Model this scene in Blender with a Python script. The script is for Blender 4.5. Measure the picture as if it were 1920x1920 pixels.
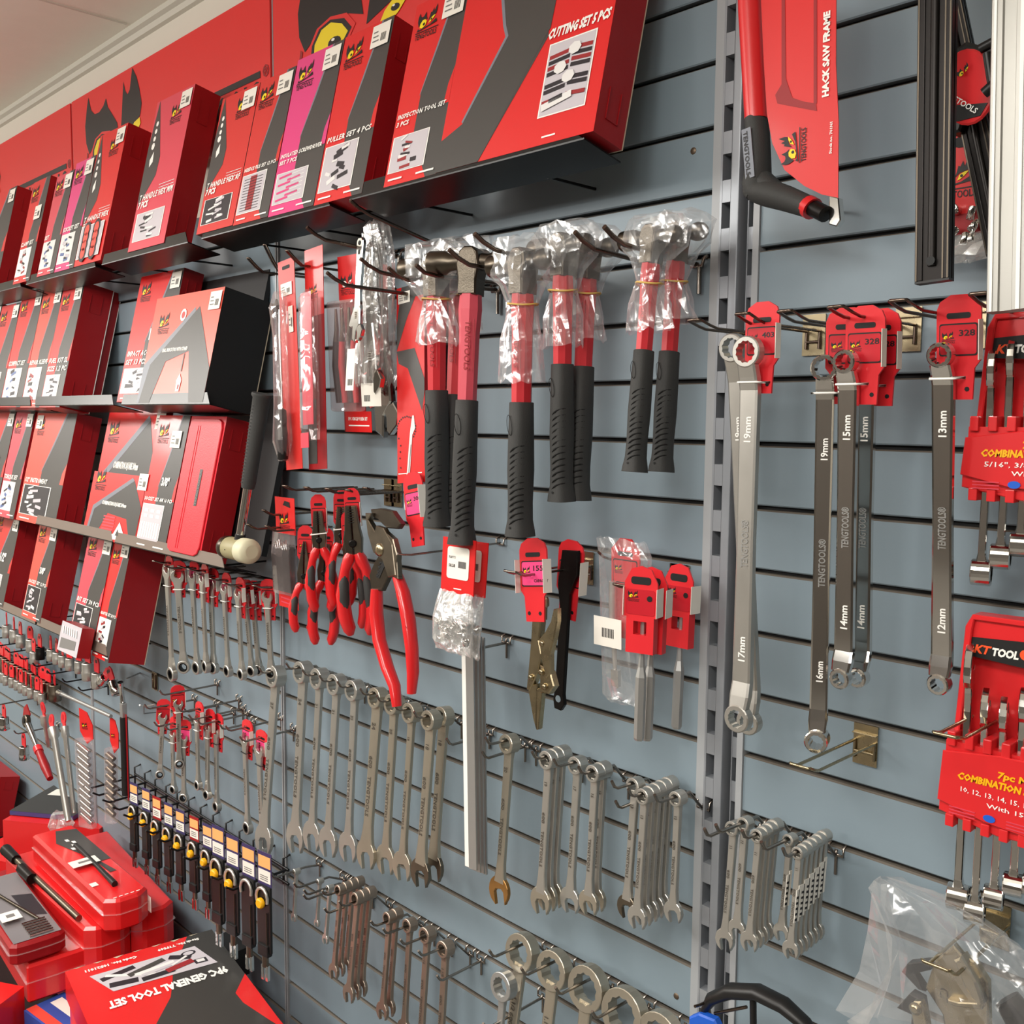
import bpy, bmesh, math, random
from mathutils import Vector, Matrix
random.seed(7)
for o in list(bpy.data.objects): bpy.data.objects.remove(o)
SC = bpy.context.scene; COL = SC.collection

# ------------------------------------------------------------------ camera
FPX, YAW, PIT, ROL = 1857.9, 0.80309446, -0.09522564, 0.00895776
CAM = Vector((0, -1.034, 1.6))
_f = Vector((-math.sin(YAW)*math.cos(PIT), math.cos(YAW)*math.cos(PIT), math.sin(PIT)))
_r = Vector((math.cos(YAW), math.sin(YAW), 0)); _u = _r.cross(_f)
_R = _r*math.cos(ROL)+_u*math.sin(ROL); _U = -_r*math.sin(ROL)+_u*math.cos(ROL)
cd = bpy.data.cameras.new('camera'); cam = bpy.data.objects.new('camera', cd); COL.objects.link(cam)
cd.sensor_width = 36; cd.lens = FPX/1920*36; cd.clip_start = .02
cam.matrix_world = Matrix(((_R.x, _U.x, -_f.x, CAM.x), (_R.y, _U.y, -_f.y, CAM.y), (_R.z, _U.z, -_f.z, CAM.z), (0, 0, 0, 1)))
SC.camera = cam
def ray(px, py): return _R*((px-960)/FPX) - _U*((py-960)/FPX) + _f
def at(px, py, d=0.0):
    "point that the photo pixel shows at distance d in front of the slat wall"
    r = ray(px, py); return CAM + r*((-d-CAM.y)/r.y)
def atz(px, py, z):
    r = ray(px, py); return CAM + r*((z-CAM.z)/r.z)
def dep(X, px, py):
    r = ray(px, py); p = CAM + r*(X/r.x); return -p.y, p.z
def pxof(p):
    d = Vector(p)-CAM; w = d.dot(_f); return 960+FPX*d.dot(_R)/w, 960-FPX*d.dot(_U)/w

# ------------------------------------------------------------------ world, lights, exposure
W = bpy.data.worlds.new('shop_air'); SC.world = W; W.use_nodes = True
W.node_tree.nodes['Background'].inputs[0].default_value = (1, .97, .93, 1)
W.node_tree.nodes['Background'].inputs[1].default_value = .10
SC.view_settings.view_transform = 'Standard'; SC.view_settings.look = 'None'
SC.view_settings.exposure = 1.12; SC.view_settings.gamma = 1; SC.view_settings.use_curve_mapping = False
CEIL = 2.52
LAMPS = ((-.3, -1.35, 8), (-2.0, -1.35, 10), (-3.7, -1.35, 13), (-1.3, -2.8, 11), (-3.3, -2.8, 12), (.9, -2.8, 11), (-5.4, -1.6, 12))  # last entry is an added lamp that brightens the underlit left side
for lx, ly, pw in LAMPS:
    l = bpy.data.lights.new('ceiling_lamp', 'AREA'); l.shape = 'RECTANGLE'; l.size = 1.3; l.size_y = .30
    l.energy = pw; l.color = (1, .965, .91)
    o = bpy.data.objects.new('ceiling_lamp', l); COL.objects.link(o); o.location = (lx, ly, CEIL-.22)
    l = bpy.data.lights.new('lamp_glow_fill', 'POINT'); l.energy = pw*.75; l.shadow_soft_size = .14; l.color = (1, .965, .91)  # added point fill for the lamp's sideways spill, lifts the dim ceiling
    o = bpy.data.objects.new('lamp_glow_fill', l); COL.objects.link(o); o.location = (lx, ly, CEIL-.30)

# ------------------------------------------------------------------ materials
def lin(c): return tuple((x/255/12.92 if x/255 <= .04045 else ((x/255+.055)/1.055)**2.4) for x in c)
MATS = {}
def mat(name, rgb, rough=.5, metal=0, spec=.5, noise=0, scale=20, coat=0, alpha=1, trans=0, ior=1.45, bump=0, bscale=60, emit=0, stretch=None):
    m = bpy.data.materials.new(name); m.use_nodes = True; nt = m.node_tree; b = nt.nodes['Principled BSDF']
    c = lin(rgb)+(1,)
    b.inputs['Base Color'].default_value = c; b.inputs['Roughness'].default_value = rough
    b.inputs['Metallic'].default_value = metal; b.inputs['Specular IOR Level'].default_value = spec
    b.inputs['Coat Weight'].default_value = coat; b.inputs['Coat Roughness'].default_value = .12
    b.inputs['Alpha'].default_value = alpha; b.inputs['Transmission Weight'].default_value = trans; b.inputs['IOR'].default_value = ior
    if emit: b.inputs['Emission Color'].default_value = c; b.inputs['Emission Strength'].default_value = emit
    if noise or bump:
        tc = nt.nodes.new('ShaderNodeTexCoord'); mp = nt.nodes.new('ShaderNodeMapping'); nt.links.new(tc.outputs['Object'], mp.inputs[0])
        if stretch: mp.inputs['Scale'].default_value = stretch
    if noise:
        n = nt.nodes.new('ShaderNodeTexNoise'); n.inputs['Scale'].default_value = scale; n.inputs['Detail'].default_value = 5
        nt.links.new(mp.outputs[0], n.inputs['Vector'])
        x = nt.nodes.new('ShaderNodeMix'); x.data_type = 'RGBA'
        x.inputs[6].default_value = tuple(v*(1-noise) for v in c[:3])+(1,); x.inputs[7].default_value = tuple(min(1, v*(1+noise)) for v in c[:3])+(1,)
        nt.links.new(n.outputs[0], x.inputs[0]); nt.links.new(x.outputs[2], b.inputs['Base Color'])
        mr = nt.nodes.new('ShaderNodeMapRange'); mr.inputs[3].default_value = max(.02, rough-noise*.4); mr.inputs[4].default_value = min(1, rough+noise*.4)
        nt.links.new(n.outputs[0], mr.inputs[0]); nt.links.new(mr.outputs[0], b.inputs['Roughness'])
    if bump:
        n = nt.nodes.new('ShaderNodeTexNoise'); n.inputs['Scale'].default_value = bscale; n.inputs['Detail'].default_value = 3
        nt.links.new(mp.outputs[0], n.inputs['Vector'])
        bp = nt.nodes.new('ShaderNodeBump'); bp.inputs['Strength'].default_value = bump; bp.inputs['Distance'].default_value = .004
        nt.links.new(n.outputs[0], bp.inputs['Height']); nt.links.new(bp.outputs[0], b.inputs['Normal'])
    MATS[name] = m; return m
mat('slat', (131, 147, 157), .42, 0, .5, .05, 3, stretch=(.4, 1, 3))
mat('slat_edge', (108, 101, 92), .6); mat('groove', (26, 27, 29), .6)
mat('upright', (150, 154, 160), .35, .3); mat('cap_grey', (166, 169, 172), .4); mat('dark', (14, 14, 15), .6)
mat('shop_dark', (92, 86, 80), .6, noise=.1, scale=4); mat('paint_wall', (222, 216, 203), .7, noise=.02); mat('ceiling', (236, 232, 220), .8, noise=.03); mat('cornice', (206, 202, 190), .6)
mat('floor', (120, 116, 110), .5, noise=.1); mat('screw', (120, 105, 90), .5, .8)
mat('sign_red', (222, 44, 42), .42); mat('ink', (24, 20, 20), .45); mat('yellow', (240, 214, 25), .45); mat('white', (240, 238, 232), .5)
mat('label', (236, 232, 222), .5); mat('grey_ink', (120, 118, 116), .5)
mat('red', (214, 32, 32), .36, coat=.15); mat('red2', (206, 48, 44), .40); mat('orange_red', (226, 74, 60), .35, coat=.2)
mat('pink', (222, 62, 128), .35, coat=.2); mat('rose', (214, 66, 84), .35, coat=.2)
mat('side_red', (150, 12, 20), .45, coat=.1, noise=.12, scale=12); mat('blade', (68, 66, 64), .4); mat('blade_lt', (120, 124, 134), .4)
mat('card', (196, 182, 158), .8); mat('cardblack', (22, 21, 22), .6)
mat('shelf', (10, 10, 10), .34, .0, .35); mat('lip', (15, 13, 13), .28, .0, .4); mat('engrave', (104, 98, 90), .45, .6)
mat('tan_lip', (120, 106, 96), .45)
mat('pic_grey', (196, 190, 196), .4); mat('pic_dark', (42, 38, 44), .4); mat('pic_silver', (226, 224, 222), .4); mat('pic_red', (150, 40, 44), .4); mat('pic_blue', (90, 110, 160), .4)
mat('steel', (214, 210, 202), .34, .85, noise=.10, scale=30); mat('chrome', (214, 212, 208), .10, 1)
mat('satin', (196, 193, 186), .36, .85, noise=.12, scale=25, stretch=(1, 1, .4)); mat('rust', (150, 104, 70), .5, .75, noise=.25, scale=40)
mat('dull_steel', (128, 118, 104), .34, 1, noise=.2, scale=40)
mat('nickel', (176, 162, 132), .28, 1, noise=.15, scale=60); mat('gun', (92, 84, 74), .34, .95, noise=.2, scale=30)
mat('wire', (150, 142, 134), .25, 1); mat('wire_brown', (112, 98, 88), .28, 1, noise=.2, scale=40); mat('wire_black', (18, 18, 19), .35)
mat('rubber', (54, 54, 53), .68, bump=.15, bscale=900); mat('groove_rub', (16, 16, 16), .8)
mat('handle_red', (205, 48, 56), .42); mat('handle_pink', (214, 84, 98), .42); mat('plastic_red', (214, 36, 40), .32, coat=.3)
mat('tag_red', (220, 40, 48), .35, coat=.2); mat('tag_pink', (240, 70, 130), .4); mat('tag_dark', (190, 20, 36), .4)
mat('dip_red', (222, 36, 40), .28, coat=.5); mat('blacksteel', (34, 31, 30), .38, .7); mat('band', (214, 176, 96), .6)
mat('alu', (186, 186, 184), .38, .8); mat('blue', (30, 92, 200), .4); mat('navy', (60, 66, 120), .35, coat=.4)
def film(name, rgb, fac, rough=.12, bump=.8, bscale=40, tint=(1, 1, 1)):
    m = bpy.data.materials.new(name); m.use_nodes = True; nt = m.node_tree; nt.nodes.remove(nt.nodes['Principled BSDF']); out = nt.nodes['Material Output']
    tr = nt.nodes.new('ShaderNodeBsdfTransparent'); tr.inputs[0].default_value = tint+(1,)
    gl = nt.nodes.new('ShaderNodeBsdfGlossy'); gl.inputs['Color'].default_value = (1, 1, 1, 1); gl.inputs['Roughness'].default_value = rough
    df = nt.nodes.new('ShaderNodeBsdfDiffuse'); df.inputs[0].default_value = lin(rgb)+(1,)
    lw = nt.nodes.new('ShaderNodeLayerWeight'); lw.inputs[0].default_value = .35
    tc = nt.nodes.new('ShaderNodeTexCoord'); n = nt.nodes.new('ShaderNodeTexNoise'); n.inputs['Scale'].default_value = bscale; n.inputs['Detail'].default_value = 2; n.inputs['Distortion'].default_value = .6
    nt.links.new(tc.outputs['Object'], n.inputs['Vector']); bp = nt.nodes.new('ShaderNodeBump'); bp.inputs['Strength'].default_value = bump; bp.inputs['Distance'].default_value = .006
    nt.links.new(n.outputs[0], bp.inputs['Height'])
    for q in (gl, lw, df): nt.links.new(bp.outputs[0], q.inputs['Normal'])
    m1 = nt.nodes.new('ShaderNodeMixShader'); m1.inputs[0].default_value = .45; nt.links.new(gl.outputs[0], m1.inputs[1]); nt.links.new(df.outputs[0], m1.inputs[2])
    ma = nt.nodes.new('ShaderNodeMath'); ma.operation = 'MULTIPLY_ADD'; ma.inputs[1].default_value = fac*1.5; ma.inputs[2].default_value = fac*.55; nt.links.new(lw.outputs['Facing'], ma.inputs[0])
    m2 = nt.nodes.new('ShaderNodeMixShader'); nt.links.new(ma.outputs[0], m2.inputs[0]); nt.links.new(tr.outputs[0], m2.inputs[1]); nt.links.new(m1.outputs[0], m2.inputs[2]); nt.links.new(m2.outputs[0], out.inputs[0])
    MATS[name] = m
film('bag', (235, 236, 238), .26, .14, .8, 26); film('bag_dense', (235, 235, 232), .42, .15, .8, 30); film('blister', (235, 220, 220), .22, .06, .3, 20, (1, .96, .96))
mat('amber', (244, 178, 20), .35); mat('black_plastic', (24, 23, 23), .4); mat('mallet', (156, 148, 112), .5); mat('nylon', (206, 202, 172), .5)
mat('bronze_lid', (70, 60, 50), .3, .8); mat('red_bag', (200, 30, 36), .35, coat=.6)

# ------------------------------------------------------------------ mesh builder
_TXT = {}
def text_mesh(s, bold, sp=1.0):
    k = (s, bold, sp)
    if k not in _TXT:
        c = bpy.data.curves.new('t', 'FONT'); c.body = s; c.size = 1; c.resolution_u = 2 if len(s) < 12 else 1; c.offset = bold; c.space_character = sp
        o = bpy.data.objects.new('t', c); COL.objects.link(o); dg = bpy.context.evaluated_depsgraph_get(); dg.update()
        me = o.evaluated_get(dg).to_mesh(); v = [(p.co.x, p.co.y) for p in me.vertices]; f = [tuple(p.vertices) for p in me.polygons]
        o.evaluated_get(dg).to_mesh_clear(); bpy.data.objects.remove(o); bpy.data.curves.remove(c)
        xs = [p[0] for p in v] or [0, 1]; x0, x1 = min(xs), max(xs)
        _TXT[k] = ([((x-x0)/(x1-x0), y) for x, y in v], f, x1-x0)
    return _TXT[k]
def fr(o, u, v):
    "frame: origin, u axis, v axis -> matrix with columns u, v, n=u x v"
    u = Vector(u).normalized(); v = Vector(v); v = (v-u*v.dot(u)).normalized(); n = u.cross(v); o = Vector(o)
    return Matrix(((u.x, v.x, n.x, o.x), (u.y, v.y, n.y, o.y), (u.z, v.z, n.z, o.z), (0, 0, 0, 1)))
FRONT = lambda x=0, y=0, z=0: fr((x, y, z), (1, 0, 0), (0, 0, 1))      # u=+x, v=+z, n=-y (towards the room)
class B:
    def __init__(s, smooth=False): s.v = []; s.f = []; s.m = []; s.ms = []; s.sm = []; s.smooth = smooth
    def mi(s, m):
        if m not in s.ms: s.ms.append(m)
        return s.ms.index(m)
    def add(s, vs, fs, m, smooth=None):
        n = len(s.v); s.v += [tuple(p) for p in vs]; i = s.mi(m); sm = s.smooth if smooth is None else smooth
        for f in fs: s.f.append(tuple(a+n for a in f)); s.m.append(i); s.sm.append(sm)
        return s
    def box(s, a, b, m, F=None, bev=0, mats=None):
        x0, y0, z0 = a; x1, y1, z1 = b
        if x0 > x1: x0, x1 = x1, x0
        if y0 > y1: y0, y1 = y1, y0
        if z0 > z1: z0, z1 = z1, z0
        if bev:
            bm = bmesh.new(); bmesh.ops.create_cube(bm, size=1)
            for v in bm.verts: v.co = Vector(((x0+x1)/2+v.co.x*(x1-x0), (y0+y1)/2+v.co.y*(y1-y0), (z0+z1)/2+v.co.z*(z1-z0)))
            bmesh.ops.bevel(bm, geom=bm.edges[:], offset=bev, segments=2, profile=.6, affect='EDGES')
            bm.verts.index_update(); vs = [v.co.copy() for v in bm.verts]; fs = [[v.index for v in f.verts] for f in bm.faces]; bm.free()
        else:
            vs = [Vector(p) for p in ((x0, y0, z0), (x1, y0, z0), (x1, y1, z0), (x0, y1, z0), (x0, y0, z1), (x1, y0, z1), (x1, y1, z1), (x0, y1, z1))]
            fs = [(3, 2, 1, 0), (4, 5, 6, 7), (0, 1, 5, 4), (1, 2, 6, 5), (2, 3, 7, 6), (3, 0, 4, 7)]
        if F: vs = [F @ v for v in vs]
        if mats and not bev:      # mats order: -z +z -y +x +y -x
            for f, mm in zip(fs, mats): s.add(vs, [f], mm or m, False)
            return s
        return s.add(vs, fs, m, False)
    def poly(s, pts, m, F, n=0.0):
        return s.add([F @ Vector((p[0], p[1], n)) for p in pts], [tuple(range(len(pts)))], m, False)
    def prism(s, pts, t, m, F, n=0.0, sidem=None, bev=0):
        "outline pts (u,v) extruded from n to n+t"
        a = sum(pts[i][0]*pts[(i+1) % len(pts)][1]-pts[(i+1) % len(pts)][0]*pts[i][1] for i in range(len(pts)))
        if a < 0: pts = pts[::-1]
        if bev:
            bm = bmesh.new(); vs = [bm.verts.new((p[0], p[1], n)) for p in pts]; f = bm.faces.new(vs)
            r = bmesh.ops.extrude_face_region(bm, geom=[f]); bmesh.ops.translate(bm, verts=[g for g in r['geom'] if isinstance(g, bmesh.types.BMVert)], vec=(0, 0, t))
            ed = [e for e in bm.edges if abs(e.verts[0].co.z-e.verts[1].co.z) < 1e-7]
            bmesh.ops.bevel(bm, geom=ed, offset=bev, segments=1, profile=.5, affect='EDGES')
            bmesh.ops.recalc_face_normals(bm, faces=bm.faces[:]); bm.verts.index_update()
            s.add([F @ v.co for v in bm.verts], [[v.index for v in f.verts] for f in bm.faces], m, False); bm.free(); return s
        k = len(pts); vs = [F @ Vector((p[0], p[1], n)) for p in pts]+[F @ Vector((p[0], p[1], n+t)) for p in pts]
        s.add(vs, [tuple(range(k))[::-1], tuple(range(k, 2*k))], m, False)
        return s.add(vs, [(i, (i+1) % k, k+(i+1) % k, k+i) for i in range(k)], sidem or m, False)
    def tube(s, pts, r, m, seg=8, closed=False, smooth=True, flat=1.0, cap=True):
        pts = [Vector(p) for p in pts]; n = len(pts); rs = r if isinstance(r, (list, tuple)) else [r]*n
        vs = []; prev = None
        for i, p in enumerate(pts):
            a = pts[(i-1) % n] if (closed or i) else p; c = pts[(i+1) % n] if (closed or i < n-1) else p
            t = (c-a).normalized()
            if prev is None:
                q = Vector((0, 0, 1)) if abs(t.z) < .9 else Vector((1, 0, 0)); x = t.cross(q).normalized()
            else: x = (prev-t*prev.dot(t)).normalized()
            prev = x; y = t.cross(x)
            for j in range(seg):
                an = 2*math.pi*j/seg; vs.append(p+(x*math.cos(an)+y*math.sin(an)*flat)*rs[i])
        fs = []
        for i in range(n if closed else n-1):
            for j in range(seg):
                a, b_ = i*seg+j, i*seg+(j+1) % seg; c, d = ((i+1) % n)*seg+(j+1) % seg, ((i+1) % n)*seg+j
                fs.append((a, b_, c, d))
        s.add(vs, fs, m, smooth)
        if cap and not closed: s.add(vs, [tuple(range(seg))[::-1], tuple(range((n-1)*seg, n*seg))], m, False)
        return s
    def loft(s, rings, m, smooth=True, cap=True):
        k = len(rings[0]); vs = [Vector(p) for r in rings for p in r]; fs = []
        for i in range(len(rings)-1):
            for j in range(k): fs.append((i*k+j, i*k+(j+1) % k, (i+1)*k+(j+1) % k, (i+1)*k+j))
        s.add(vs, fs, m, smooth)
        if cap: s.add(vs, [tuple(range(k))[::-1], tuple(range((len(rings)-1)*k, len(rings)*k))], m, False)
        return s
    def lathe(s, prof, m, F, seg=16, smooth=True, cap=True):
        "prof: (radius, height along n)"
        return s.loft([[F @ Vector((r*math.cos(2*math.pi*j/seg), r*math.sin(2*math.pi*j/seg), h)) for j in range(seg)] for r, h in prof], m, smooth, cap)
    def text(s, t, F, x, y, h, m, w=None, bold=.02, sh=0.0, n=.0006, al='L', sp=1.0):
        v, f, nw = text_mesh(t, bold, sp); w = w or nw*h
        ox = x if al == 'L' else x-w/2
        return s.add([F @ Vector((ox+p[0]*w+p[1]*h*sh, y+p[1]*h, n)) for p in v], f, m, False)
    def obj(s, name, parent=None, M=None, bevel=0):
        me = bpy.data.meshes.new(name); me.from_pydata(s.v, [], s.f)
        for i, p in enumerate(me.polygons): p.material_index = s.m[i]; p.use_smooth = s.sm[i]
        for m in s.ms: me.materials.append(MATS[m])
        me.update(); o = bpy.data.objects.new(name, me); COL.objects.link(o)
        if parent: o.parent = parent
        if M is not None: o.matrix_local = M
        if bevel:
            md = o.modifiers.new('bevel', 'BEVEL'); md.width = bevel; md.segments = 2; md.limit_method = 'ANGLE'; md.angle_limit = .6
        return o
def T(x=0, y=0, z=0, rx=0, ry=0, rz=0):
    return Matrix.Translation((x, y, z)) @ Matrix.Rotation(rz, 4, 'Z') @ Matrix.Rotation(ry, 4, 'Y') @ Matrix.Rotation(rx, 4, 'X')
def tag(o, label=None, cat=None, group=None, kind=None):
    if label: o['label'] = label
    if cat: o['category'] = cat
    if group: o['group'] = group
    if kind: o['kind'] = kind
    return o
def thing(name, label, cat, M=None, group=None):
    o = bpy.data.objects.new(name, None); COL.objects.link(o); o.empty_display_size = .03
    if M is not None: o.matrix_local = M
    return tag(o, label, cat, group)
KIDS = {}
def dup(root, M, label=None, group=None):
    def cp(o, par):
        c = o.copy(); COL.objects.link(c); c.parent = par
        for ch in o.children: cp(ch, c)
        return c
    c = cp(root, None); c.matrix_local = M
    if label: c['label'] = label
    if group: c['group'] = group
    return c
def arc(cx, cy, r, a0, a1, n): return [(cx+r*math.cos(math.radians(a0+(a1-a0)*i/n)), cy+r*math.sin(math.radians(a0+(a1-a0)*i/n))) for i in range(n+1)]
def rrect(x0, y0, x1, y1, r, n=3):
    return arc(x1-r, y1-r, r, 0, 90, n)+arc(x0+r, y1-r, r, 90, 180, n)+arc(x0+r, y0+r, r, 180, 270, n)+arc(x1-r, y0+r, r, 270, 360, n)

# ------------------------------------------------------------------ printed graphics
def logo(b, F, x, y, w, ink='ink', eye='yellow', txt=True, n=.0006):
    "flame brows over two eyes, maker's name under a bar"
    def P(pts, m, k=0): b.poly([(x+u*w, y+(v if v < .5 else .5+(v-.5)*.62)*w) for u, v in pts], m, F, n+k*.0003)
    P([(.06, .34), (-.01, .50), (-.02, .70), (.03, .96), (.09, .76), (.16, .70), (.24, .72), (.32, .92), (.36, .66), (.43, .50), (.30, .56), (.20, .52), (.12, .42)], ink)
    P([(.47, .42), (.52, .62), (.55, .80), (.60, .76), (.66, .96), (.70, .74), (.80, 1.10), (.82, .80), (.80, .62), (.70, .56), (.58, .52)], ink)
    P([(.12, .30), (.13, .42), (.22, .52), (.33, .53), (.42, .44), (.38, .32), (.25, .26)], eye, 1)
    P(arc(x and 0.31 or .31, .37, .05, 0, 360, 8)[:-1], ink, 2)
    P([(.52, .34), (.58, .47), (.70, .55), (.80, .56), (.70, .44), (.60, .37)], eye, 1)
    P(arc(.63, .44, .035, 0, 360, 8)[:-1], ink, 2)
    P([(.0, .2), (.05, .3), (.1, .24), (.6, .3), (.85, .42), (.9, .30), (.6, .26), (.1, .2)], ink) if txt else None
    if txt:
        b.poly([(x-.05*w, y+.17*w), (x+1.0*w, y+.17*w), (x+1.0*w, y+.14*w), (x-.05*w, y+.14*w)], ink, F, n)
        b.text('TENGTOOLS', F, x-.03*w, y-.06*w, .24*w, ink, w=w*.98, bold=.015, n=n)
def sticker(b, F, x, y, w, h, n=.0012):
    b.poly([(x, y), (x+w, y), (x+w, y+h), (x, y+h)], 'label', F, n)
    for i in range(5): b.poly([(x+w*(.55+.06*i), y+h*.2), (x+w*(.58+.06*i), y+h*.2), (x+w*(.58+.06*i), y+h*.55), (x+w*(.55+.06*i), y+h*.55)], 'ink', F, n+.0003)
    for j in range(3): b.poly([(x+w*.1, y+h*(.25+.2*j)), (x+w*(.45-.05*j), y+h*(.25+.2*j)), (x+w*(.45-.05*j), y+h*(.31+.2*j)), (x+w*.1, y+h*(.31+.2*j))], 'grey_ink', F, n+.0003)
def picture(b, F, x, y, w, h, kind, n=.0007):
    rnd = random.Random(hash(kind) % 97+int(w*1e4))
    bg = {'blue': 'pic_silver', 'white': 'white', 'dark': 'pic_dark'}.get(kind, 'pic_grey')
    b.poly([(x-.03*w, y-.02*h), (x+1.03*w, y-.02*h), (x+1.03*w, y+1.02*h), (x-.03*w, y+1.02*h)], 'white', F, n)
    b.poly([(x, y), (x+w, y), (x+w, y+h), (x, y+h)], bg, F, n+.0003)
    n += .0006
    def bar(x0, y0, x1, y1, t, m):
        d = math.hypot(x1-x0, y1-y0) or 1; ux, uy = (y1-y0)/d*t, -(x1-x0)/d*t
        b.poly([(x+w*x0-ux, y+h*y0-uy), (x+w*x0+ux, y+h*y0+uy), (x+w*x1+ux, y+h*y1+uy), (x+w*x1-ux, y+h*y1-uy)], m, F, n)
    if kind in ('files',):
        for i in range(12): bar(.1, .06+.075*i, .9, .07+.075*i, h*.008, 'pic_dark')
        bar(.5, .05, .5, .95, w*.14, 'pic_red')
    elif kind == 'sockets':
        for i in range(8): bar(.1+.115*i, .06, .1+.115*i, .5, w*.042, 'pic_silver')
        for i in range(3):
            for j in range(2): bar(.12+.3*i, .68+.15*j, .3+.3*i, .68+.15*j, h*.045, 'pic_silver')
    elif kind == 'rings':
        for i in range(4):
            for j in range(2):
                b.poly([(x+w*(.27+.45*j)+u, y+h*(.14+.24*i)+v) for u, v in arc(0, 0, w*.17, 0, 360, 9)[:-1]], 'pic_dark', F, n)
                b.poly([(x+w*(.27+.45*j)+u, y+h*(.14+.24*i)+v) for u, v in arc(0, 0, w*.11, 0, 360, 9)[:-1]], 'orange_red', F, n+.0003)
    elif kind == 'drivers':
        for i in range(7):
            yy = .1+.125*i
            bar(.08+.3*(i % 2), yy, .5+.3*(i % 2), yy+.05, h*.035, 'pink'); bar(.5, yy+.04, .92, yy+.08, h*.012, 'pic_silver')
    elif kind == 'cutting':
        for i, (c, yy) in enumerate((('pic_red', .86), ('pic_dark', .78), ('pic_red', .70), ('pic_dark', .62), ('pic_dark', .45), ('pic_dark', .37), ('pic_red', .22))):
            bar(.03, yy-.05, .5, yy-.02, h*.028, c); bar(.55, yy, .98, yy-.03, h*.028, c); n += .0001
        for cx, cy in ((.6, .84), (.33, .62), (.55, .46)):
            b.poly([(x+w*cx+u*1.3, y+h*cy+v) for u, v in arc(0, 0, w*.11, 0, 360, 7)[:-1]], 'pic_silver', F, n+.0004)
            bar(cx-.07, cy, cx+.07, cy+.02, h*.01, 'pic_dark')
        n += .0008; bar(.05, .1, .7, .2, h*.05, 'pic_silver'); bar(.2, .17, .5, .21, h*.03, 'pic_dark')
    else:
        cs = {'blue': ['pic_blue', 'pic_dark', 'pic_grey'], 'white': ['pic_red', 'pic_grey', 'pic_dark'], 'dark': ['pic_silver', 'pic_grey'], 'red': ['pic_red', 'pic_silver', 'pic_dark']}.get(kind, ['pic_dark', 'pic_silver', 'pic_dark'])
        for i in range(11):
            cx, cy = rnd.uniform(.12, .6), .08+.08*i; a = rnd.uniform(-.1, .12)
            bar(cx, cy, cx+rnd.uniform(.15, .33), cy+a, h*rnd.uniform(.025, .06), cs[i % len(cs)]); n += .00003
def box_art(b, F, W_, H, base='red', title=None, sub=None, pic='tools', size=None, blade=True, foot=True, num=None):
    k = .0005
    if blade:
        b.poly([(W_*.80, H), (W_, H), (W_, 0), (W_*.80, 0), (W_*.42, H*.26), (W_*.42, H*.47), (W_*.60, H*.70)], 'blade', F, k)
        b.poly([(W_, H*.56), (W_*.93, H*.47), (W_*.91, H*.37), (W_, H*.37)], base, F, k+.0002)
        b.poly([(W_*.42, H*.47), (W_*.60, H*.70), (W_*.80, H), (W_*.765, H), (W_*.565, H*.70), (W_*.40, H*.46)], 'blade_lt', F, k+.0002)
    lw = min(W_*.42, .05)
    logo(b, F, W_*.10, H*.80, lw, eye='yellow', n=k+.0006)
    ty = H*.36
    if title:
        th = max(H*.034, min(H*.055, W_*.14, W_*.88/len(title)/.60)); tw = min(W_*.9, len(title)*th*.66); b.text(title, F, W_*.05, ty, th, 'white', w=tw, bold=.035, sh=.2, n=k+.0012, sp=1.12)
        if sub: b.text(sub, F, W_*.05, ty-th*1.2, th, 'white', w=tw*len(sub)/len(title), bold=.035, sh=.2, n=k+.0012, sp=1.12)
    if num: b.text(num, F, W_*.5, H*.48, W_*.16, 'white', bold=.04, n=k+.0012)
    if pic: picture(b, F, W_*.06, H*.07, W_*.66, H*(.19 if sub else .26), pic, k+.0006)
    if foot:
        b.poly([(W_*.08, H*.025), (W_*.35, H*.025), (W_*.35, H*.035), (W_*.08, H*.035)], 'white', F, k+.001)
        b.poly([(W_*.62, H*.025), (W_*.95, H*.025), (W_*.95, H*.035), (W_*.62, H*.035)], 'white', F, k+.001)
# ------------------------------------------------------------------ the room and the slat wall
PITCH = .0762; Z0 = 2.1047
def gz(k): return Z0-PITCH*k
XA, XB, XR = -1.7319, -.7224, -.655
def structure(name, b): o = b.obj(name); o['kind'] = 'structure'; return o
b = B(); b.box((-7, .032, 0), (2.5, .16, CEIL), 'paint_wall'); structure('wall_back', b)
b = B(); b.box((-7.1, -4.1, 0), (-7, .16, CEIL), 'paint_wall'); structure('wall_left', b)
b = B(); b.box((-7, -4.1, 0), (2.5, -4, CEIL), 'shop_dark'); structure('wall_front', b)
b = B(); b.box((2.5, -4.1, 0), (2.6, .16, CEIL), 'shop_dark'); structure('wall_right', b)
b = B(); b.box((-7.1, -4.1, -.1), (2.6, .16, 0), 'floor'); structure('floor', b)
b = B(); b.box((-7.1, -4.1, CEIL), (2.6, .16, CEIL+.1), 'ceiling')
b.box((-7, -1.32, CEIL-.004), (2.5, -1.20, CEIL), 'cornice') if 0 else None
for x in (-3.6, -2.4): b.box((x-.004, -4, CEIL-.002), (x+.004, 0, CEIL), 'cornice')
structure('ceiling', b)
b = B()    # cornice between ceiling and wall
b.prism([(0, 0), (.022, 0), (.022, -.012), (.012, -.016), (.010, -.028), (0, -.030)], 9.5, 'cornice', fr((2.5, .032, CEIL), (0, -1, 0), (0, 0, 1)))
structure('trim_1', b)
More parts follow.
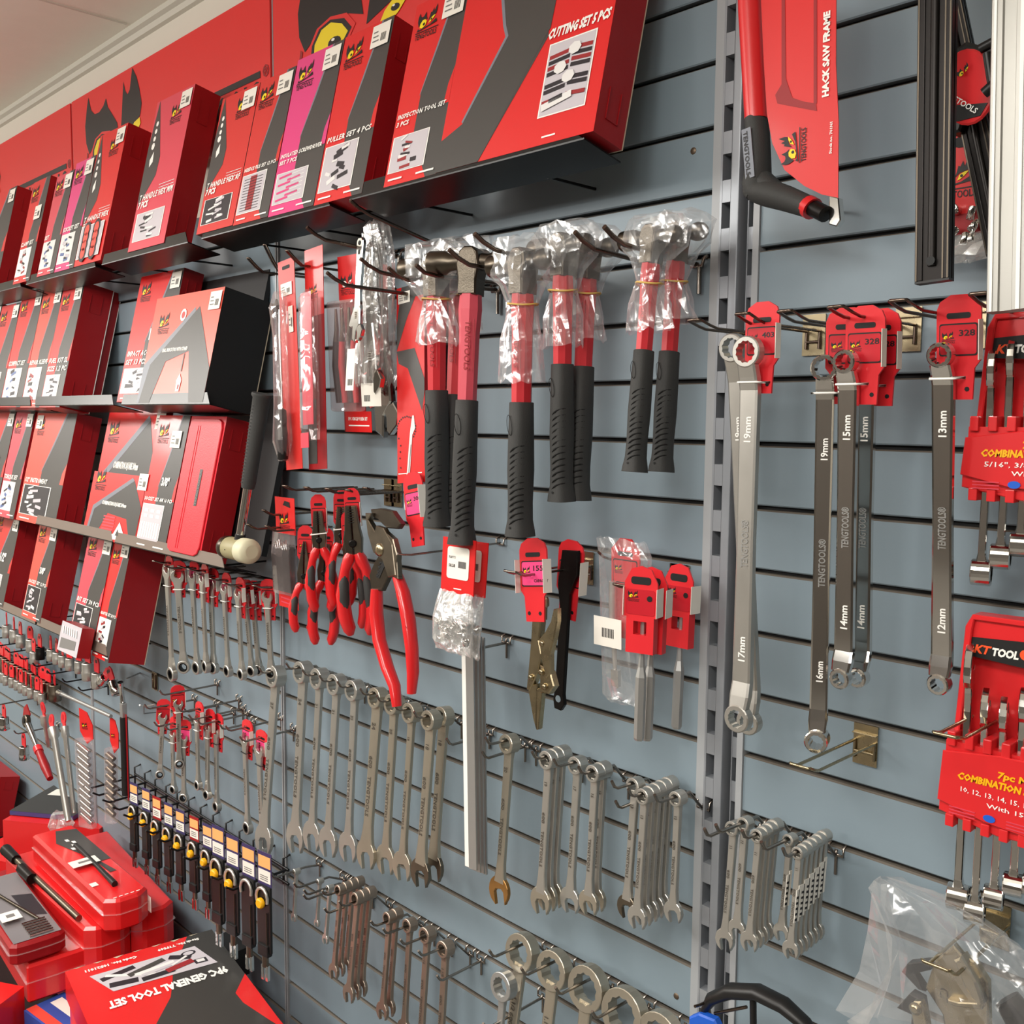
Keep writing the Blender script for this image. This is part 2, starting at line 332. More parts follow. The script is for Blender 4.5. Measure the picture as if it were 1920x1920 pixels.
def slat_panel(x0, x1, label, ktop=0, kbot=26, holes=()):
    b = B(); b.box((x0, .012, gz(kbot)), (x1, .018, gz(ktop)), 'groove')
    g = .0026; c = .0016
    for k in range(ktop, kbot):
        zt, zb = gz(k)-g, gz(k+1)+g
        prof = [(.011, zb), (c, zb), (0, zb+c), (0, zt-c), (c*1.5, zt), (.011, zt)]
        vs = [(x, y, z) for x in (x0, x1) for y, z in prof]; n = 6
        b.add(vs, [(i, i+1, n+i+1, n+i) for i in (0, 1, 2)], 'slat'); b.add(vs, [(3, 4, 10, 9), (4, 5, 11, 10)], 'slat_edge')
        b.add(vs, [tuple(range(6))[::-1], tuple(range(6, 12))], 'slat_edge')
    for hx, hz in holes: b.lathe([(.0001, .0008), (.004, .0008), (.0045, 0)], 'screw', FRONT(hx, 0, hz), 10)
    # far sides stand on the wall
    b.box((x0, .018, gz(kbot)), (x1, .03, gz(kbot)+.02), 'slat_edge'); b.box((x0, .018, gz(ktop)-.02), (x1, .03, gz(ktop)), 'slat_edge')
    return tag(b.obj('slatwall_panel'), label, 'slatwall panel', 'grooved slatwall panels')
hp = at(1268, 1868)
slat_panel(XA+.006, XB, 'blue-grey slatwall panel in the middle bay behind the hammers and spanners', -3, holes=((hp.x, hp.z), (at(1300, 283).x, at(1300, 283).z)))
slat_panel(XR, .35, 'blue-grey slatwall panel of the right bay behind the long ring spanners', -3)
slat_panel(XA-1.0095+.006, XA-.006, 'blue-grey slatwall panel behind the ratchet spanners, left of the middle bay', 1)
slat_panel(XA-2.019+.006, XA-1.0095-.006, 'blue-grey slatwall panel behind the hanging sockets at the far left', 1)
slat_panel(XA-3.03+.006, XA-2.019-.006, 'blue-grey slatwall panel behind the red boxes at the left edge of the photo', 1)
def post(x0, x1, label, slot_left=True, front=-.010, m='upright', z1=CEIL-.11, pitch=.0565):
    "slotted steel upright: real openings between the bars"
    b = B(); w = x1-x0; sx0, sx1 = (x0+.1*w, x0+.55*w) if slot_left else (x0+.15*w, x0+.75*w)
    b.box((x0, front, .02), (sx0, .03, z1), m); b.box((sx1, front, .02), (x1, .03, z1), m, bev=.0015)
    z = .05
    while z < z1-.06:
        b.box((sx0, front+.0004, z), (sx1, .004, z+pitch*.46), m); z += pitch
    b.box((sx0, .028, .02), (sx1, .03, z1), 'dark')
    return tag(b.obj('slotted_upright'), label, 'slotted upright')
b = B(); b.box((XB+.0002, -.004, .05), (XB+.0155, .03, CEIL-.115), 'cap_grey'); b.box((XB+.013, -.006, .05), (XB+.0155, -.004, CEIL-.115), 'upright')
tag(b.obj('edge_strip'), 'light grey flat strip closing the right edge of the middle bay', 'edge strip')
post(XB+.016, XB+.042, 'slotted grey steel upright beside the middle bay edge strip')
b = B(); b.box((XB+.0425, .012, .02), (XB+.047, .03, CEIL-.11), 'dark'); tag(b.obj('gap_filler'), 'dark gap between the two slotted uprights', 'gap filler')
post(XB+.0475, XB+.058, 'narrow slotted grey upright beside the right bay', False, .002)
b = B(); b.box((XB+.0585, -.003, .05), (XR-.0005, .03, CEIL-.115), 'cap_grey')
tag(b.obj('edge_strip'), 'light grey flat strip closing the left edge of the right bay', 'edge strip')
for i, lb in enumerate(('joining strip between the middle bay and the ratchet spanner bay', 'joining strip between the two left bays beside the hanging sockets', 'joining strip at the far left edge behind the boxes')):
    x = XA-1.0095*i; b = B(); b.box((x-.0055, -.004, .05), (x-.002, .02, CEIL-.115), 'cap_grey'); b.box((x+.002, -.004, .05), (x+.0055, .02, CEIL-.115), 'cap_grey'); b.box((x-.002, .002, .05), (x+.002, .02, CEIL-.115), 'dark')
    z = .06
    while z < 2.3: b.box((x-.0015, .0, z), (x+.0035, .003, z+.028), 'dark'); z += .0565
    tag(b.obj('joining_strip'), 'thin grey slotted '+lb, 'joining strip')

# ------------------------------------------------------------------ red header signs
def header(x0, x1, label, z0=2.140, z1=2.410):
    b = B(); w = x1-x0; b.box((x0, -.008, z0), (x1, -.0005, z1), 'sign_red'); F = FRONT(x0, -.008, z0)
    def P(pts, m, n): b.poly(pts, m, F, n)
    def PL(pts, m, n): P([(.088+(u-.028)*1.85, .118+(v-.10)*.86) for u, v in pts], m, n)
    def PR(pts, m, n): P([(.300+(u-.16)*1.85, .108+(v-.10)*.86) for u, v in pts], m, n)
    PL([(.040, .10), (.030, .135), (.028, .185), (.036, .235), (.042, .262), (.050, .222), (.062, .205), (.078, .204), (.092, .215), (.101, .232), (.106, .206), (.120, .180), (.135, .150), (.138, .120), (.115, .135), (.085, .140), (.058, .120)], 'ink', .0008)
    PR([(.160, .110), (.166, .160), (.170, .205), (.175, .262), (.180, .235), (.187, .222), (.194, .232), (.203, .285), (.215, .255), (.222, .222), (.228, .180), (.222, .150), (.195, .130)], 'ink', .0008)
    PL([(.046, .070), (.048, .105), (.062, .135), (.085, .146), (.112, .138), (.126, .110), (.112, .080), (.08, .062)], 'sign_red', .001); PL([(.050, .073), (.053, .105), (.066, .132), (.085, .140), (.108, .130), (.120, .106), (.108, .082), (.08, .068)], 'ink', .0012)
    PL([(.056, .078), (.058, .105), (.070, .128), (.086, .134), (.104, .122), (.114, .102), (.104, .084), (.08, .074)], 'yellow', .0014)
    PL(arc(.092, .092, .011, 0, 360, 12)[:-1], 'ink', .0018); PL(arc(.090, .098, .003, 0, 360, 8)[:-1], 'white', .0022)
    PR([(.176, .088), (.188, .118), (.206, .140), (.222, .146), (.224, .130), (.208, .105), (.192, .090)], 'yellow', .0014); PR(arc(.204, .116, .0065, 0, 360, 10)[:-1], 'ink', .0018); PR(arc(.202, .120, .002, 0, 360, 8)[:-1], 'white', .0022)
    P([(.070, .03), (.096, .125), (.103, .12), (.080, .03)], 'side_red', .001)
    P([(.560, .123), (.961, .123), (.961, .110), (.560, .110)], 'ink', .001); P([(.572, .110), (.586, .110), (.586, .045), (.572, .045)], 'ink', .001)
    b.text('ENGTOOLS', F, .600, .050, .078, 'ink', w=.36, bold=.02, n=.001)
    b.text('®', F, .970, .108, .03, 'side_red', n=.001)
    return tag(b.obj('header_sign'), label, 'header sign', 'red header signs')
header(XA+.006, XB, 'nearest red header sign, its flame eyes cut by the photo top')
header(XA-1.0095+.006, XA-.006, 'red header sign with flame eyes above the leaning tray boxes of the left bay')
header(XA-2.019+.006, XA-1.0095-.006, 'red header sign lettered TENGTOOLS at the left edge of the photo')
header(XA-3.03+.006, XA-2.019-.006, 'farthest red header sign, only its yellow eye showing at the left edge')

# ------------------------------------------------------------------ sloping shelves
LEAN = math.radians(13)
def shelf(x0, x1, zl, label, lipm='lip', d=.156, ch=.020, db=.090):
    "zl = height of the lip's top edge at distance d; the deck slopes down to the wall"
    b = B(); c, s_ = math.cos(LEAN), math.sin(LEAN)
    F = fr((0, -d, zl-.024), (1, 0, 0), (0, s_, c))     # u=x, v=up along the lean, n = out
    b.prism([(x0, 0), (x1, 0), (x1-ch, .024), (x0+.003, .024)], .0015, lipm, F, -.0015)
    # deck from the lip back towards the wall, carried on two arms
    zb = zl-.024; dz = (d-db)*math.tan(LEAN)
    for sgn in (0, 1): pass
    prof = [(-d, zb), (-db, zb-dz), (-db, zb-dz+.002), (-d, zb+.002)]
    vs = [(x, y, z) for x in (x0, x1) for y, z in prof]
    b.add(vs, [(0, 1, 5, 4), (1, 2, 6, 5), (2, 3, 7, 6), (3, 0, 4, 7), (3, 2, 1, 0), (4, 5, 6, 7)], 'shelf')
    for x in (x0+.10, x1-.12): b.box((x, -db-.004, zb-dz+.0005), (x+.003, -.001, zb-dz+.004), 'shelf')
    return tag(b.obj('sloping_shelf'), label, 'shelf', 'sloping black metal shelves')
def lipz(px, py, d=.156): return at(px, py, d).z
ZR = [at(655, 345, .156).z, at(258, 738, .156).z, at(312, 1019, .156).z, at(206, 1215, .156).z]
print('ZR', ZR)
def sx(px, py, d=.156): return at(px, py, d).x
shelf(sx(655, 345), sx(1053, 240)+.036, ZR[0], 'sloping black shelf under the cutting set box, highest row, rightmost', ch=.036)
shelf(sx(377, 417), sx(618, 357), ZR[0], 'sloping black shelf under the needle file and screwdriver set boxes')
shelf(-2.20, sx(377, 417)-.055, ZR[0], 'sloping black shelf under the keyring set box with the dark side')
shelf(-2.68, -2.235, ZR[0], 'sloping black shelf of the highest row under the faded pink boxes')
shelf(-3.3, -2.72, ZR[0], 'sloping black shelf of the highest row at the left edge')
xr = sx(383, 727)+.02
shelf(xr-.40, xr, ZR[1], 'sloping shelf under the dial indicator box, second row')
shelf(xr-.93, xr-.44, ZR[1], 'sloping shelf under the row of boxes with white board edges, second row')
shelf(xr-1.45, xr-.96, ZR[1], 'sloping shelf of the second row at the left edge')
xr = sx(420, 1045)
shelf(xr-.50, xr, ZR[2], 'sloping shelf under the red plastic case and combination square boxes', 'tan_lip')
shelf(xr-1.0, xr-.51, ZR[2], 'sloping shelf of the third row left of the combination squares', 'tan_lip')
xr = sx(200, 1215)
shelf(xr-.46, xr, ZR[3], 'sloping shelf of the lowest row under the clear bit set', 'tan_lip')
shelf(xr-.95, xr-.47, ZR[3], 'sloping shelf of the lowest row at the left edge', 'tan_lip')

# ------------------------------------------------------------------ leaning boxes
def leanbox(bl, br, tl, t, label, base='red', d0=.150, side='side_red', group=None, name='boxed_tool_set', stick=True, ext=.02, H=None, cat='box', art=None, edge=None, tabs=True, top=None, **kw):
    p, q = at(*bl, d0), at(*br, d0); dt, zt = dep(p.x, *tl)
    w = q.x-p.x; h = (H or math.hypot(zt-p.z, d0-dt))+ext
    c, s_ = math.cos(LEAN), math.sin(LEAN)
    o = Vector((p.x, -d0-ext*s_, p.z-ext*c))
    M = fr(o, (1, 0, 0), (0, s_, c))          # local u=x, v=up the box, n=out of the front; box body goes to n=-t
    b = B(); I = Matrix.Identity(4)
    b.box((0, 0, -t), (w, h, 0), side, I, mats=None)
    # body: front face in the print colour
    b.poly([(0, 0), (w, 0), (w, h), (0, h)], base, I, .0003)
    if art: art(b, I, w, h)
    else: box_art(b, I, w, h, base, **kw)
    if edge: b.box((0, 0, -t-.002), (w, h+.0005, -t), edge, I); b.poly([(w+.0004, 0), (w+.0004, h)], edge, I) if 0 else None
    if tabs and t > .035:
        R = fr((w, 0, 0), (0, 0, -1), (0, 1, 0))
        for v0 in (.08, .78):
            for u0 in (.3*t, .7*t): b.box((u0-.0007, v0*h, 0), (u0+.0007, (v0+.14)*h, .0012), side, R)
            b.box((.3*t, v0*h, 0), (.7*t, v0*h+.0014, .0012), side, R)
    ob = b.obj(name, None, M); tag(ob, label, cat, group)
    if stick:
        s2 = B(); sw = min(.045, w*.42); sticker(s2, I, w-sw*1.08 if stick is True else stick[0]*w, h-sw*.95 if stick is True else stick[1]*h, sw, sw*.8, .0024); s2.obj('price_sticker', ob)
    return ob
G1 = None
def cutting(b, F, w, h):
    b.poly([(0, 0), (w*.30, 0), (w*.63, h*.52), (w*.60, h*.70), (w*.50, h), (w*.22, h), (w*.33, h*.66), (w*.36, h*.60), (w*.14, h*.22), (0, h*.16)], 'blade', F, .0006)
    b.poly([(w*.60, h*.70), (w*.50, h), (w*.56, h), (w*.64, h*.70), (w*.635, h*.56), (w*.30, 0), (w*.26, 0), (w*.61, h*.53)], 'blade', F, .0008)
    b.poly([(w*.36, h*.60), (w*.33, h*.66), (w*.22, h), (w*.20, h), (w*.31, h*.66), (w*.34, h*.60), (w*.13, h*.23), (w*.14, h*.22)], 'blade_lt', F, .0008)
    b.text('CUTTING SET 5 PCS', F, w*.63, h*.50, h*.062, 'white', w=w*.355, bold=.05, sh=.18, n=.0014)
    picture(b, F, w*.66, h*.135, w*.26, h*.33, 'cutting', .001)
    b.poly([(w*.7, h*.03), (w*.78, h*.03), (w*.78, h*.038), (w*.7, h*.038)], 'white', F, .001)
leanbox((822, 298), (1118, 226), (880, -42), .052, 'large red cutting set box, rightmost on the highest shelf', art=cutting, stick=(.02, .9), edge='card')
leanbox((724, 327), (822, 298), (766, 0), .034, 'red inspection tool set box with price sticker beside the cutting set', title='INSPECTION TOOL SET', sub='3 PCS', pic='red')
leanbox((593, 363), (683, 337), (652, 73), .045, 'red puller set box, third from the right on the highest shelf', title='PULLER SET 4 PCS', pic='puller')
leanbox((507, 386), (592, 363), (564, 116), .022, 'bright pink insulated screwdriver set box on the highest shelf', 'pink', title='INSULATED SCREWDRIVER', sub='SET 7 PCS', pic='drivers')
leanbox((441, 403), (506, 386), (486, 152), .022, 'red needle file set box left of the bright pink box', title='NEEDLE FILE SET 12 PCS', pic='files', base='red2')
def thandle(b, F, w, h, t='T HANDLE HEX'):
    b.poly([(w*.08, h), (w*.40, h*.60), (w*.38, h*.48), (w*.04, h*.30), (0, h*.36), (0, h*.7)], 'blade', F, .0006)
    for i in range(4): b.poly([(w*.14+u, h*(.84-.05*i)+v) for u, v in arc(0, 0, w*.035+.002*(i == 3), 0, 360, 7)[:-1]], 'white', F, .001)
    b.poly([(w*.12, h*.60), (w*.2, h*.65), (w*.22, h*.58), (w*.14, h*.55)], 'white', F, .001)
    logo(b, F, w*.50, h*.80, min(w*.42, .05), n=.001)
    b.text(t, F, w*.05, h*.33, w*.105, 'white', w=w*.9, bold=.03, sh=.2, n=.0014, sp=1.12); b.text('7 PCS', F, w*.05, h*.28, w*.11, 'white', bold=.045, sh=.2, n=.0014)
    for j in range(3): b.poly([(w*.55, h*(.36+.02*j)), (w*.95, h*(.36+.02*j)), (w*.95, h*(.364+.02*j)), (w*.55, h*(.364+.02*j))], 'pic_silver', F, .001)
    picture(b, F, w*.1, h*.06, w*.72, h*.18, 'dark' if 'AF' in t else 'white2', .001)
leanbox((372, 421), (440, 403), (417, 186), .030, 'red T-handle hex set box half hidden behind a deeper box, left of the needle files', art=lambda b, F, w, h: thandle(b, F, w, h, 'T HANDLE HEX AF'), base='red2', side='blade')
leanbox((243, 456), (311, 438), (297, 193), .055, 'tall rosy red T-handle box with a scuffed dark side on the highest shelf', art=lambda b, F, w, h: thandle(b, F, w, h, 'T HANDLE HEX MM'), base='rose', side='side_red')
leanbox((142, 485), (192, 472), (186, 254), .055, 'red box picturing orange keyrings, with a broad dark red side', art=lambda b, F, w, h: (thandle(b, F, w, h, 'T HANDLE HEX'), picture(b, F, w*.08, h*.05, w*.8, h*.24, 'rings', .003)))
leanbox((105, 496), (141, 486), (148, 309), .02, 'faded pink box tucked left of the keyring box', 'pink', pic='blue', title='SOCKET SET')
leanbox((72, 505), (104, 497), (107, 332), .02, 'faded pink box with a price sticker, second left of the keyring box', 'rose', pic='blue', title='SET')
leanbox((27, 520), (58, 511), (68, 345), .04, 'red box with a cream picture standing left of the faded pink boxes', pic='white', title='CLAMP SET', stick=(.5, .6))
leanbox((-60, 545), (-5, 530), (-40, 370), .07, 'dark-sided red box at the left edge on the highest shelf', pic='white', title='SET')
# second row
def dial(b, F, w, h):
    b.poly([(0, 0), (w*.03, 0), (w*.13, h*.36), (w*.66, h*.80), (w*.64, h*.86), (0, h*.36)], 'blade_lt', F, .0006)
    b.poly([(w*.03, 0), (w*.20, 0), (w*.34, h*.38), (w*.66, h*.46), (w*.80, 0), (w, 0), (w, h*.30), (w*.70, h*.86), (w*.10, h*.36)], 'navy2' if 0 else 'blade', F, .0008)
    logo(b, F, w*.12, h*.66, w*.17, n=.001)
    b.poly([(w*.48+u, h*.80+v) for u, v in arc(0, 0, w*.045, 0, 360, 10)[:-1]], 'pic_silver', F, .0012); b.poly([(w*.48+u, h*.80+v) for u, v in arc(0, 0, w*.025, 0, 360, 10)[:-1]], 'red', F, .0015)
    b.text('DIAL INDICATOR WITH STAND', F, w*.26, h*.47, h*.045, 'white', w=w*.38, bold=.05, sh=.15, n=.0014)
    b.box((w*.60, h*.28, .0008), (w*.615, h*.44, .0012), 'grey_ink', F); b.poly([(w*.58, h*.10), (w*.63, h*.10), (w*.64, h*.2), (w*.60, h*.26), (w*.57, h*.2)], 'pic_silver', F, .0014)
    b.poly([(w*.60, h*.12), (w*.62, h*.12), (w*.62, h*.16), (w*.6, h*.16)], 'side_red', F, .0018)
mat('dial_red', (224, 84, 64), .35, coat=.2)
leanbox((222, 738), (300, 736), (267, 520), .045, 'red impact accessory set box behind the dial indicator box', d0=.115, title='IMPACT ACCESS', sub='SET 13 PCS', pic='tools', num='1/2"')
leanbox((260, 738), (384, 729), (291, 559), .105, 'orange-red dial indicator box with a worn black side, second row', 'dial_red', art=dial, side='cardblack', edge='card', tabs=False)
leanbox((77, 749), (115, 748), (107, 534), .07, 'red box with a folded dark red side and white board edge, second row', title='FUEL KIT SL', sub='SIZE 1.2 PC', pic='tools', edge='white')
leanbox((128, 749), (164, 748), (166, 552), .030, 'dark red box side showing behind another with a white board edge, second row', d0=.084, pic='tools', edge='white')
leanbox((41, 750), (77, 749), (77, 543), .03, 'orange-red box with a cream picture, second row', 'orange_red', title='REPAIR SLEEVE', pic='white')
leanbox((2, 750), (41, 750), (40, 551), .03, 'red box with a pale picture of black parts, second row, near the left edge', title='COMPACT SET', pic='blue')
leanbox((-32, 750), (2, 750), (9, 576), .03, 'red box cut by the left edge of the photo, second row', 'red2', pic='tools', title='SET')
leanbox((-75, 752), (-32, 751), (-40, 580), .03, 'red box beyond the left edge, second row', 'red2', pic='tools')
# third row
def square_art(b, F, w, h):
    logo(b, F, w*.08, h*.74, w*.2, n=.001)
    b.poly([(w*.08, 0), (w*.24, 0), (w*.42, h*.40), (w*.78, h*.36), (w*.92, 0), (w*.99, 0), (w*1.0, h*.55), (w*.80, h*.92), (w*.14, h*.42)], 'blade', F, .0006)
    b.poly([(w*.05, 0), (w*.09, 0), (w*.15, h*.43), (w*.80, h*.92), (w*.76, h*.96), (w*.11, h*.48)], 'blade_lt', F, .0008)
    b.text('COMBINATION SQUARE 300mm', F, w*.28, h*.52, h*.075, 'white', w=w*.46, bold=.05, sh=.15, n=.0014)
    for j in range(5): b.poly([(w*.36, h*(.16+.045*j)), (w*.58, h*(.16+.045*j)), (w*.58, h*(.18+.045*j)), (w*.36, h*(.18+.045*j))], 'rose', F, .001)
    b.poly([(w*.5, h*.02), (w*.8, h*.06), (w*.8, h*.12), (w*.68, h*.3), (w*.6, h*.12), (w*.5, h*.08)], 'pic_silver', F, .0012); b.poly([(w*.64, h*.1), (w*.7, h*.1), (w*.675, h*.2)], 'blade', F, .0016)
    b.poly([(w*.02, h*.03), (w*.08, h*.03), (w*.08, h*.06), (w*.02, h*.06)], 'white', F, .001)
leanbox((163, 988), (262, 1008), (200, 768), .02, 'upper red combination square box standing behind the shorter one', d0=.125, art=square_art, stick=(.9, .85), ext=.0)
leanbox((157, 987), (254, 1007), (174, 882), .022, 'lower red combination square box, front of the pair on the third row', art=square_art, stick=(.88, .8))
leanbox((255, 1008), (311, 1020), (297, 778), .024, 'red 16 piece socket set box between the squares and the plastic case', title='SOCKET SET AM 16 PCS', pic='sockets', num='3/8"', stick=(.55, .76))
def case_art(b, F, w, h):
    b.prism(rrect(w*.04, h*.02, w*.96, h*.98, w*.12, 2), .004, 'case_red', F, .0004, bev=.0012)
    for f_ in (.30, .36): b.box((w*f_, h*.05, .0044), (w*(f_+.015), h*.93, .0052), 'case_red', F)
    b.poly([(w*.60, h*.36), (w*.68, h*.36), (w*.68, h*.62), (w*.60, h*.62)], 'blade', F, .0050)
    b.text('TENGTOOLS', fr(F @ Vector((w*.67, h*.365, 0)), (0, 1, 0), (-1, 0, 0)), 0, 0, w*.07, 'grey_ink', w=h*.24, n=.0056)
mat('case_red', (216, 40, 54), .4, bump=.1, bscale=400)
leanbox((314, 1018), (378, 1038), (359, 780), .056, 'red plastic tool case with clasps at the right of the third row', 'case_red', art=case_art, side='side_red', stick=False, name='plastic_tool_case', cat='tool case')
leanbox((33, 960), (105, 977), (68, 773), .062, 'orange-red set box with a glossy dark side, third row', 'orange_red', title='1/2" INSTRUMENT', pic='dark', stick=(.05, .85))
leanbox((-5, 953), (28, 960), (38, 773), .02, 'pink set box with a glassy picture, third row', 'rose', pic='blue', title='TORQUE SET')
leanbox((-50, 945), (-7, 953), (-4, 774), .02, 'red set box at the left edge, third row', 'red2', pic='tools', title='SET', num='1/2"')
# lowest row
leanbox((177, 1205), (208, 1221), (204, 1008), .085, 'tall red set box with the widest dark red side, end of the lowest row', title='ADAPTER SET 28 PCS', pic='white', edge='card', ext=.03, tabs=False)
leanbox((132, 1180), (177, 1204), (162, 997), .02, 'pink set box behind the clear bit set, lowest row', 'rose', title='BIT SET 30 PCS', pic='dark')
leanbox((43, 1140), (78, 1157), (80, 978), .065, 'salmon socket set box with a dark side, middle of the lowest row', 'orange_red', title='SOCKET SET 12 PCS', pic='dark', num='3/8"')
leanbox((-34, 1108), (8, 1125), (8, 962), .065, 'red box with a dark red side at the left end of the lowest row', 'red2', title='SOCKET SET', pic='tools', num='1/2"')
mat('cheek', (122, 114, 102), .42, .8, noise=.2, scale=90, bump=.3, bscale=500)
# ------------------------------------------------------------------ hanging helpers
def hang(p1, p2, d, d2=None, spin=0.0):
    "frame hanging from pixel p1 at distance d; local -z runs towards pixel p2"
    P = at(*p1, d)
    if d2 is None: dd, z = dep(P.x, *p2); Q = Vector((P.x, -dd, z))
    else: Q = at(*p2, d2)
    L = (P-Q).length; zz = (P-Q).normalized(); x = Vector((1, 0, 0)); x = (x-zz*x.dot(zz)).normalized(); y = zz.cross(x)
    M = Matrix(((x.x, y.x, zz.x, P.x), (x.y, y.y, zz.y, P.y), (x.z, y.z, zz.z, P.z), (0, 0, 0, 1)))
    return M @ Matrix.Rotation(spin, 4, 'Z'), L
def shift(M, dy=0.0, dx=0.0, dz=0.0): return Matrix.Translation((dx, dy, dz)) @ M
def crumple(b, rings, m, seg=14, amp=.12, seed=1, smooth=False, cap=False, F=Matrix.Identity(4)):
    "rings: (z, rx, ry, cx, cy) -> thin crumpled film"
    rnd = random.Random(seed); rr = []
    for z, rx, ry, cx, cy in rings:
        r = []
        for j in range(seg):
            a = 2*math.pi*j/seg; k = 1+rnd.uniform(-amp, amp)
            r.append(F @ Vector((cx+rx*k*math.cos(a), cy+ry*k*math.sin(a), z+rnd.uniform(-amp, amp)*min(rx, .02))))
        rr.append(r)
    return b.loft(rr, m, smooth, cap)
# ------------------------------------------------------------------ hooks
HK = {}
def single_hook(x, zg, L, label, group, m='wire', up=.012, r=.0021, name='wire_hook', rise=0.0):
    key = (round(L, 3), m, up, r, round(rise, 3))
    M = T(x, 0, zg)
    if key in HK: return dup(HK[key], M, label, group)
    b = B(True); z0 = -.010
    b.tube([(0, -.003, z0+.006), (0, -.006, z0), (0, -min(L*.4, .035), z0+rise*.9), (0, -L+.006, z0+rise), (0, -L, z0+rise+.003), (0, -L-up*.5, z0+rise+up)], r, m, 6)
    o = b.obj(name, None, M); tag(o, label, 'hook', group)
    c = B(True); c.tube([(-.009, .004, .002), (-.009, -.004, -.001), (-.009, -.004, -.010), (.009, -.004, -.010), (.009, -.004, -.001), (.009, .004, .002)], r*.9, m, 6)
    c.tube([(0, -.003, -.008), (0, -.003, -.034)], r*.9, m, 6); c.obj('wall_clip', o)
    HK[key] = o; return o
def loop_hook(x, zg, L, label, group, m='wire_brown', w=.011, up=.012, plate=True, rise=.0, fwd=.018):
    "two wires joined by a raised loop at the tip, on a folded back plate"
    key = ('L', round(L, 3), m, w, up, plate, rise); M = T(x, 0, zg)
    if key in HK: return dup(HK[key], M, label, group)
    b = B(True); z0 = -.020
    pts = [(-w/2, -.004, z0), (-w/2, -L+fwd, z0+rise), (-w/2, -L+fwd*.6, z0+rise+up*.35), (-w/2, -L+.002, z0+rise+up), (-w/2+.002, -L, z0+rise+up), (w/2-.002, -L, z0+rise+up), (w/2, -L+.002, z0+rise+up), (w/2, -L+fwd*.6, z0+rise+up*.35), (w/2, -L+fwd, z0+rise), (w/2, -.004, z0)]
    b.tube(pts, .0017, m, 6); o = b.obj('loop_hook', None, M); tag(o, label, 'hook', group)
    if plate:
        c = B(); c.box((-.014, -.0035, -.047), (.014, -.002, -.001), 'nickel'); c.box((-.014, -.002, -.004), (.014, .006, -.0025), 'nickel')
        c.box((-.014, -.008, -.012), (.014, -.0035, -.0105), 'nickel', bev=.0005)
        c.tube([(-w/2, -.005, z0+.001), (-w/2, -.0055, -.040)], .0017, m, 6); c.tube([(w/2, -.005, z0+.001), (w/2, -.0055, -.040)], .0017, m, 6)
        c.tube([(-w/2, -.0055, -.032), (w/2, -.0055, -.032)], .0017, m, 6); c.obj('back_plate', o)
    HK[key] = o; return o
# ------------------------------------------------------------------ hammers
zh = gz(4)
def prong(tip, d, label, k=4):
    zh = gz(k); P = at(*tip, d); b = B(True); x = P.x
    b.tube([(x, -.004, zh-.010), (x, -d+.034, max(zh-.012, P.z-.015)), (x, -d+.014, P.z-.008), (x, -d, P.z)], .0030, 'wire_brown', 8)
    o = b.obj('hammer_hook'); tag(o, label, 'hook', 'long hammer hooks')
    c = B(True); c.tube([(x-.010, .004, zh+.001), (x-.010, -.005, zh-.004), (x-.008, -.005, zh-.012), (x+.008, -.005, zh-.012), (x+.010, -.005, zh-.004), (x+.010, .004, zh+.001)], .0028, 'wire', 6)
    c.tube([(x+.004, -.005, zh-.010), (x+.004, -.005, zh-.046)], .0028, 'wire', 6); c.obj('wall_clip', o)
prong((1133, 425), .180, 'brown steel hammer hook with the steepest upturned tip, rightmost of the row')
prong((1078, 435), .180, 'brown steel hook under the two small bagged hammers, second from the right')
prong((890, 438), .215, 'long hook ending above the bare hammer head, tip bright in front of the wall')
prong((842, 468), .215, 'long hook crossing in front of the bare hammer head')
prong((780, 497), .205, 'long hook crossing the bare hammer below its head')
prong((728, 502), .205, 'long hook with a bright tip between the adjustable wrench and the bagged hammer')
prong((676, 485), .205, 'thick hook crossing the bagged adjustable wrenches, the upper one')
prong((613, 511), .205, 'thick hook pointing left over the circlip plier pack')
prong((575, 426), .180, 'bent hook carrying the adjustable wrench by its hole', 3)
prong((657, 376), .180, 'highest hook, just below the top shelf, running to the chain wrench box', 3)
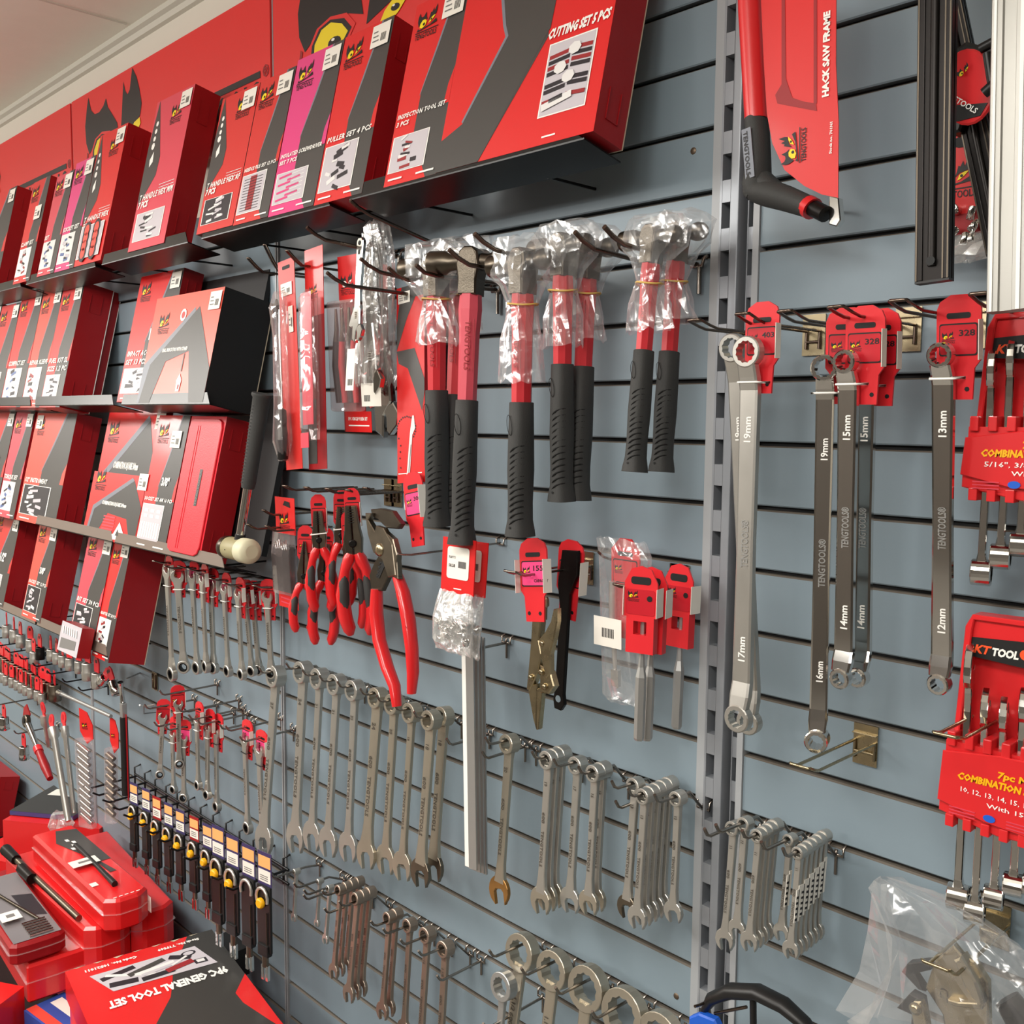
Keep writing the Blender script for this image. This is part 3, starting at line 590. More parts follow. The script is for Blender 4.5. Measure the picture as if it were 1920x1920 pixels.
def hammer(p1, p2, d, label, fr_red, w=.026, head='bare', bag=None, group=None, d2=None, grip='rubber', red='handle_red', bagpar=None, band=True, seed=1, spin=0.0):
    """p1 pixel of head centre, p2 pixel of the grip's end; fr_red = fraction of the length where the rubber grip starts"""
    M, L = hang(p1, p2, d, d2, spin); o = thing('ball_pein_hammer', label, 'hammer', M, group)
    s = L/.36; hw = .019*s
    # head: face (left) - neck - cheek block - neck - ball (right)
    h = B(True); X = lambda prof, m: h.lathe(prof, m, fr((0, 0, 0), (0, 1, 0), (0, 0, 1)), 20)
    X([(.011*s, -.060*s), (.0155*s, -.059*s), (.0160*s, -.057*s), (.0160*s, -.034*s), (.0125*s, -.028*s), (.0115*s, -.015*s)], 'gun')
    X([(.0115*s, .015*s), (.0100*s, .024*s), (.0115*s, .028*s), (.0135*s, .034*s), (.0140*s, .040*s), (.0120*s, .048*s), (.007*s, .053*s), (.001*s, .055*s)], 'gun')
    C = fr((0, 0, 0), (1, 0, 0), (0, 0, 1))
    h.prism([(-.016*s, -.005*s), (-.013*s, .012*s), (-.006*s, .018*s), (.006*s, .018*s), (.013*s, .012*s), (.016*s, -.005*s), (.013*s, -.022*s), (.0125*s, -.042*s), (-.0125*s, -.042*s), (-.013*s, -.022*s)], .030*s, 'gun', C, -.015*s, bev=.002*s)
    h.prism([(-.0125*s, .004*s), (-.008*s, .013*s), (.008*s, .013*s), (.0125*s, .004*s), (.0105*s, -.020*s), (.0112*s, -.0405*s), (-.0112*s, -.0405*s), (-.0105*s, -.020*s)], .0012*s, 'cheek', C, .0145*s)
    h.obj('head', o)
    # fibreglass shaft, octagonal
    def octr(z, a, b_, c=.28): return [(x, y, z) for x, y in ((-a, -b_*(1-c*2)), (-a*(1-c*2), -b_), (a*(1-c*2), -b_), (a, -b_*(1-c*2)), (a, b_*(1-c*2)), (a*(1-c*2), b_), (-a*(1-c*2), b_), (-a, b_*(1-c*2)))]
    zr = -L*fr_red; g = B()
    g.loft([octr(-.041*s, .0125*s, .0145*s), octr(-.06*s, .0135*s, .0155*s), octr(-.09*s, .0115*s, .0145*s), octr(zr-.01, .0105*s, .014*s)], red, False)
    Ft = fr((.004*s, -.01475*s, -.075*s), (0, 0, -1), (1, 0, 0))
    g.text('TENGTOOLS', Ft, 0, -.003*s, .0105*s, 'side_red', w=.062*s, n=.0012, bold=.01); g.box((-.002*s, .0085*s, .0004), (.064*s, .0092*s, .0009), 'side_red', Ft)
    g.obj('shaft', o)
    r = B(True)
    def ell(z, a, b_, n=16): return [(a*math.copysign(abs(math.cos(2*math.pi*j/n))**.7, math.cos(2*math.pi*j/n)), b_*math.copysign(abs(math.sin(2*math.pi*j/n))**.7, math.sin(2*math.pi*j/n)), z) for j in range(n)]
    k = (L+zr)
    pr = [(0, .0118, .0155), (.004, .0128, .0165), (.25, .0135, .0175), (.5, .0140, .0185), (.75, .0125, .0175), (.88, .0135, .0175), (.96, .0165, .0195), (1, .0175, .0200)]
    r.loft([ell(zr-k*f, a*s, b_*s) for f, a, b_ in pr], 'rubber')
    # moulded grooves on the right half and the hang hole
    for i in range(13):
        f = .32+.045*i; z = zr-k*f; pts = []
        for j in range(7):
            a = math.radians(-100+13*j)+0; pts.append((.0143*s*math.cos(a)*1.0, .0186*s*math.sin(a), z-.009*s*((j-6)/6)**2*1.0))
        r.tube(pts, [.0004*s, .0011*s, .0013*s, .0013*s, .0013*s, .0011*s, .0004*s], 'groove_rub', 4)
    r.tube([(-.004*s+.005*s*math.cos(a_), -.0182*s, zr-k*.17+.012*s*math.sin(a_)-.006*s*math.cos(a_)) for a_ in [math.radians(30*q) for q in range(12)]], .0005*s, 'groove_rub', 4, closed=True)
    r.lathe([(.0018*s, 0), (.0018*s, .0004)], 'dark', fr((0, -.0195*s, zr-k*.93), (1, 0, 0), (0, 0, 1)), 8)
    r.obj('rubber_grip', o)
    if bag:
        z0, z1, zt = bag     # top, neck, bottom of skirt (fractions of s*metre below the head centre)
        p = B(); k1 = (bagpar or 1)
        crumple(p, [(.034*s, .016*s, .010*s, 0, 0), (.030*s, .046*s, .024*s, 0, 0), (.010*s, .064*s, .026*s, .002, 0), (-.014*s, .058*s, .027*s, 0, 0), (-.032*s, .034*s, .024*s, 0, 0), (z1*s, .019*s, .019*s, 0, 0)], 'bag', 18, .16, seed)
        crumple(p, [(z1*s, .019*s, .019*s, 0, 0), ((z1*.55+zt*.45)*s, .028*s*k1, .024*s, .001, 0), (zt*s, .038*s*k1, .026*s, .002, 0)], 'bag', 18, .2, seed+5)
        po = p.obj('plastic_bag', o)
        if band:
            q = B(True); q.tube([(.0205*s*math.cos(t_), .0205*s*math.sin(t_), z1*s+.0015*math.sin(2*t_)) for t_ in [2*math.pi*i/16 for i in range(16)]], .0012, 'band', 5, closed=True); q.obj('rubber_band', o)
    return o
hammer((885, 492), (866, 1020), .140, 'bare ball pein hammer with uncovered dark head, in front of the other hammers', .485, red='handle_pink', spin=.42)
hammer((818, 500), (820, 986), .145, 'hammer with its head in a clear bag beside the chain wrench box, leftmost hammer', .47, bag=(0, -.045, -.105), seed=3, spin=.2)
hammer((866, 492), (846, 984), .095, 'hammer mostly hidden behind the bare one', .50, bag=(0, -.045, -.09), seed=4)
hammer((981, 492), (975, 1005), .150, 'single hammer in a long clear skirted bag, third from the right', .505, bag=(0, -.055, -.155), seed=5)
hammer((1056, 462), (1053, 940), .130, 'front hammer of the bagged pair hanging left of the small twins', .455, bag=(0, -.062, -.14), seed=6)
hammer((1103, 470), (1083, 938), .085, 'rear hammer of the bagged pair, yellow band around its neck', .46, bag=(0, -.062, -.13), seed=7)
hammer((1224, 445), (1190, 885), .115, 'front small hammer at the right, bag spread like a skirt', .48, bag=(0, -.072, -.145), bagpar=1.2, seed=8)
hammer((1270, 440), (1240, 885), .072, 'rear small hammer at the far right of the hammer row', .49, bag=(0, -.072, -.13), seed=9)

# ------------------------------------------------------------------ spanners
def ring_pts(R, n=24): return [(R*math.cos(2*math.pi*i/n), R*math.sin(2*math.pi*i/n)) for i in range(n)]
def annulus(b, R, ri, t, m, F, n=24, pts12=True, bev=.0008):
    out = ring_pts(R, n); inn = [(ri*(1.0 if (i % 2) else .90)*math.cos(2*math.pi*i/n), ri*(1.0 if (i % 2) else .90)*math.sin(2*math.pi*i/n)) if pts12 else (ri*math.cos(2*math.pi*i/n), ri*math.sin(2*math.pi*i/n)) for i in range(n)]
    rim = [(x*(1-bev/R), y*(1-bev/R)) for x, y in out]; vs = []
    for pts, z in ((inn, -t/2), (rim, -t/2), (out, -t/2+bev), (out, t/2-bev), (rim, t/2), (inn, t/2)): vs += [F @ Vector((x, y, z)) for x, y in pts]
    fs = []
    for k in range(6):
        for i in range(n):
            a, c = k*n, ((k+1) % 6)*n; fs.append((a+i, a+(i+1) % n, c+(i+1) % n, c+i))
    b.add(vs, fs, m, False)
def jaw_pts(R, gap, ang=15):
    a0 = math.degrees(math.asin(min(.95, gap/2/R))); pts = []
    for i in range(15):
        a = math.radians(-90+a0+8+(360-2*a0-16)*i/14+ang); pts.append((R*math.cos(a)*(.94), R*math.sin(a)))
    g = gap/2; c, s_ = math.cos(math.radians(ang)), math.sin(math.radians(ang))
    for x, y in ((-g, -R*.93), (-g, -R*.10), (-g*.55, R*.12), (g*.55, R*.12), (g, -R*.10), (g, -R*.93)): pts.append((x*c-y*s_, x*s_+y*c))
    return pts
def spanner_mesh(L, m='satin', wide=1.0, size=None, txt=True, R=None, jm=None):
    "ring at the origin (axis y), open jaw L below"
    b = B(); R = R or .060*L; Ro = .090*L; w = .033*L*wide; t = .0065+.008*L; F = FRONT()
    annulus(b, R, R*.70, t*1.6+.022*L, m, FRONT(0, 0, 0), bev=.0009)
    zj = -(L-Ro)
    pr = [(-R*.55, w*1.05, t*.55), (-R*.98, w*1.05, t*.55), (-R*1.5, w, t*.42), (-L*.5, w*.93, t*.40), (zj+Ro*1.9, w*.95, t*.42), (zj+Ro*1.1, w*1.2, t*.42), (zj+Ro*.55, w*1.55, t*.40)]
    ring = lambda z, a, h: [(-a, -h*.75, z), (-a*.82, -h, z), (a*.82, -h, z), (a, -h*.75, z), (a, h*.75, z), (a*.82, h, z), (-a*.82, h, z), (-a, h*.75, z)]
    b.loft([ring(z, a, h) for z, a, h in pr], m, False)
    b.prism([(x, y) for x, y in jaw_pts(Ro, Ro*.92)], t*.8, jm or m, fr((0, 0, zj), (1, 0, 0), (0, 0, 1)), -t*.4, bev=.0007)
    if txt:
        Ft = fr((w*.35, -t*.41, -L*.34), (0, 0, -1), (1, 0, 0))
        b.text('TENGTOOLS', Ft, L*.12, -w*.95, w*1.0, 'engrave', w=L*.23, n=.0006, sp=1.1); b.text('600', Ft, 0, -w*.95, w*1.0, 'engrave', w=L*.07, n=.0006)
        if size:
            Fs = fr((w*.45, -t*.43, -R*2.4), (0, 0, -1), (1, 0, 0)); b.text(size, Fs, 0, -w*.95, w*1.1, 'engrave', n=.0006)
    return b
def spanners(ring, tip, d, label, n=1, step=.0125, m='satin', wide=1.0, size=None, group=None, lab2=None, name='combination_spanner', stick=False, R=None, jm=None, spin=0.0):
    "n spanners one behind another on one hook"
    M, L = hang(ring, tip, d, None, spin); RR = R or .060*L; LAST[:] = [M[0][3], M[2][3], RR]
    b = spanner_mesh(L+RR*0, m, wide, size, R=R, jm=jm); o = b.obj(name, None, M)
    tag(o, label, 'spanner', group or (lab2 and lab2)); out = [o]
    for i in range(1, n):
        c = dup(o, shift(M, step*i, 0, .0006*i), None, group or lab2); out.append(c)
        c['label'] = label if group is None and lab2 is None else c['label']
    if n > 1:
        ords = ['front', 'second', 'third', 'fourth', 'fifth', 'sixth', 'seventh']
        for i, c in enumerate(out): c['label'] = ('%s one of %s' % (ords[i] if i < n-1 else 'rear', label)); c['group'] = group or lab2 or label
    if stick:
        for i, c in enumerate(out):
            q = B(); zz = -L*(.38-.02*i); q.box((L*.033, -.003, zz-.03), (L*.033+.0006, .003, zz+.01), 'label'); q.box((L*.033, -.0075, zz-.03), (L*.033+.0006, -.0015, zz+.006), 'label')
            for k in range(5): q.box((L*.033+.0004, -.0072, zz-.028+.006*k), (L*.033+.0009, -.003, zz-.0255+.006*k), 'ink')
            q.obj('price_sticker', c)
    return out
LAST = [9, 0, 0]
def wall_hook(x, k, L, label, group='chrome single wire hooks', **kw):
    "when a ring was just hung at this x the wire runs through the top of that ring"
    if abs(x-LAST[0]) < 1e-5: kw['rise'] = max(-.03, min(.035, LAST[1]+LAST[2]*.52-(gz(k)-.010)))
    return single_hook(x, gz(k), L, label, group, **kw)
g1 = 'large combination spanners of the upper row'
big = [((518, 1268), (493, 1604), 1.0, '27', 'satin', 'long combination spanner hanging over the bay joint, leftmost of the upper spanner row'),
 ((569, 1260), (553, 1600), 1.05, '24', 'satin', 'large spanner directly right of the bay joint, first in the middle bay'),
 ((600, 1272), (584, 1596), .8, '21', 'satin', 'slim spanner with a clear sticker on its shank, second in the middle bay'),
 ((632, 1283), (614, 1608), .85, '21', 'satin', 'third large spanner of the middle bay, left of the channel lock plier handles'),
 ((666, 1294), (652, 1617), .82, '22', 'satin', 'fourth large spanner of the middle bay, with an engraved shank'),
 ((709, 1308), (685, 1630), 1.2, '24', 'dull_satin', 'broad matt spanner with a wide open jaw, fifth in the middle bay'),
 ((740, 1320), (722, 1640), .85, '20', 'dull_satin', 'sixth large spanner, just left of the red plier handle tip'),
 ((773, 1336), (753, 1652), .75, '18', 'dull_satin', 'narrow spanner right under the red plier handle tip')]
mat('dull_satin', (190, 182, 166), .36, .85, noise=.14, scale=25, stretch=(1, 1, .4)); mat('brass_rust', (172, 128, 74), .42, .8, noise=.22, scale=60); mat('copper_satin', (164, 148, 134), .36, .85, noise=.15, scale=25, stretch=(1, 1, .4))
for ring, tip, w, sz, m, lb in big:
    spanners(ring, tip, .062, lb, m=m, wide=w, size=sz, group=g1)
    P = at(*ring, .062); wall_hook(P.x, 13, .092, 'wire hook holding the '+lb.split(',')[0].replace('long combination ', 'long '), 'wire hooks of the upper spanner row')
spanners((809, 1350), (787, 1664), .066, 'the broad brownish spanner pair beside the aluminium rulers', 2, .026, 'dull_satin', 1.1, '18', jm='dull_steel')
wall_hook(at(809, 1350, .066).x, 13, .095, 'wire hook holding the brownish spanner pair')
row = [((956, 1394), (935, 1696), 1, 0, .95, 'dull_satin', '20', 'spanner with a rust-yellow jaw right of the aluminium rulers', 'brass_rust'),
 ((1030, 1424), (1013, 1714), 3, .0125, .9, 'satin', '19', 'the three stacked spanners with large round rings', 'dull_satin'),
 ((1084, 1434), (1068, 1712), 1, 0, .9, 'satin', '17', 'lone mid-size spanner between the stacks of three and two', None),
 ((1117, 1449), (1103, 1716), 2, .014, .9, 'satin', '16', 'the two stacked yellowish spanners in the middle of the row', 'dull_satin'),
 ((1192, 1472), (1174, 1722), 1, 0, .95, 'satin', '13', 'spanner peeping out left of the dense stack of five', 'dull_steel'),
 ((1210, 1492), (1194, 1742), 5, .0125, .9, 'satin', '13', 'the dense stack of five small spanners', 'satin'),
 ((1272, 1496), (1262, 1730), 1, 0, .9, 'satin', '12', 'small lone spanner nearest the upright, end of the upper row', None)]
for ring, tip, n, st, w, m, sz, lb, jm in row:
    d = .058 if n == 1 else .072
    spanners(ring, tip, d, lb, n, st, m, w, sz, jm=jm)
    wall_hook(at(*ring, d).x, 13, .10, 'wire hook holding '+lb.replace('lone ', 'the lone ').split(',')[0])
for px, lb in (((848, 1342), 'left of'), ((915, 1392), 'right of')): wall_hook(at(*px, .08).x, 13, .085, 'empty wire hook '+lb+' the hanging aluminium rulers')
wall_hook(at(1165, 1485, .08).x, 13, .085, 'empty wire hook between the stacks of two and five')
# lower rows in the middle bay
low = [((556, 1634), (551, 1728), 1, 0, .9, 'satin', None, 'tiny spanner hanging nearest the bay joint, lower row', 18),
 ((600, 1652), (594, 1738), 1, 0, .9, 'satin', None, 'second tiny spanner of the lower row, with a white sticker', 18),
 ((619, 1665), (610, 1770), 1, 0, .9, 'satin', None, 'third small spanner of the lower row, jaw turned dark', 18),
 ((639, 1668), (625, 1836), 4, .013, .9, 'copper_satin', None, 'the stack of four coppery spanners in the lower row', 18),
 ((671, 1684), (653, 1880), 3, .013, .95, 'copper_satin', None, 'the stack of three coppery spanners in the lower row', 18),
 ((731, 1720), (716, 1912), 2, .014, .9, 'copper_satin', '7/8', 'the pair of spanners in the middle of the lower row', 18),
 ((769, 1734), (757, 1950), 1, 0, .85, 'copper_satin', '1IN', 'coppery spanner right of the pair in the lower row', 18),
 ((802, 1752), (786, 2000), 1, 0, .9, 'copper_satin', '1.1/16', 'coppery spanner left of the last one in the lower row', 18),
 ((836, 1778), (822, 2035), 1, 0, .9, 'copper_satin', '1.1/8', 'last coppery spanner of the lower row, left of the empty hook', 18)]
for ring, tip, n, st, w, m, sz, lb, k in low:
    d = .055 if n == 1 else .072
    spanners(ring, tip, d, lb, n, st, m, w, sz); wall_hook(at(*ring, d).x, k, .105, 'wire hook holding '+lb.split(',')[0])
wall_hook(at(905, 1812, .0).x, 18, .09, 'empty wire hook in the lower row right of the coppery spanners')
for i, px in enumerate(((660, 1655), (700, 1680))): wall_hook(at(*px, .0).x, 18, .10, ('empty wire hook between the %s lower stacks' % ('left', 'right')[i]))
spanners((945, 1848), (925, 2080), .085, 'bright flat ring spanner hung low on its own hook beside the huge spanners', 1, 0, 'alu', .95, R=.021)
wall_hook(at(945, 1835, .085).x, 18, .12, 'wire hook with an upturned tip holding the bright low ring spanner')
huge = [((980, 1785), (935, 2120), 'huge spanner with a rusty ring, leftmost of the huge ones'), ((1040, 1818), (1000, 2150), 'huge spanner marked 1.1/2 with a rusty ring, second of the huge ones'), ((1104, 1852), (1062, 2190), 'huge spanner with a wide ring, third of the huge ones'), ((1172, 1900), (1130, 2250), 'huge spanner with the widest open ring, fourth of the huge ones'), ((1240, 1945), (1200, 2300), 'huge spanner only showing the top of its ring at the bottom edge')]
for i, (ring, tip, lb) in enumerate(huge):
    spanners(ring, tip, .055, lb, 1, 0, 'dull_satin', 1.15, '1.1/2', R=(.0275, .028, .031, .034, .033)[i], jm='brass_rust')
    P = at(*ring, .055); wall_hook(P.x, 17, .115, 'wire hook holding the '+lb.split(',')[0].replace(' only showing the top of its ring at the bottom edge', ' at the bottom edge'), up=.014)
# right bay
rb = [((1377, 1552), (1358, 1782), 1, 0, 'small spanner hanging over the uprights, leftmost of the right bay row', False), ((1398, 1544), (1381, 1762), 1, 0, 'small spanner half behind the leftmost one of the right bay row', False),
 ((1424, 1566), (1404, 1784), 4, .011, 'the stack of four small spanners in the right bay', False), ((1482, 1574), (1464, 1764), 1, 0, 'small spanner with a white strip sticker left of the stickered stack', True), ((1500, 1598), (1482, 1798), 6, .0105, 'the stack of six small spanners with barcode stickers', True)]
for ring, tip, n, st, lb, sk in rb:
    d = .060 if n == 1 else .085
    spanners(ring, tip, d, lb, n, st, 'satin', .95, '11', stick=sk); wall_hook(at(*ring, d).x, 13, .115, 'wire hook holding '+lb.split(',')[0])

# ------------------------------------------------------------------ tags
def tag_card(b, w=.036, h=.075, ty='red', txt=None, F=None, tongue=True):
    "plastic hang tag: slotted head, framed label, tongue with holes; origin at the slot"
    F = F or FRONT(); lm = {'red': 'tag_dark', 'pink': 'tag_pink', 'plain': 'tag_red'}[ty]
    b.prism([(-w/2, -h*.42), (-w/2, h*.06), (-w*.42, h*.14), (-w*.18, h*.2), (w*.18, h*.2), (w*.42, h*.14), (w/2, h*.06), (w/2, -h*.42), (w*.36, -h*.50), (w*.32, -h*.8), (-w*.32, -h*.8), (-w*.36, -h*.50)] if tongue else [(-w/2, -h*.42), (-w/2, h*.06), (-w*.2, h*.2), (w*.2, h*.2), (w/2, h*.06), (w/2, -h*.42)], .0025, 'tag_red', F, -.00125)
    b.prism(rrect(-w*.27, -h*.025, w*.27, h*.03, h*.02, 2), .0029, 'dark', F, -.00125)
    b.prism(rrect(-w*.43, -h*.38, w*.43, -h*.07, w*.05, 2), .0007, 'ink', F, .0012); b.prism(rrect(-w*.41, -h*.365, w*.41, -h*.085, w*.05, 2), .0007, lm, F, .0014)
    logo(b, F, -w*.36, -h*.25, w*.30, n=.0023, txt=True)
    if txt: b.text(txt, F, w*.02, -h*.19, w*.19, 'ink', w=w*.36, bold=.02, n=.0024)
    for x in (-.2, .2):
        if tongue: b.lathe([(w*.055, 0), (w*.055, .0004)], 'dark', F @ Matrix.Translation((x*w, -h*.7, .0013)), 8)
    return b
def price_fold(b, w=.036, h=.075, s=1):
    b.box((w*.5*s, -.009, -h*.40), (w*.5*s+.0006, .004, -h*.02), 'label')
# long ring spanners of the right bay
def ring_spanner(p1, p2, d, label, R=.014, w=.0085, t=.007, tagp=None, m='chrome', txt=('19mm', '17mm'), tall=.012, ty='red', spin=0.0, tagtext='403', tagw=.040, group=None, d2=None):
    M, L = hang(p1, p2, d, d2, spin); o = thing('ring_spanner', label, 'spanner', M, group)
    b = B()
    off = .010
    annulus(b, R, R*.72, tall, m, FRONT(0, -off*.3, 0), bev=.0012); annulus(b, R*.92, R*.62, tall, m, FRONT(0, -off*.3, -L), bev=.0012)
    ring = lambda z, a, h, y: [(-a, y-h*.7, z), (-a*.8, y-h, z), (a*.8, y-h, z), (a, y-h*.7, z), (a, y+h*.7, z), (a*.8, y+h, z), (-a*.8, y+h, z), (-a, y+h*.7, z)]
    b.loft([ring(-R*.8, w, t*.6, -off*.3), (ring(-R*1.6, w*1.05, t*.62, off*.1)), ring(-R*2.4, w*1.05, t*.55, off*.3), ring(-L*.5, w*.95, t*.5, off*.3), ring(-L+R*2.4, w*1.05, t*.55, off*.3), ring(-L+R*1.5, w*1.1, t*.62, 0), ring(-L+R*.7, w, t*.6, -off*.3)], m, False)
    yy = off*.3-t*.51
    Fb = fr((-w*.45, yy, -L*.58), (0, 0, 1), (-1, 0, 0)); b.text('TENGTOOLS®', Fb, 0, -w*.9, w*1.1, 'alu', w=L*.13, n=.0006)
    b.text(txt[0], fr((-w*.45, yy, -L*.24), (0, 0, 1), (-1, 0, 0)), 0, -w*.9, w*1.1, 'white', n=.0006); b.text(txt[1], fr((-w*.45, yy, -L*.84), (0, 0, 1), (-1, 0, 0)), 0, -w*.9, w*1.1, 'white', n=.0006)
    b.obj('spanner_body', o)
    if tagp:
        q = B(); tx, tz = tagp; F = FRONT(tx, off+.002, tz); tag_card(q, tagw, .095, ty, tagtext, F); q.obj('hang_tag', o)
        q = B(); q.box((tx+tagw*.5, .004, tz-.04), (tx+tagw*.5+.0006, .014, tz-.004), 'label'); q.obj('price_sticker', o)
        q = B(True); zz = -R*1.9; q.tube([(-w*1.1, yy-.002, zz), (w*1.1, yy-.002, zz), (w*1.8, off+.001, zz), (-w*1.8, off+.001, zz)], .0012, 'white', 5, closed=True); q.obj('cable_tie', o)
    return o
zu = gz(5.0)
ring_spanner((1406, 660), (1388, 1345), .130, 'longest chrome ring spanner marked 17mm and 19mm, front one of the left pair', R=.0165, w=.0105, t=.009, tagp=(.007, .033), m='satin')
ring_spanner((1378, 652), (1408, 1352), .105, 'long ring spanner twisted behind the longest one, its ring showing left of the tag', R=.0155, w=.010, t=.009, m='satin', d2=.075)
ring_spanner((1548, 690), (1533, 1385), .120, 'dark chrome ring spanner with a deep socket-like upper ring, turned sideways', R=.0130, w=.0085, tall=.020, tagp=(.018, .040), m='chrome', spin=.35, txt=('19mm', '16mm'), tagtext='385')
ring_spanner((1589, 678), (1580, 1270), .125, 'dark chrome 14mm ring spanner, front one of the pair under the paler tag', R=.0115, w=.0095, tagp=(.012, .034), m='chrome', txt=('15mm', '14mm'), tagtext='328')
ring_spanner((1622, 682), (1612, 1268), .100, 'dark chrome 14mm ring spanner, rear one of the pair', R=.0115, w=.0095, tagp=(.010, .034), m='chrome', txt=('15mm', '14mm'), tagtext='328')
ring_spanner((1767, 665), (1764, 1280), .115, 'dark chrome 12mm ring spanner beside the red spanner racks', R=.0115, w=.0095, tagp=(.010, .034), m='chrome', txt=('13mm', '12mm'), tagtext='328')
for tip, d, pl, lb in (((1300, 600), .135, 0, 'wire loop hook with an empty tip over the slotted uprights'), ((1390, 588), .150, 0, 'wire loop hook through the tag marked 403'), ((1470, 583), .150, 1, 'wire loop hook between the two left ring spanner tags'), ((1565, 575), .160, 1, 'wire loop hook through the paler spanner tag'), ((1682, 563), .170, 0, 'wire loop hook through the tag marked 328'), ((1835, 550), .170, 0, 'wire loop hook beside the white aluminium rail')):
    P = at(*tip, d); loop_hook(P.x, gz(5)-.004, d, lb, 'brown wire loop hooks', w=.016, up=P.z-(gz(5)-.004)+.020, plate=True, fwd=.035)
P = at(1500, 1425, .130); loop_hook(P.x+.008, gz(11)-.002, .145, 'empty wire loop hook on a brass-coloured plate, right bay', 'empty loop hooks', m='nickel', w=.023, up=.006)
P = at(1750, 1800, .13); loop_hook(P.x+.01, gz(13)-.002, .150, 'loop hook on a brass-coloured plate carrying the welding clamp', 'empty loop hooks', m='nickel', w=.026, up=.010)
mat('alu_white', (158, 156, 150), .32, .4); mat('tagor', (236, 84, 40), .4)
# ------------------------------------------------------------------ packs and tools, middle bay
def carded(p1, p2, d, w, label, cat='pack', d2=None, spin=0.0, name='carded_pack'):
    M, L = hang(p1, p2, d, d2, spin); return thing(name, label, cat, M), L
k3 = gz(3); 
def wire(pts, label, r=.0019, m='wire_brown', group=None, name='wire_hook', clip=None):
    b = B(True); b.tube(pts, r, m, 6); o = b.obj(name); tag(o, label, 'hook', group)
    if clip:
        x, z = clip; c = B(True); c.tube([(x-.008, .004, z), (x-.008, -.004, z-.004), (x-.008, -.004, z-.012), (x+.008, -.004, z-.012), (x+.008, -.004, z-.004), (x+.008, .004, z)], r, 'wire', 6); c.obj('wall_clip', o)
    return o
def rod(tip, d, zg, label, up=.012, back=.025, m='wire_brown', group='display hooks above the plier row', r=.0019, tip2=None, zoff=-.010):
    "straight wire from groove height zg out to the tip pixel at distance d"
    P = at(*tip, d); x = P.x
    return wire([(x, -.003, zg+zoff), (x, -d+back, P.z-up), (x, -d+back*.4, P.z-up*.6), (x, -d, P.z)], label, r, m, group, clip=(x, zg))
# 1 + 2 tall blister cards
for tip, d, lb in (((464, 484), .135, 'thin hook with a looped tip holding the screwdriver pick-up card'), ((537, 470), .130, 'thin hook with a looped tip holding the clear tube card'), ((495, 459), .120, 'thin hook with a curled tip above the two tall cards')):
    P = at(*tip, d); loop_hook(P.x, gz(3)-.002, d, lb, 'thin looped hooks above the tall red cards', w=.007, up=max(.004, P.z-(gz(3)-.022)), plate=False, fwd=.03)
o, L = carded((536, 500), (552, 880), .105, .05, 'tall red hanging card with a black handled pick-up tool', d2=.115)
b = B(); b.box((-.026, .000, -L), (.026, .0008, .012), 'red2'); b.box((-.026, .0008, -L), (.026, .0012, .012), 'card'); F = FRONT(0, 0, 0)
b.prism(rrect(-.012, -.004, .012, .002, .002, 2), .0004, 'dark', F, 0); b.obj('card', o)
q = B(); sticker(q, F, -.018, -.050, .036, .022); sticker(q, F, .004, -.115, .014, .045, .0016); q.obj('price_sticker', o)
q = B(True); q.tube([(-.004, -.014, -.075), (-.006, -.014, -.12), (-.008, -.014, -L+.100)], [.0016, .0022, .0026], 'chrome', 8); q.tube([(-.014, -.012, -.055), (-.016, -.012, -.062), (-.006, -.014, -.10)], [.002, .004, .002], 'blacksteel', 8); q.obj('shaft', o)
q = B(True); q.lathe([(.004, 0), (.009, -.004), (.0095, -.02), (.0085, -.03), (.0105, -.045), (.0108, -.075), (.009, -.088), (.004, -.092)], 'black_plastic', fr((-.009, -.016, -L+.106), (1, 0, 0), (0, 1, 0)), 14); q.obj('handle', o)
q = B(); crumple(q, [(-.045, .012, .010, -.006, -.012), (-.07, .020, .014, -.006, -.014), (-.12, .012, .012, -.007, -.014), (-L+.11, .014, .014, -.008, -.015), (-L+.05, .016, .016, -.009, -.016), (-L+.015, .008, .008, -.009, -.015)], 'blister', 12, .08, 5, cap=True); q.obj('blister', o)
o, L = carded((588, 480), (596, 880), .085, .05, 'tall red hanging card with an empty-looking clear tube blister, right of the pick-up tool', d2=.10)
b = B(); b.box((-.028, 0, -L), (.028, .0008, .014), 'side_red'); b.box((-.028, -.0003, -L*.28), (.028, 0, .014), 'red'); logo(b, FRONT(), -.014, -.07, .026); b.poly([(-.026, -L+.01), (.0, -L+.01), (.0, -L+.12), (-.026, -L+.12)], 'blade', FRONT(), .0006); b.obj('card', o)
q = B(); crumple(q, [(-.06, .010, .010, .002, -.010), (-.075, .020, .015, .002, -.014), (-.16, .019, .016, .002, -.015), (-L+.07, .020, .016, .004, -.016), (-L+.05, .014, .010, .006, -.012)], 'blister', 12, .05, 8, cap=True); q.obj('blister', o)
q = B(); q.box((-.012, -.020, -L+.075), (.020, -.0195, -.065), 'rose'); q.box((.002, -.034, -L+.035), (.026, -.033, -L+.06), 'rose'); q.obj('tool_sleeve', o)
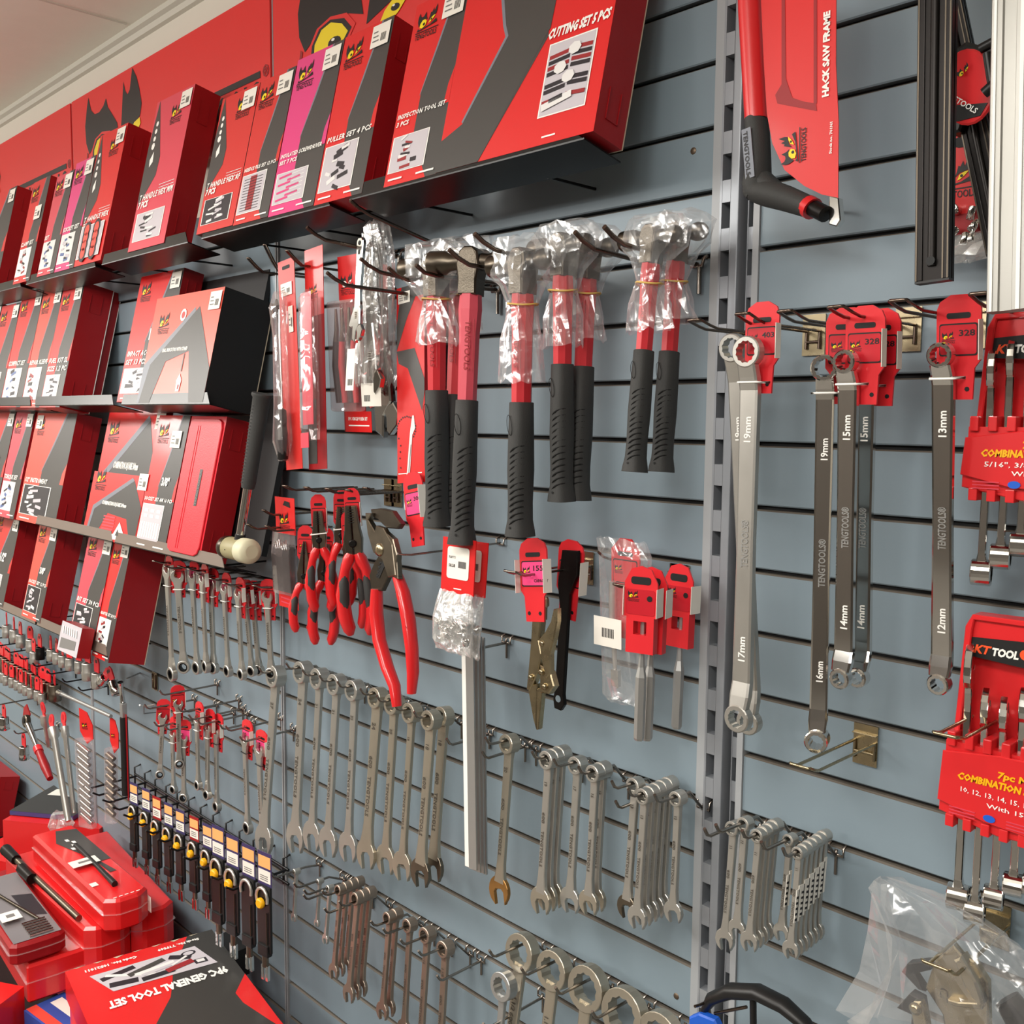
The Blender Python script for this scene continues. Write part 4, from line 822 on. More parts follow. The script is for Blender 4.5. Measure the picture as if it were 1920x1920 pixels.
# circlip plier set
P = at(655, 500, .07); rod((700, 498), .07, gz(4), 'short hook behind the adjustable wrench holding the circlip plier pack', back=.02)
o, L = carded((655, 492), (668, 810), .060, .075, 'red and smoked blister pack of circlip pliers hanging behind the adjustable wrench')
b = B(); b.box((-.034, 0, -L), (.030, .0008, .012), 'side_red'); b.box((-.034, -.0004, -.062), (.030, 0, .012), 'red'); logo(b, FRONT(), -.026, -.050, .040, eye='white'); b.obj('card', o); b = B(); b.box((-.030, -.0006, -L), (.046, 0, -L+.035), 'red')
b.text('5PC CIRCLIP PLIER SET', FRONT(), -.020, -L+.020, .0075, 'white', w=.056, bold=.03, n=.0014); b.poly([(-.020, -L+.010), (.040, -L+.010), (.040, -L+.012), (-.020, -L+.012)], 'white', FRONT(), .001); b.obj('footer_card', o)
q = B(); q.box((-.044, -.022, -L+.035), (.034, -.001, -.062), 'blister', bev=.006); q.obj('blister', o)
for i, (x, c) in enumerate(((-.032, 'black_plastic'), (-.014, 'handle_red'), (.006, 'black_plastic'), (.020, 'handle_red'))):
    q = B(True); q.tube([(x+.004, -.012, -.075), (x+.004, -.012, -.11), (x, -.012, -.13)], [.002, .004, .005], 'gun', 8); q.tube([(x, -.012, -.13), (x-.004, -.012, -.17), (x+.002, -.012, -L+.05)], [.005, .006, .005], c, 8); q.obj('circlip_plier', o)
# adjustable wrenches in crumpled bags
def adjustable(p1, p2, d, label, bag=None, stick=None, seed=2, spin=0.0, d2=None):
    M, L = hang(p1, p2, d, d2, spin); o = thing('adjustable_wrench', label, 'wrench', M); F = FRONT(); s = L/.2
    b = B(); hole = arc(0, 0, .005*s, 0, 360, 10)[:-1]
    b.prism([(.011*s, .004*s), (.006*s, .011*s), (-.006*s, .011*s), (-.011*s, .004*s), (-.010*s, -.03*s), (-.0075*s, -.10*s), (-.008*s, -.13*s), (-.018*s, -.150*s), (-.024*s, -.168*s), (-.016*s, -.172*s), (-.010*s, -.170*s), (-.010*s, -.196*s), (.001*s, -.203*s), (.003*s, -.180*s), (.014*s, -.165*s), (.012*s, -.135*s), (.0075*s, -.10*s), (.010*s, -.03*s)], .010*s, 'chrome', F, -.005*s, bev=.0016*s)
    b.prism(arc(0, 0, .0048*s, 0, 360, 10)[:-1], .0004, 'dark', F, .005*s); b.prism(rrect(-.003*s, -.0235*s, .003*s, -.014*s, .002*s, 2), .0004, 'dark', F, .005*s); b.obj('body', o)
    q = B(); q.prism([(.002*s, -.172*s), (.016*s, -.166*s), (.024*s, -.178*s), (.020*s, -.190*s), (.010*s, -.200*s), (.006*s, -.196*s), (.006*s, -.182*s)], .009*s, 'chrome', F, -.0045*s, bev=.001*s); q.obj('movable_jaw', o)
    q = B(True); q.lathe([(.0045*s, -.007*s), (.0045*s, .007*s)], 'gun', fr((0, -.002*s, -.147*s), (1, 0, 0), (0, 1, 0)), 10)
    for i in range(4): q.tube([(.005*s*math.cos(a), -.002*s+.005*s*math.sin(a), -.141*s-.0035*i*s) for a in [2*math.pi*j/10 for j in range(10)]], .0006*s, 'steel', 4, closed=True)
    q.obj('adjusting_screw', o)
    if bag: q = B(); crumple(q, bag, 'bag_dense', 20, .22, seed); q.obj('plastic_bag', o)
    if stick:
        q = B(); q.box(stick[0], stick[1], 'label'); x0, y0, z0 = stick[0]
        for i in range(6): q.box((x0+.006+.0022*i, y0-.0003, z0+.008), (x0+.0072+.0022*i, y0, z0+.018), 'ink')
        q.obj('price_sticker', o)
    return o
adjustable((678, 456), (668, 640), .110, 'bare chrome adjustable wrench hanging by the hole in its handle', stick=((-.010, -.009, -.185-.045), (.012, -.0085, -.165)))
adjustable((706, 450), (722, 815), .075, 'largest adjustable wrench wrapped in a long crumpled clear bag', bag=[(.030, .010, .008, 0, 0), (.022, .022, .014, 0, 0), (-.02, .028, .018, 0, 0), (-.08, .030, .018, 0, 0), (-.13, .031, .020, 0, 0), (-.18, .026, .018, -.004, 0), (-.215, .034, .020, -.008, 0), (-.24, .026, .016, -.010, 0)], stick=((-.022, -.028, -.262), (.020, -.0275, -.225)), spin=.2)
adjustable((694, 470), (700, 740), .090, 'middle adjustable wrench packed in a second crumpled bag', bag=[(.024, .014, .010, 0, 0), (-.03, .024, .014, 0, 0), (-.09, .024, .015, 0, 0), (-.14, .026, .016, -.006, 0), (-.175, .030, .016, -.012, 0), (-.21, .022, .012, -.018, 0)], seed=12)
# chain wrench box
o, L = carded((768, 535), (770, 905), .055, .07, 'tall red chain wrench box behind the leftmost hammer', 'box', name='chain_wrench_box', d2=.075)
b = B(); b.box((-.033, 0, -L), (.036, .042, 0), 'side_red'); b.poly([(-.033, -L), (.036, -L), (.036, 0), (-.033, 0)], 'red', FRONT(), .0003)
b.poly([(-.020, 0), (.036, 0), (.036, -.02), (.015, -.02), (-.006, -.05), (-.033, -.10), (-.033, -.06)], 'blade', FRONT(), .0006); b.poly([(-.033, -.10), (.012, -.10), (.036, -.15), (.036, -.17), (.030, -.20), (-.005, -.13), (-.028, -.12)], 'blade', FRONT(), .0006)
cx = [(-.010+.024*math.cos(a), -.225+.020*math.sin(a)) for a in [math.radians(-40+25*i) for i in range(10)]]+[(-.024, -.25), (-.026, -.27), (-.022, -.30)]
for x, z in [(cx[i][0]*(1-f)+cx[i+1][0]*f, cx[i][1]*(1-f)+cx[i+1][1]*f) for i in range(len(cx)-1) for f in (0, .5)]: b.poly([(x+u, z+v) for u, v in arc(0, 0, .0016, 0, 360, 6)[:-1]], 'ink', FRONT(), .0008)
b.poly([(.006, -.205), (.010, -.205), (.013, -.225), (.006, -.235), (-.006, -.345), (-.009, -.352), (-.014, -.352), (-.015, -.345), (.000, -.232), (.002, -.222)], 'pic_silver', FRONT(), .001); b.poly([(.002, -.250), (.0035, -.250), (-.007, -.33), (-.009, -.33)], 'grey_ink', FRONT(), .0013)
for x in (-.030, .005): b.poly([(x, -L+.014), (x+.024, -L+.014), (x+.024, -L+.0155), (x, -L+.0155)], 'white', FRONT(), .0008)
b.obj('carton', o); q = B(); q.box((-.033, .030, 0), (.036, .032, .045), 'red'); q.obj('hang_flap', o); q = B(); sticker(q, FRONT(), -.028, -.026, .030, .018); q.obj('price_sticker', o)
# pliers
def handle_loft(b, pts, rs, m, flat=.72, dy=0): b.tube([(x, dy, z) for x, z in pts], rs, m, 12, flat=flat)
def pliers(p1, p2, d, label, kind='comb', spin=.5, tagp=True, d2=None, group='insulated grip pliers', tie=False, name='pliers'):
    "p1 jaw tip, p2 handle end"
    M, L = hang(p1, p2, d, d2, spin); o = thing(name, label, 'pliers', M, group); s = L/.18; F = FRONT(); b = B()
    hl = {'comb': .045, 'long': .062, 'side': .035}[kind]*s; zp = -hl-.010*s
    wt = {'comb': .0075, 'long': .0025, 'side': .007}[kind]*s
    for sg in (-1, 1):
        b.prism([(sg*.0006, 0), (sg*wt, 0), (sg*.0105*s, -hl*.72), (sg*.013*s, -hl), (sg*.011*s, zp-.014*s), (sg*.0006, zp-.014*s), (sg*.0006, -hl*.9)], .011*s, 'gun' if sg < 0 else 'dull_steel', F, -.0055*s, bev=.0012*s)
    for i in range(6): b.box((-.004*s, -.0062*s, -hl*.1-i*.0035*s), (.004*s, -.0055*s, -hl*.1-i*.0035*s-.0010*s), 'groove_rub')
    b.lathe([(.0055*s, 0), (.0055*s, .0016*s), (.004*s, .0024*s)], 'blacksteel', F @ Matrix.Translation((0, zp+.004*s, .0055*s)), 14); b.obj('jaws', o)
    for sg in (-1, 1):
        h = B(True); z0 = zp-.010*s; k = (L+z0)
        pts = [(sg*.005*s, z0), (sg*.0085*s, z0-k*.08), (sg*.0140*s, z0-k*.2), (sg*.0205*s, z0-k*.5), (sg*.0185*s, z0-k*.8), (sg*.0145*s, -L+.008*s), (sg*.0135*s, -L)]
        handle_loft(h, pts, [.0085*s, .0118*s, .0095*s, .0125*s, .0130*s, .0120*s, .006*s], 'plastic_red'); ob = h.obj('handle', o)
        g = B(True); pts = [(sg*.0125*s, z0-k*.17), (sg*.0165*s, z0-k*.35), (sg*.0180*s, z0-k*.55), (sg*.0155*s, z0-k*.82)]
        handle_loft(g, pts, [.0015*s, .0085*s, .0095*s, .0015*s], 'rubber', .8, -.0048*s); g.obj('grip_inlay', ob)
    if tagp:
        q = B(); tag_card(q, .026, .085, 'plain', None, FRONT(0, .009*s, .010)); q.obj('hang_tag', o); q = B(); q.box((.013, .004, -.035), (.0136, .013, .004), 'label'); q.obj('price_sticker', o)
    if tie: q = B(True); q.tube([(-.014*s, -.006*s, zp+.014*s), (.014*s, -.006*s, zp+.016*s), (.014*s, .010*s, zp+.016*s), (-.014*s, .010*s, zp+.014*s)], .0011, 'white', 5, closed=True); q.obj('cable_tie', o)
    return o
pliers((596, 958), (606, 1146), .115, 'combination pliers on the front of the left plier cluster, white cable tie on the jaws', spin=.85, tie=True)
pliers((571, 1015), (568, 1185), .105, 'long nose pliers at the lower left of the plier cluster', 'long', .9)
pliers((610, 1020), (606, 1208), .080, 'pliers hanging lowest in the left plier cluster', 'comb', .85)
pliers((640, 950), (640, 1136), .085, 'pliers behind and left of the tallest pair, white sticker on the handle', 'comb', 1.0, tie=True)
pliers((658, 948), (676, 1190), .120, 'largest insulated grip pliers, right end of the plier clusters', 'comb', .75)
pliers((654, 990), (664, 1178), .085, 'pliers hidden behind the largest pair, yellow edged handle', 'side', .9)
for i, (tip, d) in enumerate((((532, 897), .15), ((572, 905), .14), ((612, 907), .13), ((650, 912), .12), ((683, 896), .07))):
    P = at(*tip, d); loop_hook(P.x, gz(8)-.002, d, ('leftmost', 'second', 'third', 'fourth', 'short rightmost')[i]+' wire loop hook above the insulated pliers', 'wire loop hooks above the pliers', w=.012, up=.008, fwd=.02, plate=i in (2, 4))
for i, (tip, d) in enumerate((((492, 921), .12), ((463, 962), .15), ((498, 968), .14))):
    P = at(*tip, d); loop_hook(P.x, gz(9)+(.02 if i == 0 else -.004), d, ('upper hook beside the mallet holding the hex key pouch', 'lower left hook beside the mallet head', 'lower right hook running under the hex key pouch')[i], 'thin hooks beside the mallet', w=.008, up=.010, fwd=.02, plate=False)
# groove joint pliers
M, L = hang((712, 962), (740, 1300), .110, .125); o = thing('groove_joint_pliers', 'big red dipped groove joint pliers with brown steel jaws', 'pliers', M); F = FRONT()
def LP(px, py, d=.115):
    v = M.inverted() @ at(px, py, d); return (v.x, v.z)
b = B(); b.prism([LP(*p) for p in ((694, 962), (706, 962), (700, 975), (716, 1000), (724, 990), (748, 1010), (757, 1040), (755, 1075), (760, 1080), (745, 1075), (730, 1050), (712, 1035), (700, 1000))][:-1]+[LP(700, 1000)], .011, 'dull_steel', F, .004, bev=.0012)
b.prism([LP(*p) for p in ((738, 1040), (755, 1040), (760, 1085), (742, 1078))], .010, 'dull_steel', F, .004, bev=.001); b.obj('fixed_jaw', o)
b = B(); b.prism([LP(*p) for p in ((697, 955), (715, 953), (736, 958), (754, 982), (748, 992), (728, 990), (712, 975), (700, 968))], .012, 'gun', F, -.004, bev=.0015)
b.prism([LP(*p) for p in ((716, 985), (730, 990), (748, 1020), (757, 1078), (743, 1082), (727, 1040), (712, 1010))], .010, 'dull_steel', F, .006, bev=.0012); b.obj('movable_jaw', o)
b = B(); b.prism([LP(*p) for p in ((715, 1040), (728, 1040), (738, 1062), (736, 1075), (722, 1108), (703, 1105), (698, 1078), (706, 1055))], .010, 'gun', F, -.004, bev=.0012); b.prism([LP(*p) for p in ((722, 1052), (729, 1056), (718, 1084), (712, 1082))], .0005, 'dark', F, .0062)
for i in range(4): b.prism([LP(716-i*1.5, 1052+8*i), LP(722-i*1.5, 1054+8*i), LP(718-i*1.5, 1058+8*i)], .001, 'dark', F, .006)
c_ = LP(725, 1030); b.lathe([(.010, 0), (.010, .003), (.006, .005), (.003, .0055)], 'nickel', F @ Matrix.Translation((c_[0], c_[1], .014)), 18); b.obj('slotted_joint', o)
for nm, pts, rs in (('left', ((711, 1104), (712, 1150), (720, 1200), (737, 1250), (752, 1285), (758, 1322)), (.0105, .0125, .0120, .0115, .0105, .0085)), ('right', ((748, 1078), (760, 1110), (772, 1160), (781, 1215), (785, 1260), (784, 1298)), (.0095, .0120, .0125, .0115, .0105, .008))):
    h = B(True); h.tube([(LP(*p)[0], -.003, LP(*p)[1]) for p in pts], rs, 'dip_red', 14, flat=.7)
    if nm == 'right': p0, p1 = LP(757, 1100), LP(778, 1170); h.text('TENGTOOLS', fr((p0[0]-.003, -.0125, p0[1]), (p1[0]-p0[0], 0, p1[1]-p0[1]), (1, 0, .2)), .004, -.003, .008, 'side_red', w=.062, n=.0008, bold=.02)
    h.obj('handle', o)
q = B(); tag_card(q, .046, .115, 'pink', '300', FRONT(LP(748, 925)[0], .022, LP(748, 912)[1])); q.obj('hang_tag', o); x_, z_ = LP(748, 912); q = B(); q.box((x_+.023, .010, z_-.05), (x_+.0236, .030, z_), 'label'); q.obj('price_sticker', o)
# hex key pouch
o, L = carded((535, 945), (543, 1140), .085, .06, 'black pouch of hex keys under a red header card', cat='pouch')
b = B(); b.box((-.034, -.001, -.055), (.032, 0, .012), 'red'); logo(b, FRONT(0, -.001, 0), -.020, -.045, .036); b.prism([(-.006, -.002), (.018, -.006), (.016, .004), (.0, .006)], .0006, 'dark', FRONT(), .0012); b.obj('header_card', o); b = B(); b.box((-.034, -.001, -L), (.032, 0, -L+.032), 'red')
for j in range(3): b.poly([(-.026, -L+.024-.008*j), (.024, -L+.022-.008*j), (.024, -L+.025-.008*j), (-.026, -L+.027-.008*j)], 'rose', FRONT(), .0016)
b.obj('footer_card', o)
q = B(); q.box((-.034, -.014, -L+.032), (.032, -.002, -.075), 'black_plastic', bev=.004); q.obj('pouch', o)
for i in range(6):
    q = B(True); x = -.024+.007*i; q.tube([(x, -.010, -.115), (x, -.012, -.080+.003*(i % 3)), (x+.008, -.014, -.070+.003*(i % 3)), (x+.010, -.014, -.082)], .0016, 'chrome', 6); q.obj('hex_key', o)
q = B(); crumple(q, [(-.05, .036, .010, 0, -.006), (-.09, .036, .016, 0, -.008), (-L+.03, .036, .015, 0, -.007)], 'blister', 12, .05, 8); q.obj('clear_sleeve', o)
# bag of small clamps under a red header
rod((745, 1038), .200, gz(9), 'long thin single hook passing in front of the bagged hose clips', up=.004, r=.0017, m='wire', group=None)
for i, (p1, p2, d, lb) in enumerate((((862, 1018), (852, 1222), .150, 'front bag of metal hose clips under a red card priced 58.58'), ((885, 1022), (872, 1228), .120, 'rear bag of metal hose clips half hidden by the front one'))):
    o, L = carded(p1, p2, d, .07, lb, 'bag', name='bag_of_hose_clips'); w = .034
    b = B(); b.box((-w, -.0012, -.070), (w, .0006, .006), 'red'); b.poly([(-.006, -.064), (.010, -.064), (.010, -.0625), (-.006, -.0625)], 'white', FRONT(), .002); b.obj('header_card', o)
    q = B(); q.prism(rrect(-w*.65, -.050, w*.68, -.006, .004, 2), .0006, 'label', FRONT(), .0015); q.text('R&PTS', FRONT(), -.018, -.022, .005, 'grey_ink', n=.0024); q.text('58.58', FRONT(), -.018, -.034, .006, 'ink', n=.0024)
    for k in range(9): q.box((.002+.0018*k, -.0028, -.034), (.003+.0018*k, -.0022, -.025), 'grey_ink')
    q.obj('price_sticker', o)
    q = B(); crumple(q, [(-.068, w, .002, 0, -.002), (-.085, w*1.05, .010, 0, -.004), (-L*.7, w*1.06, .016, 0, -.006), (-L+.015, w*1.06, .016, 0, -.006), (-L, w*1.08, .003, 0, -.004)], 'bag_dense', 22, .12, 30+i); q.obj('plastic_bag', o)
    rnd = random.Random(3+i)
    for k in range(16):
        q = B(True); F_ = T(rnd.uniform(-.026, .028), rnd.uniform(-.012, .0), -L+.014+rnd.uniform(0, .032), rnd.uniform(0, 3), rnd.uniform(0, 3), 0)
        q.lathe([(.0045, -.005), (.005, -.004), (.005, .004), (.0045, .005), (.0032, .005), (.0032, -.005)], 'chrome', F_, 10); q.obj('hose_clip', o)
# aluminium rulers
for i, px in enumerate(((877, 1188), (885, 1190), (892, 1192), (898, 1194))):
    p2 = ((884, 1628), (891, 1632), (898, 1634), (903, 1636))[i]
    M, L = hang(px, p2, .090-.011*i, .10-.011*i); b = B(); b.box((-.0125, -.0014, -L), (.0125, .0014, 0), 'alu', bev=.0006); b.box((-.0125, -.0017, -L+.001), (-.004, -.0014, -.002), 'white')
    tag(b.obj('metal_strip', None, M), ('front', 'second', 'third', 'rear')[i]+' one of the four long aluminium strips hanging below the bagged clips', 'metal strip', 'long aluminium strips')
wall_hook(at(889, 1188, .07).x, 11, .10, 'hidden hook carrying the long aluminium strips')
# locking pliers
P = at(945, 1052, .150); loop_hook(P.x+.012, gz(9)-.004, .152, 'wide wire loop hook holding the locking pliers tag', 'wide loop hooks of the punch row', m='wire', w=.022, up=.006)
P = at(1158, 1086, .120); loop_hook(P.x+.006, gz(9)-.004, .125, 'wide wire loop hook holding the pair of tagged chisels', 'wide loop hooks of the punch row', m='wire_brown', w=.020, up=.006)
P = at(1262, 1078, .06); loop_hook(at(1275, 1075, 0).x, gz(9)-.004, .06, 'short wire loop hook holding the single chisel', 'wide loop hooks of the punch row', m='wire', w=.020, up=.004)
rod((1122, 1035), .075, gz(9)+.01, 'single hook with a raised tip through the bagged drill gauge', up=.012, m='wire_brown', group=None)
M, L = hang((1008, 1040), (1020, 1366), .105, .12); o = thing('locking_pliers', 'nickel locking pliers hanging jaws down under a pink tag marked 155', 'pliers', M); F = FRONT()
def LP2(px, py, d=.112):
    v = M.inverted() @ at(px, py, d); return (v.x, v.z)
q = B(); tag_card(q, .050, .110, 'pink', '155', FRONT(0, -.008, 0)); q.text('CAPACITY', FRONT(0, -.0103, 0), .002, -.036, .0055, 'ink', n=.0004); q.obj('hang_tag', o)
for sx_ in (-1, 1): q = B(); q.box((sx_*.0255, -.018, -.050), (sx_*.0261, -.002, -.006), 'label'); q.obj('price_sticker', o)
b = B(); b.prism([LP2(*p) for p in ((1004, 1140), (1020, 1140), (1020, 1165), (1018, 1200), (1024, 1225), (1018, 1262), (1005, 1295), (999, 1290), (1001, 1250), (1003, 1200))], .012, 'nickel', F, -.004, bev=.0015)
b.prism([LP2(*p) for p in ((1000, 1285), (1018, 1280), (1019, 1364), (1013, 1345))], .009, 'nickel', F, -.002, bev=.0012); b.obj('fixed_arm', o)
b = B(); b.prism([LP2(*p) for p in ((1018, 1290), (1028, 1285), (1024, 1364), (1020, 1366))], .009, 'nickel', F, -.002, bev=.001); b.prism([LP2(*p) for p in ((1022, 1245), (1042, 1258), (1050, 1285), (1040, 1300), (1024, 1296))], .012, 'nickel', F, -.004, bev=.0015); b.obj('movable_jaw', o)
b = B(); b.prism([LP2(*p) for p in ((1044, 1142), (1051, 1140), (1052, 1165), (1048, 1195), (1042, 1225), (1044, 1262), (1036, 1270), (1026, 1235), (1020, 1198), (1030, 1185), (1040, 1165))], .010, 'nickel', F, .0, bev=.0015); b.obj('release_lever', o)
b = B(True); x_, z_ = LP2(1012, 1128); b.lathe([(.007, 0), (.0085, -.004), (.0085, -.012), (.006, -.014), (.005, -.030)], 'nickel', fr((x_, .003, z_+.006), (1, 0, 0), (0, 1, 0)), 12); b.obj('adjusting_screw', o)
for px, py in ((1008, 1268), (1027, 1258), (1026, 1205), (1034, 1285)): x_, z_ = LP2(px, py); q = B(True); q.lathe([(.0042, .0), (.004, .003), (.002, .004)], 'nickel', F @ Matrix.Translation((x_, z_, .008)), 12); q.obj('rivet', o)
b = B(); b.prism([LP2(*p) for p in ((1000, 1120), (983, 1105), (985, 1125), (1002, 1145))], .006, 'dull_steel', F, -.012, bev=.001); b.obj('jaw_plate', o)
M, L = hang((1068, 1045), (1050, 1325), .060, .055); o = thing('hex_wrench', 'black flat wrench with a round hole, behind the locking pliers', 'wrench', M); b = B()
b.prism([(-.012, .008), (.016, .012), (.018, -.02), (.006, -.05), (.007, -L+.02), (.010, -L+.006), (.004, -L-.004), (-.008, -L-.004), (-.011, -L+.008), (-.009, -L+.03), (-.010, -.07), (-.016, -.04)], .007, 'blacksteel', FRONT(), -.0035, bev=.001); b.prism([(x-.001, z) for x, z in arc(0, -L+.012, .005, 0, 360, 10)[:-1]], .0005, 'slat', FRONT(), .0036); b.obj('body', o)
q = B(); tag_card(q, .046, .11, 'red', None, FRONT(-.004, .008, 0)); q.obj('hang_tag', o); q = B(); q.box((.020, .000, -.05), (.0206, .016, -.004), 'label'); q.obj('price_sticker', o)
# chisels and punches
def punch(p1, p2, d, label, spin=0.0, d2=None, group='tagged chisels'):
    M, L = hang(p1, p2, d, d2, spin); o = thing('cold_chisel', label, 'chisel', M, group); b = B(); r = .0065
    hexr = lambda z, r_: [(r_*math.cos(math.radians(30+60*i)), r_*math.sin(math.radians(30+60*i)), z) for i in range(6)]
    b.loft([hexr(-L, r*.8), hexr(-L+.003, r), hexr(-.118, r), hexr(-.106, r*.62), hexr(-.085, r*.42), hexr(-.05, r*.42)], 'alu', False); b.obj('shank', o)
    q = B(); F = FRONT(0, -.006, 0); w = .042
    q.prism([(-w/2, -.045), (-w/2, -.004), (-w*.3, .012), (0, .016), (w*.3, .012), (w/2, -.004), (w/2, -.045)], .0025, 'tag_red', F, 0); q.prism(rrect(-w*.3, -.006, w*.3, .003, .003, 2), .0008, 'dark', F, .0022)
    q.prism(rrect(-w*.44, -.042, w*.44, -.012, .003, 2), .0008, 'tag_dark', F, .0024); logo(q, F, -w*.38, -.026, .015, n=.0034); q.prism([(w*.28+x, -.022+z) for x, z in arc(0, 0, .0035, 0, 360, 10)[:-1]], .0003, 'ink', F, .0034)
    for x0, x1 in ((-w*.42, -w*.2), (w*.2, w*.42)): q.box((x0, -.0085, -.088), (x1, .004, -.045), 'tag_red', None)
    q.box((-w*.2, -.0085, -.088), (w*.2, .004, -.066), 'tag_red'); q.box((-w*.2, -.0085, -.050), (w*.2, .004, -.045), 'tag_red'); q.obj('hang_tag', o)
    for sx_ in (-1, 1): q = B(); q.box((sx_*w*.51, -.012, -.044), (sx_*w*.51+.0006, .008, -.010), 'label'); q.obj('price_sticker', o)
    return o
punch((1208, 1085), (1198, 1388), .118, 'front chisel of the tagged pair in the middle of the punch row', d2=.122, spin=.25)
punch((1226, 1086), (1213, 1388), .098, 'rear chisel of the tagged pair in the middle of the punch row', d2=.102, spin=.25)
punch((1281, 1080), (1268, 1366), .040, 'single tagged chisel beside the slotted upright', d2=.046)
M, L = hang((1172, 1040), (1172, 1318), .060); o = thing('bagged_feeler_tool', 'clear bag holding a slim silver tool, with a white barcode label', 'bag', M)
q = B(); crumple(q, [(.020, .040, .003, -.004, -.004), (0, .044, .010, 0, -.004), (-.08, .036, .014, 0, -.004), (-.16, .038, .014, .004, -.004), (-L*.95, .034, .010, .002, -.004), (-L, .030, .003, .002, -.004)], 'bag', 18, .12, 44); q.obj('plastic_bag', o)
q = B(); tag_card(q, .046, .10, 'plain', None, FRONT(-.002, .004, 0), False); q.box((-.022, .002, -.11), (.024, .005, -.04), 'tag_red'); q.obj('hang_tag', o)
q = B(); q.box((-.034, -.022, -.118), (.012, -.0215, -.080), 'label')
for k in range(8): q.box((-.020+.0026*k, -.0224, -.106), (-.0188+.0026*k, -.022, -.094), 'ink')
q.obj('barcode_label', o); q = B(True); q.tube([(-.014, -.008, -.035), (-.014, -.008, -.08), (-.010, -.008, -.15), (-.008, -.006, -L+.02)], [.005, .005, .0025, .0022], 'steel', 8); q.box((-.014, -.012, -.172), (-.002, -.006, -.150), 'chrome'); q.obj('tool', o)

# ------------------------------------------------------------------ right bay, upper things
# hacksaw in its card
D = .095
def A(px, py, d=D): return at(px, py, d)
P0 = A(1450, 200); Mh = T(P0.x, P0.y, P0.z); inv = Mh.inverted(); o = thing('hacksaw', 'red hacksaw with a black rubber grip packed in a glossy red card', 'hacksaw', Mh)
def H(px, py, d=D): return tuple(inv @ A(px, py, d))
b = B(True); b.tube([H(1405, -60), H(1408, 20), H(1413, 120), H(1419, 225)], [.0150, .0155, .0150, .0148], 'plastic_red', 14, flat=.8); b.obj('frame_tube', o)
b = B(True); b.tube([H(1418, 222), H(1421, 250), H(1423, 300), H(1419, 345), H(1424, 366)], [.0150, .0152, .0155, .0190, .0170], 'rubber', 14, flat=.75); b.tube([H(1402, 360), H(1418, 357), H(1440, 362), H(1470, 371), H(1500, 382), H(1516, 388)], [.010, .0180, .0200, .0185, .0165, .0155], 'rubber', 14, flat=.72)
b.tube([H(1424, 318), H(1436, 345), H(1460, 365), H(1490, 376)], [.008, .016, .015, .012], 'rubber', 10, flat=.7)
b.obj('rubber_grip', o)
q = B(); f = fr(Vector(H(1397, 242, D+.0170)), Vector(H(1403, 316, D+.0170))-Vector(H(1397, 242, D+.0170)), (1, 0, 0)); q.box((0, -.004, 0), (.052, .007, .0008), 'blade_lt', f); q.text('TENGTOOLS', f, .003, -.002, .007, 'ink', w=.046, n=.0014); q.obj('name_plate', o)
b = B(True); b.tube([H(1514, 386), H(1524, 392)], [.0158, .0158], 'plastic_red', 14, flat=.72); b.tube([H(1524, 390), H(1548, 402)], [.012, .012], 'blacksteel', 12, flat=.7); b.obj('end_collar', o)
q = B(); q.prism([(H(*p)[0], H(*p)[2]) for p in ((1552, 366), (1570, 370), (1574, 412), (1566, 424), (1552, 420))], .010, 'chrome', FRONT(), -.012, bev=.001); q.obj('blade_holder', o)
q = B(); cp = [(H(*p)[0], H(*p)[2]) for p in ((1428, -60), (1572, -60), (1571, 120), (1576, 230), (1575, 372), (1545, 366), (1512, 350), (1475, 320), (1452, 270), (1442, 215), (1436, 120))]
dsp = lambda x: -.004-.004*math.sin((x-cp[0][0])*60)
q.prism(cp, .0012, 'red', FRONT(0, -.003, 0), 0); F = FRONT(0, -.0043, 0)
def pp(*ps): return [(H(*p)[0], H(*p)[2]) for p in ps]
q.poly(pp((1470, -20), (1476, -20), (1478, 150), (1490, 185), (1510, 192), (1534, 196), (1536, 210), (1510, 205), (1462, 196), (1458, 180), (1470, 160)), 'side_red', F, .0004); q.poly(pp((1530, -20), (1536, -20), (1536, 196), (1530, 196)), 'side_red', F, .0004)
def side_text(t, p0, p1, h, m, n=.0008, bold=.03, F_=None):
    a, c = Vector(H(*p0)), Vector(H(*p1)); a.y = c.y = -.0044; f = fr(a, c-a, (-1, 0, 0)); q.text(t, f, 0, 0, h, m, w=(c-a).length, n=n, bold=bold)
side_text('HACK SAW FRAME', (1558, 182), (1561, 22), .0095, 'white', bold=.05); side_text('Stock no. 701N1', (1564, 290), (1566, 230), .004, 'white'); 
a = Vector(H(1486, 308)); c = Vector(H(1487, 240)); a.y = c.y = -.0044; logo(q, fr(a, c-a, (-1, 0, 0)), 0.0, -.016, .034, n=.0008); q.obj('card', o)
rod((1590, 402), .02, gz(2)-.0, 'small peg behind the end of the hacksaw', up=0, back=.005, group=None) if 0 else None
b = B(True); P = at(1577, 398, 0); b.tube([(P.x, 0, P.z), (P.x, -.02, P.z)], .0018, 'wire', 6); tag(b.obj('wall_peg'), 'small bright peg sticking out beside the hacksaw tip', 'peg')
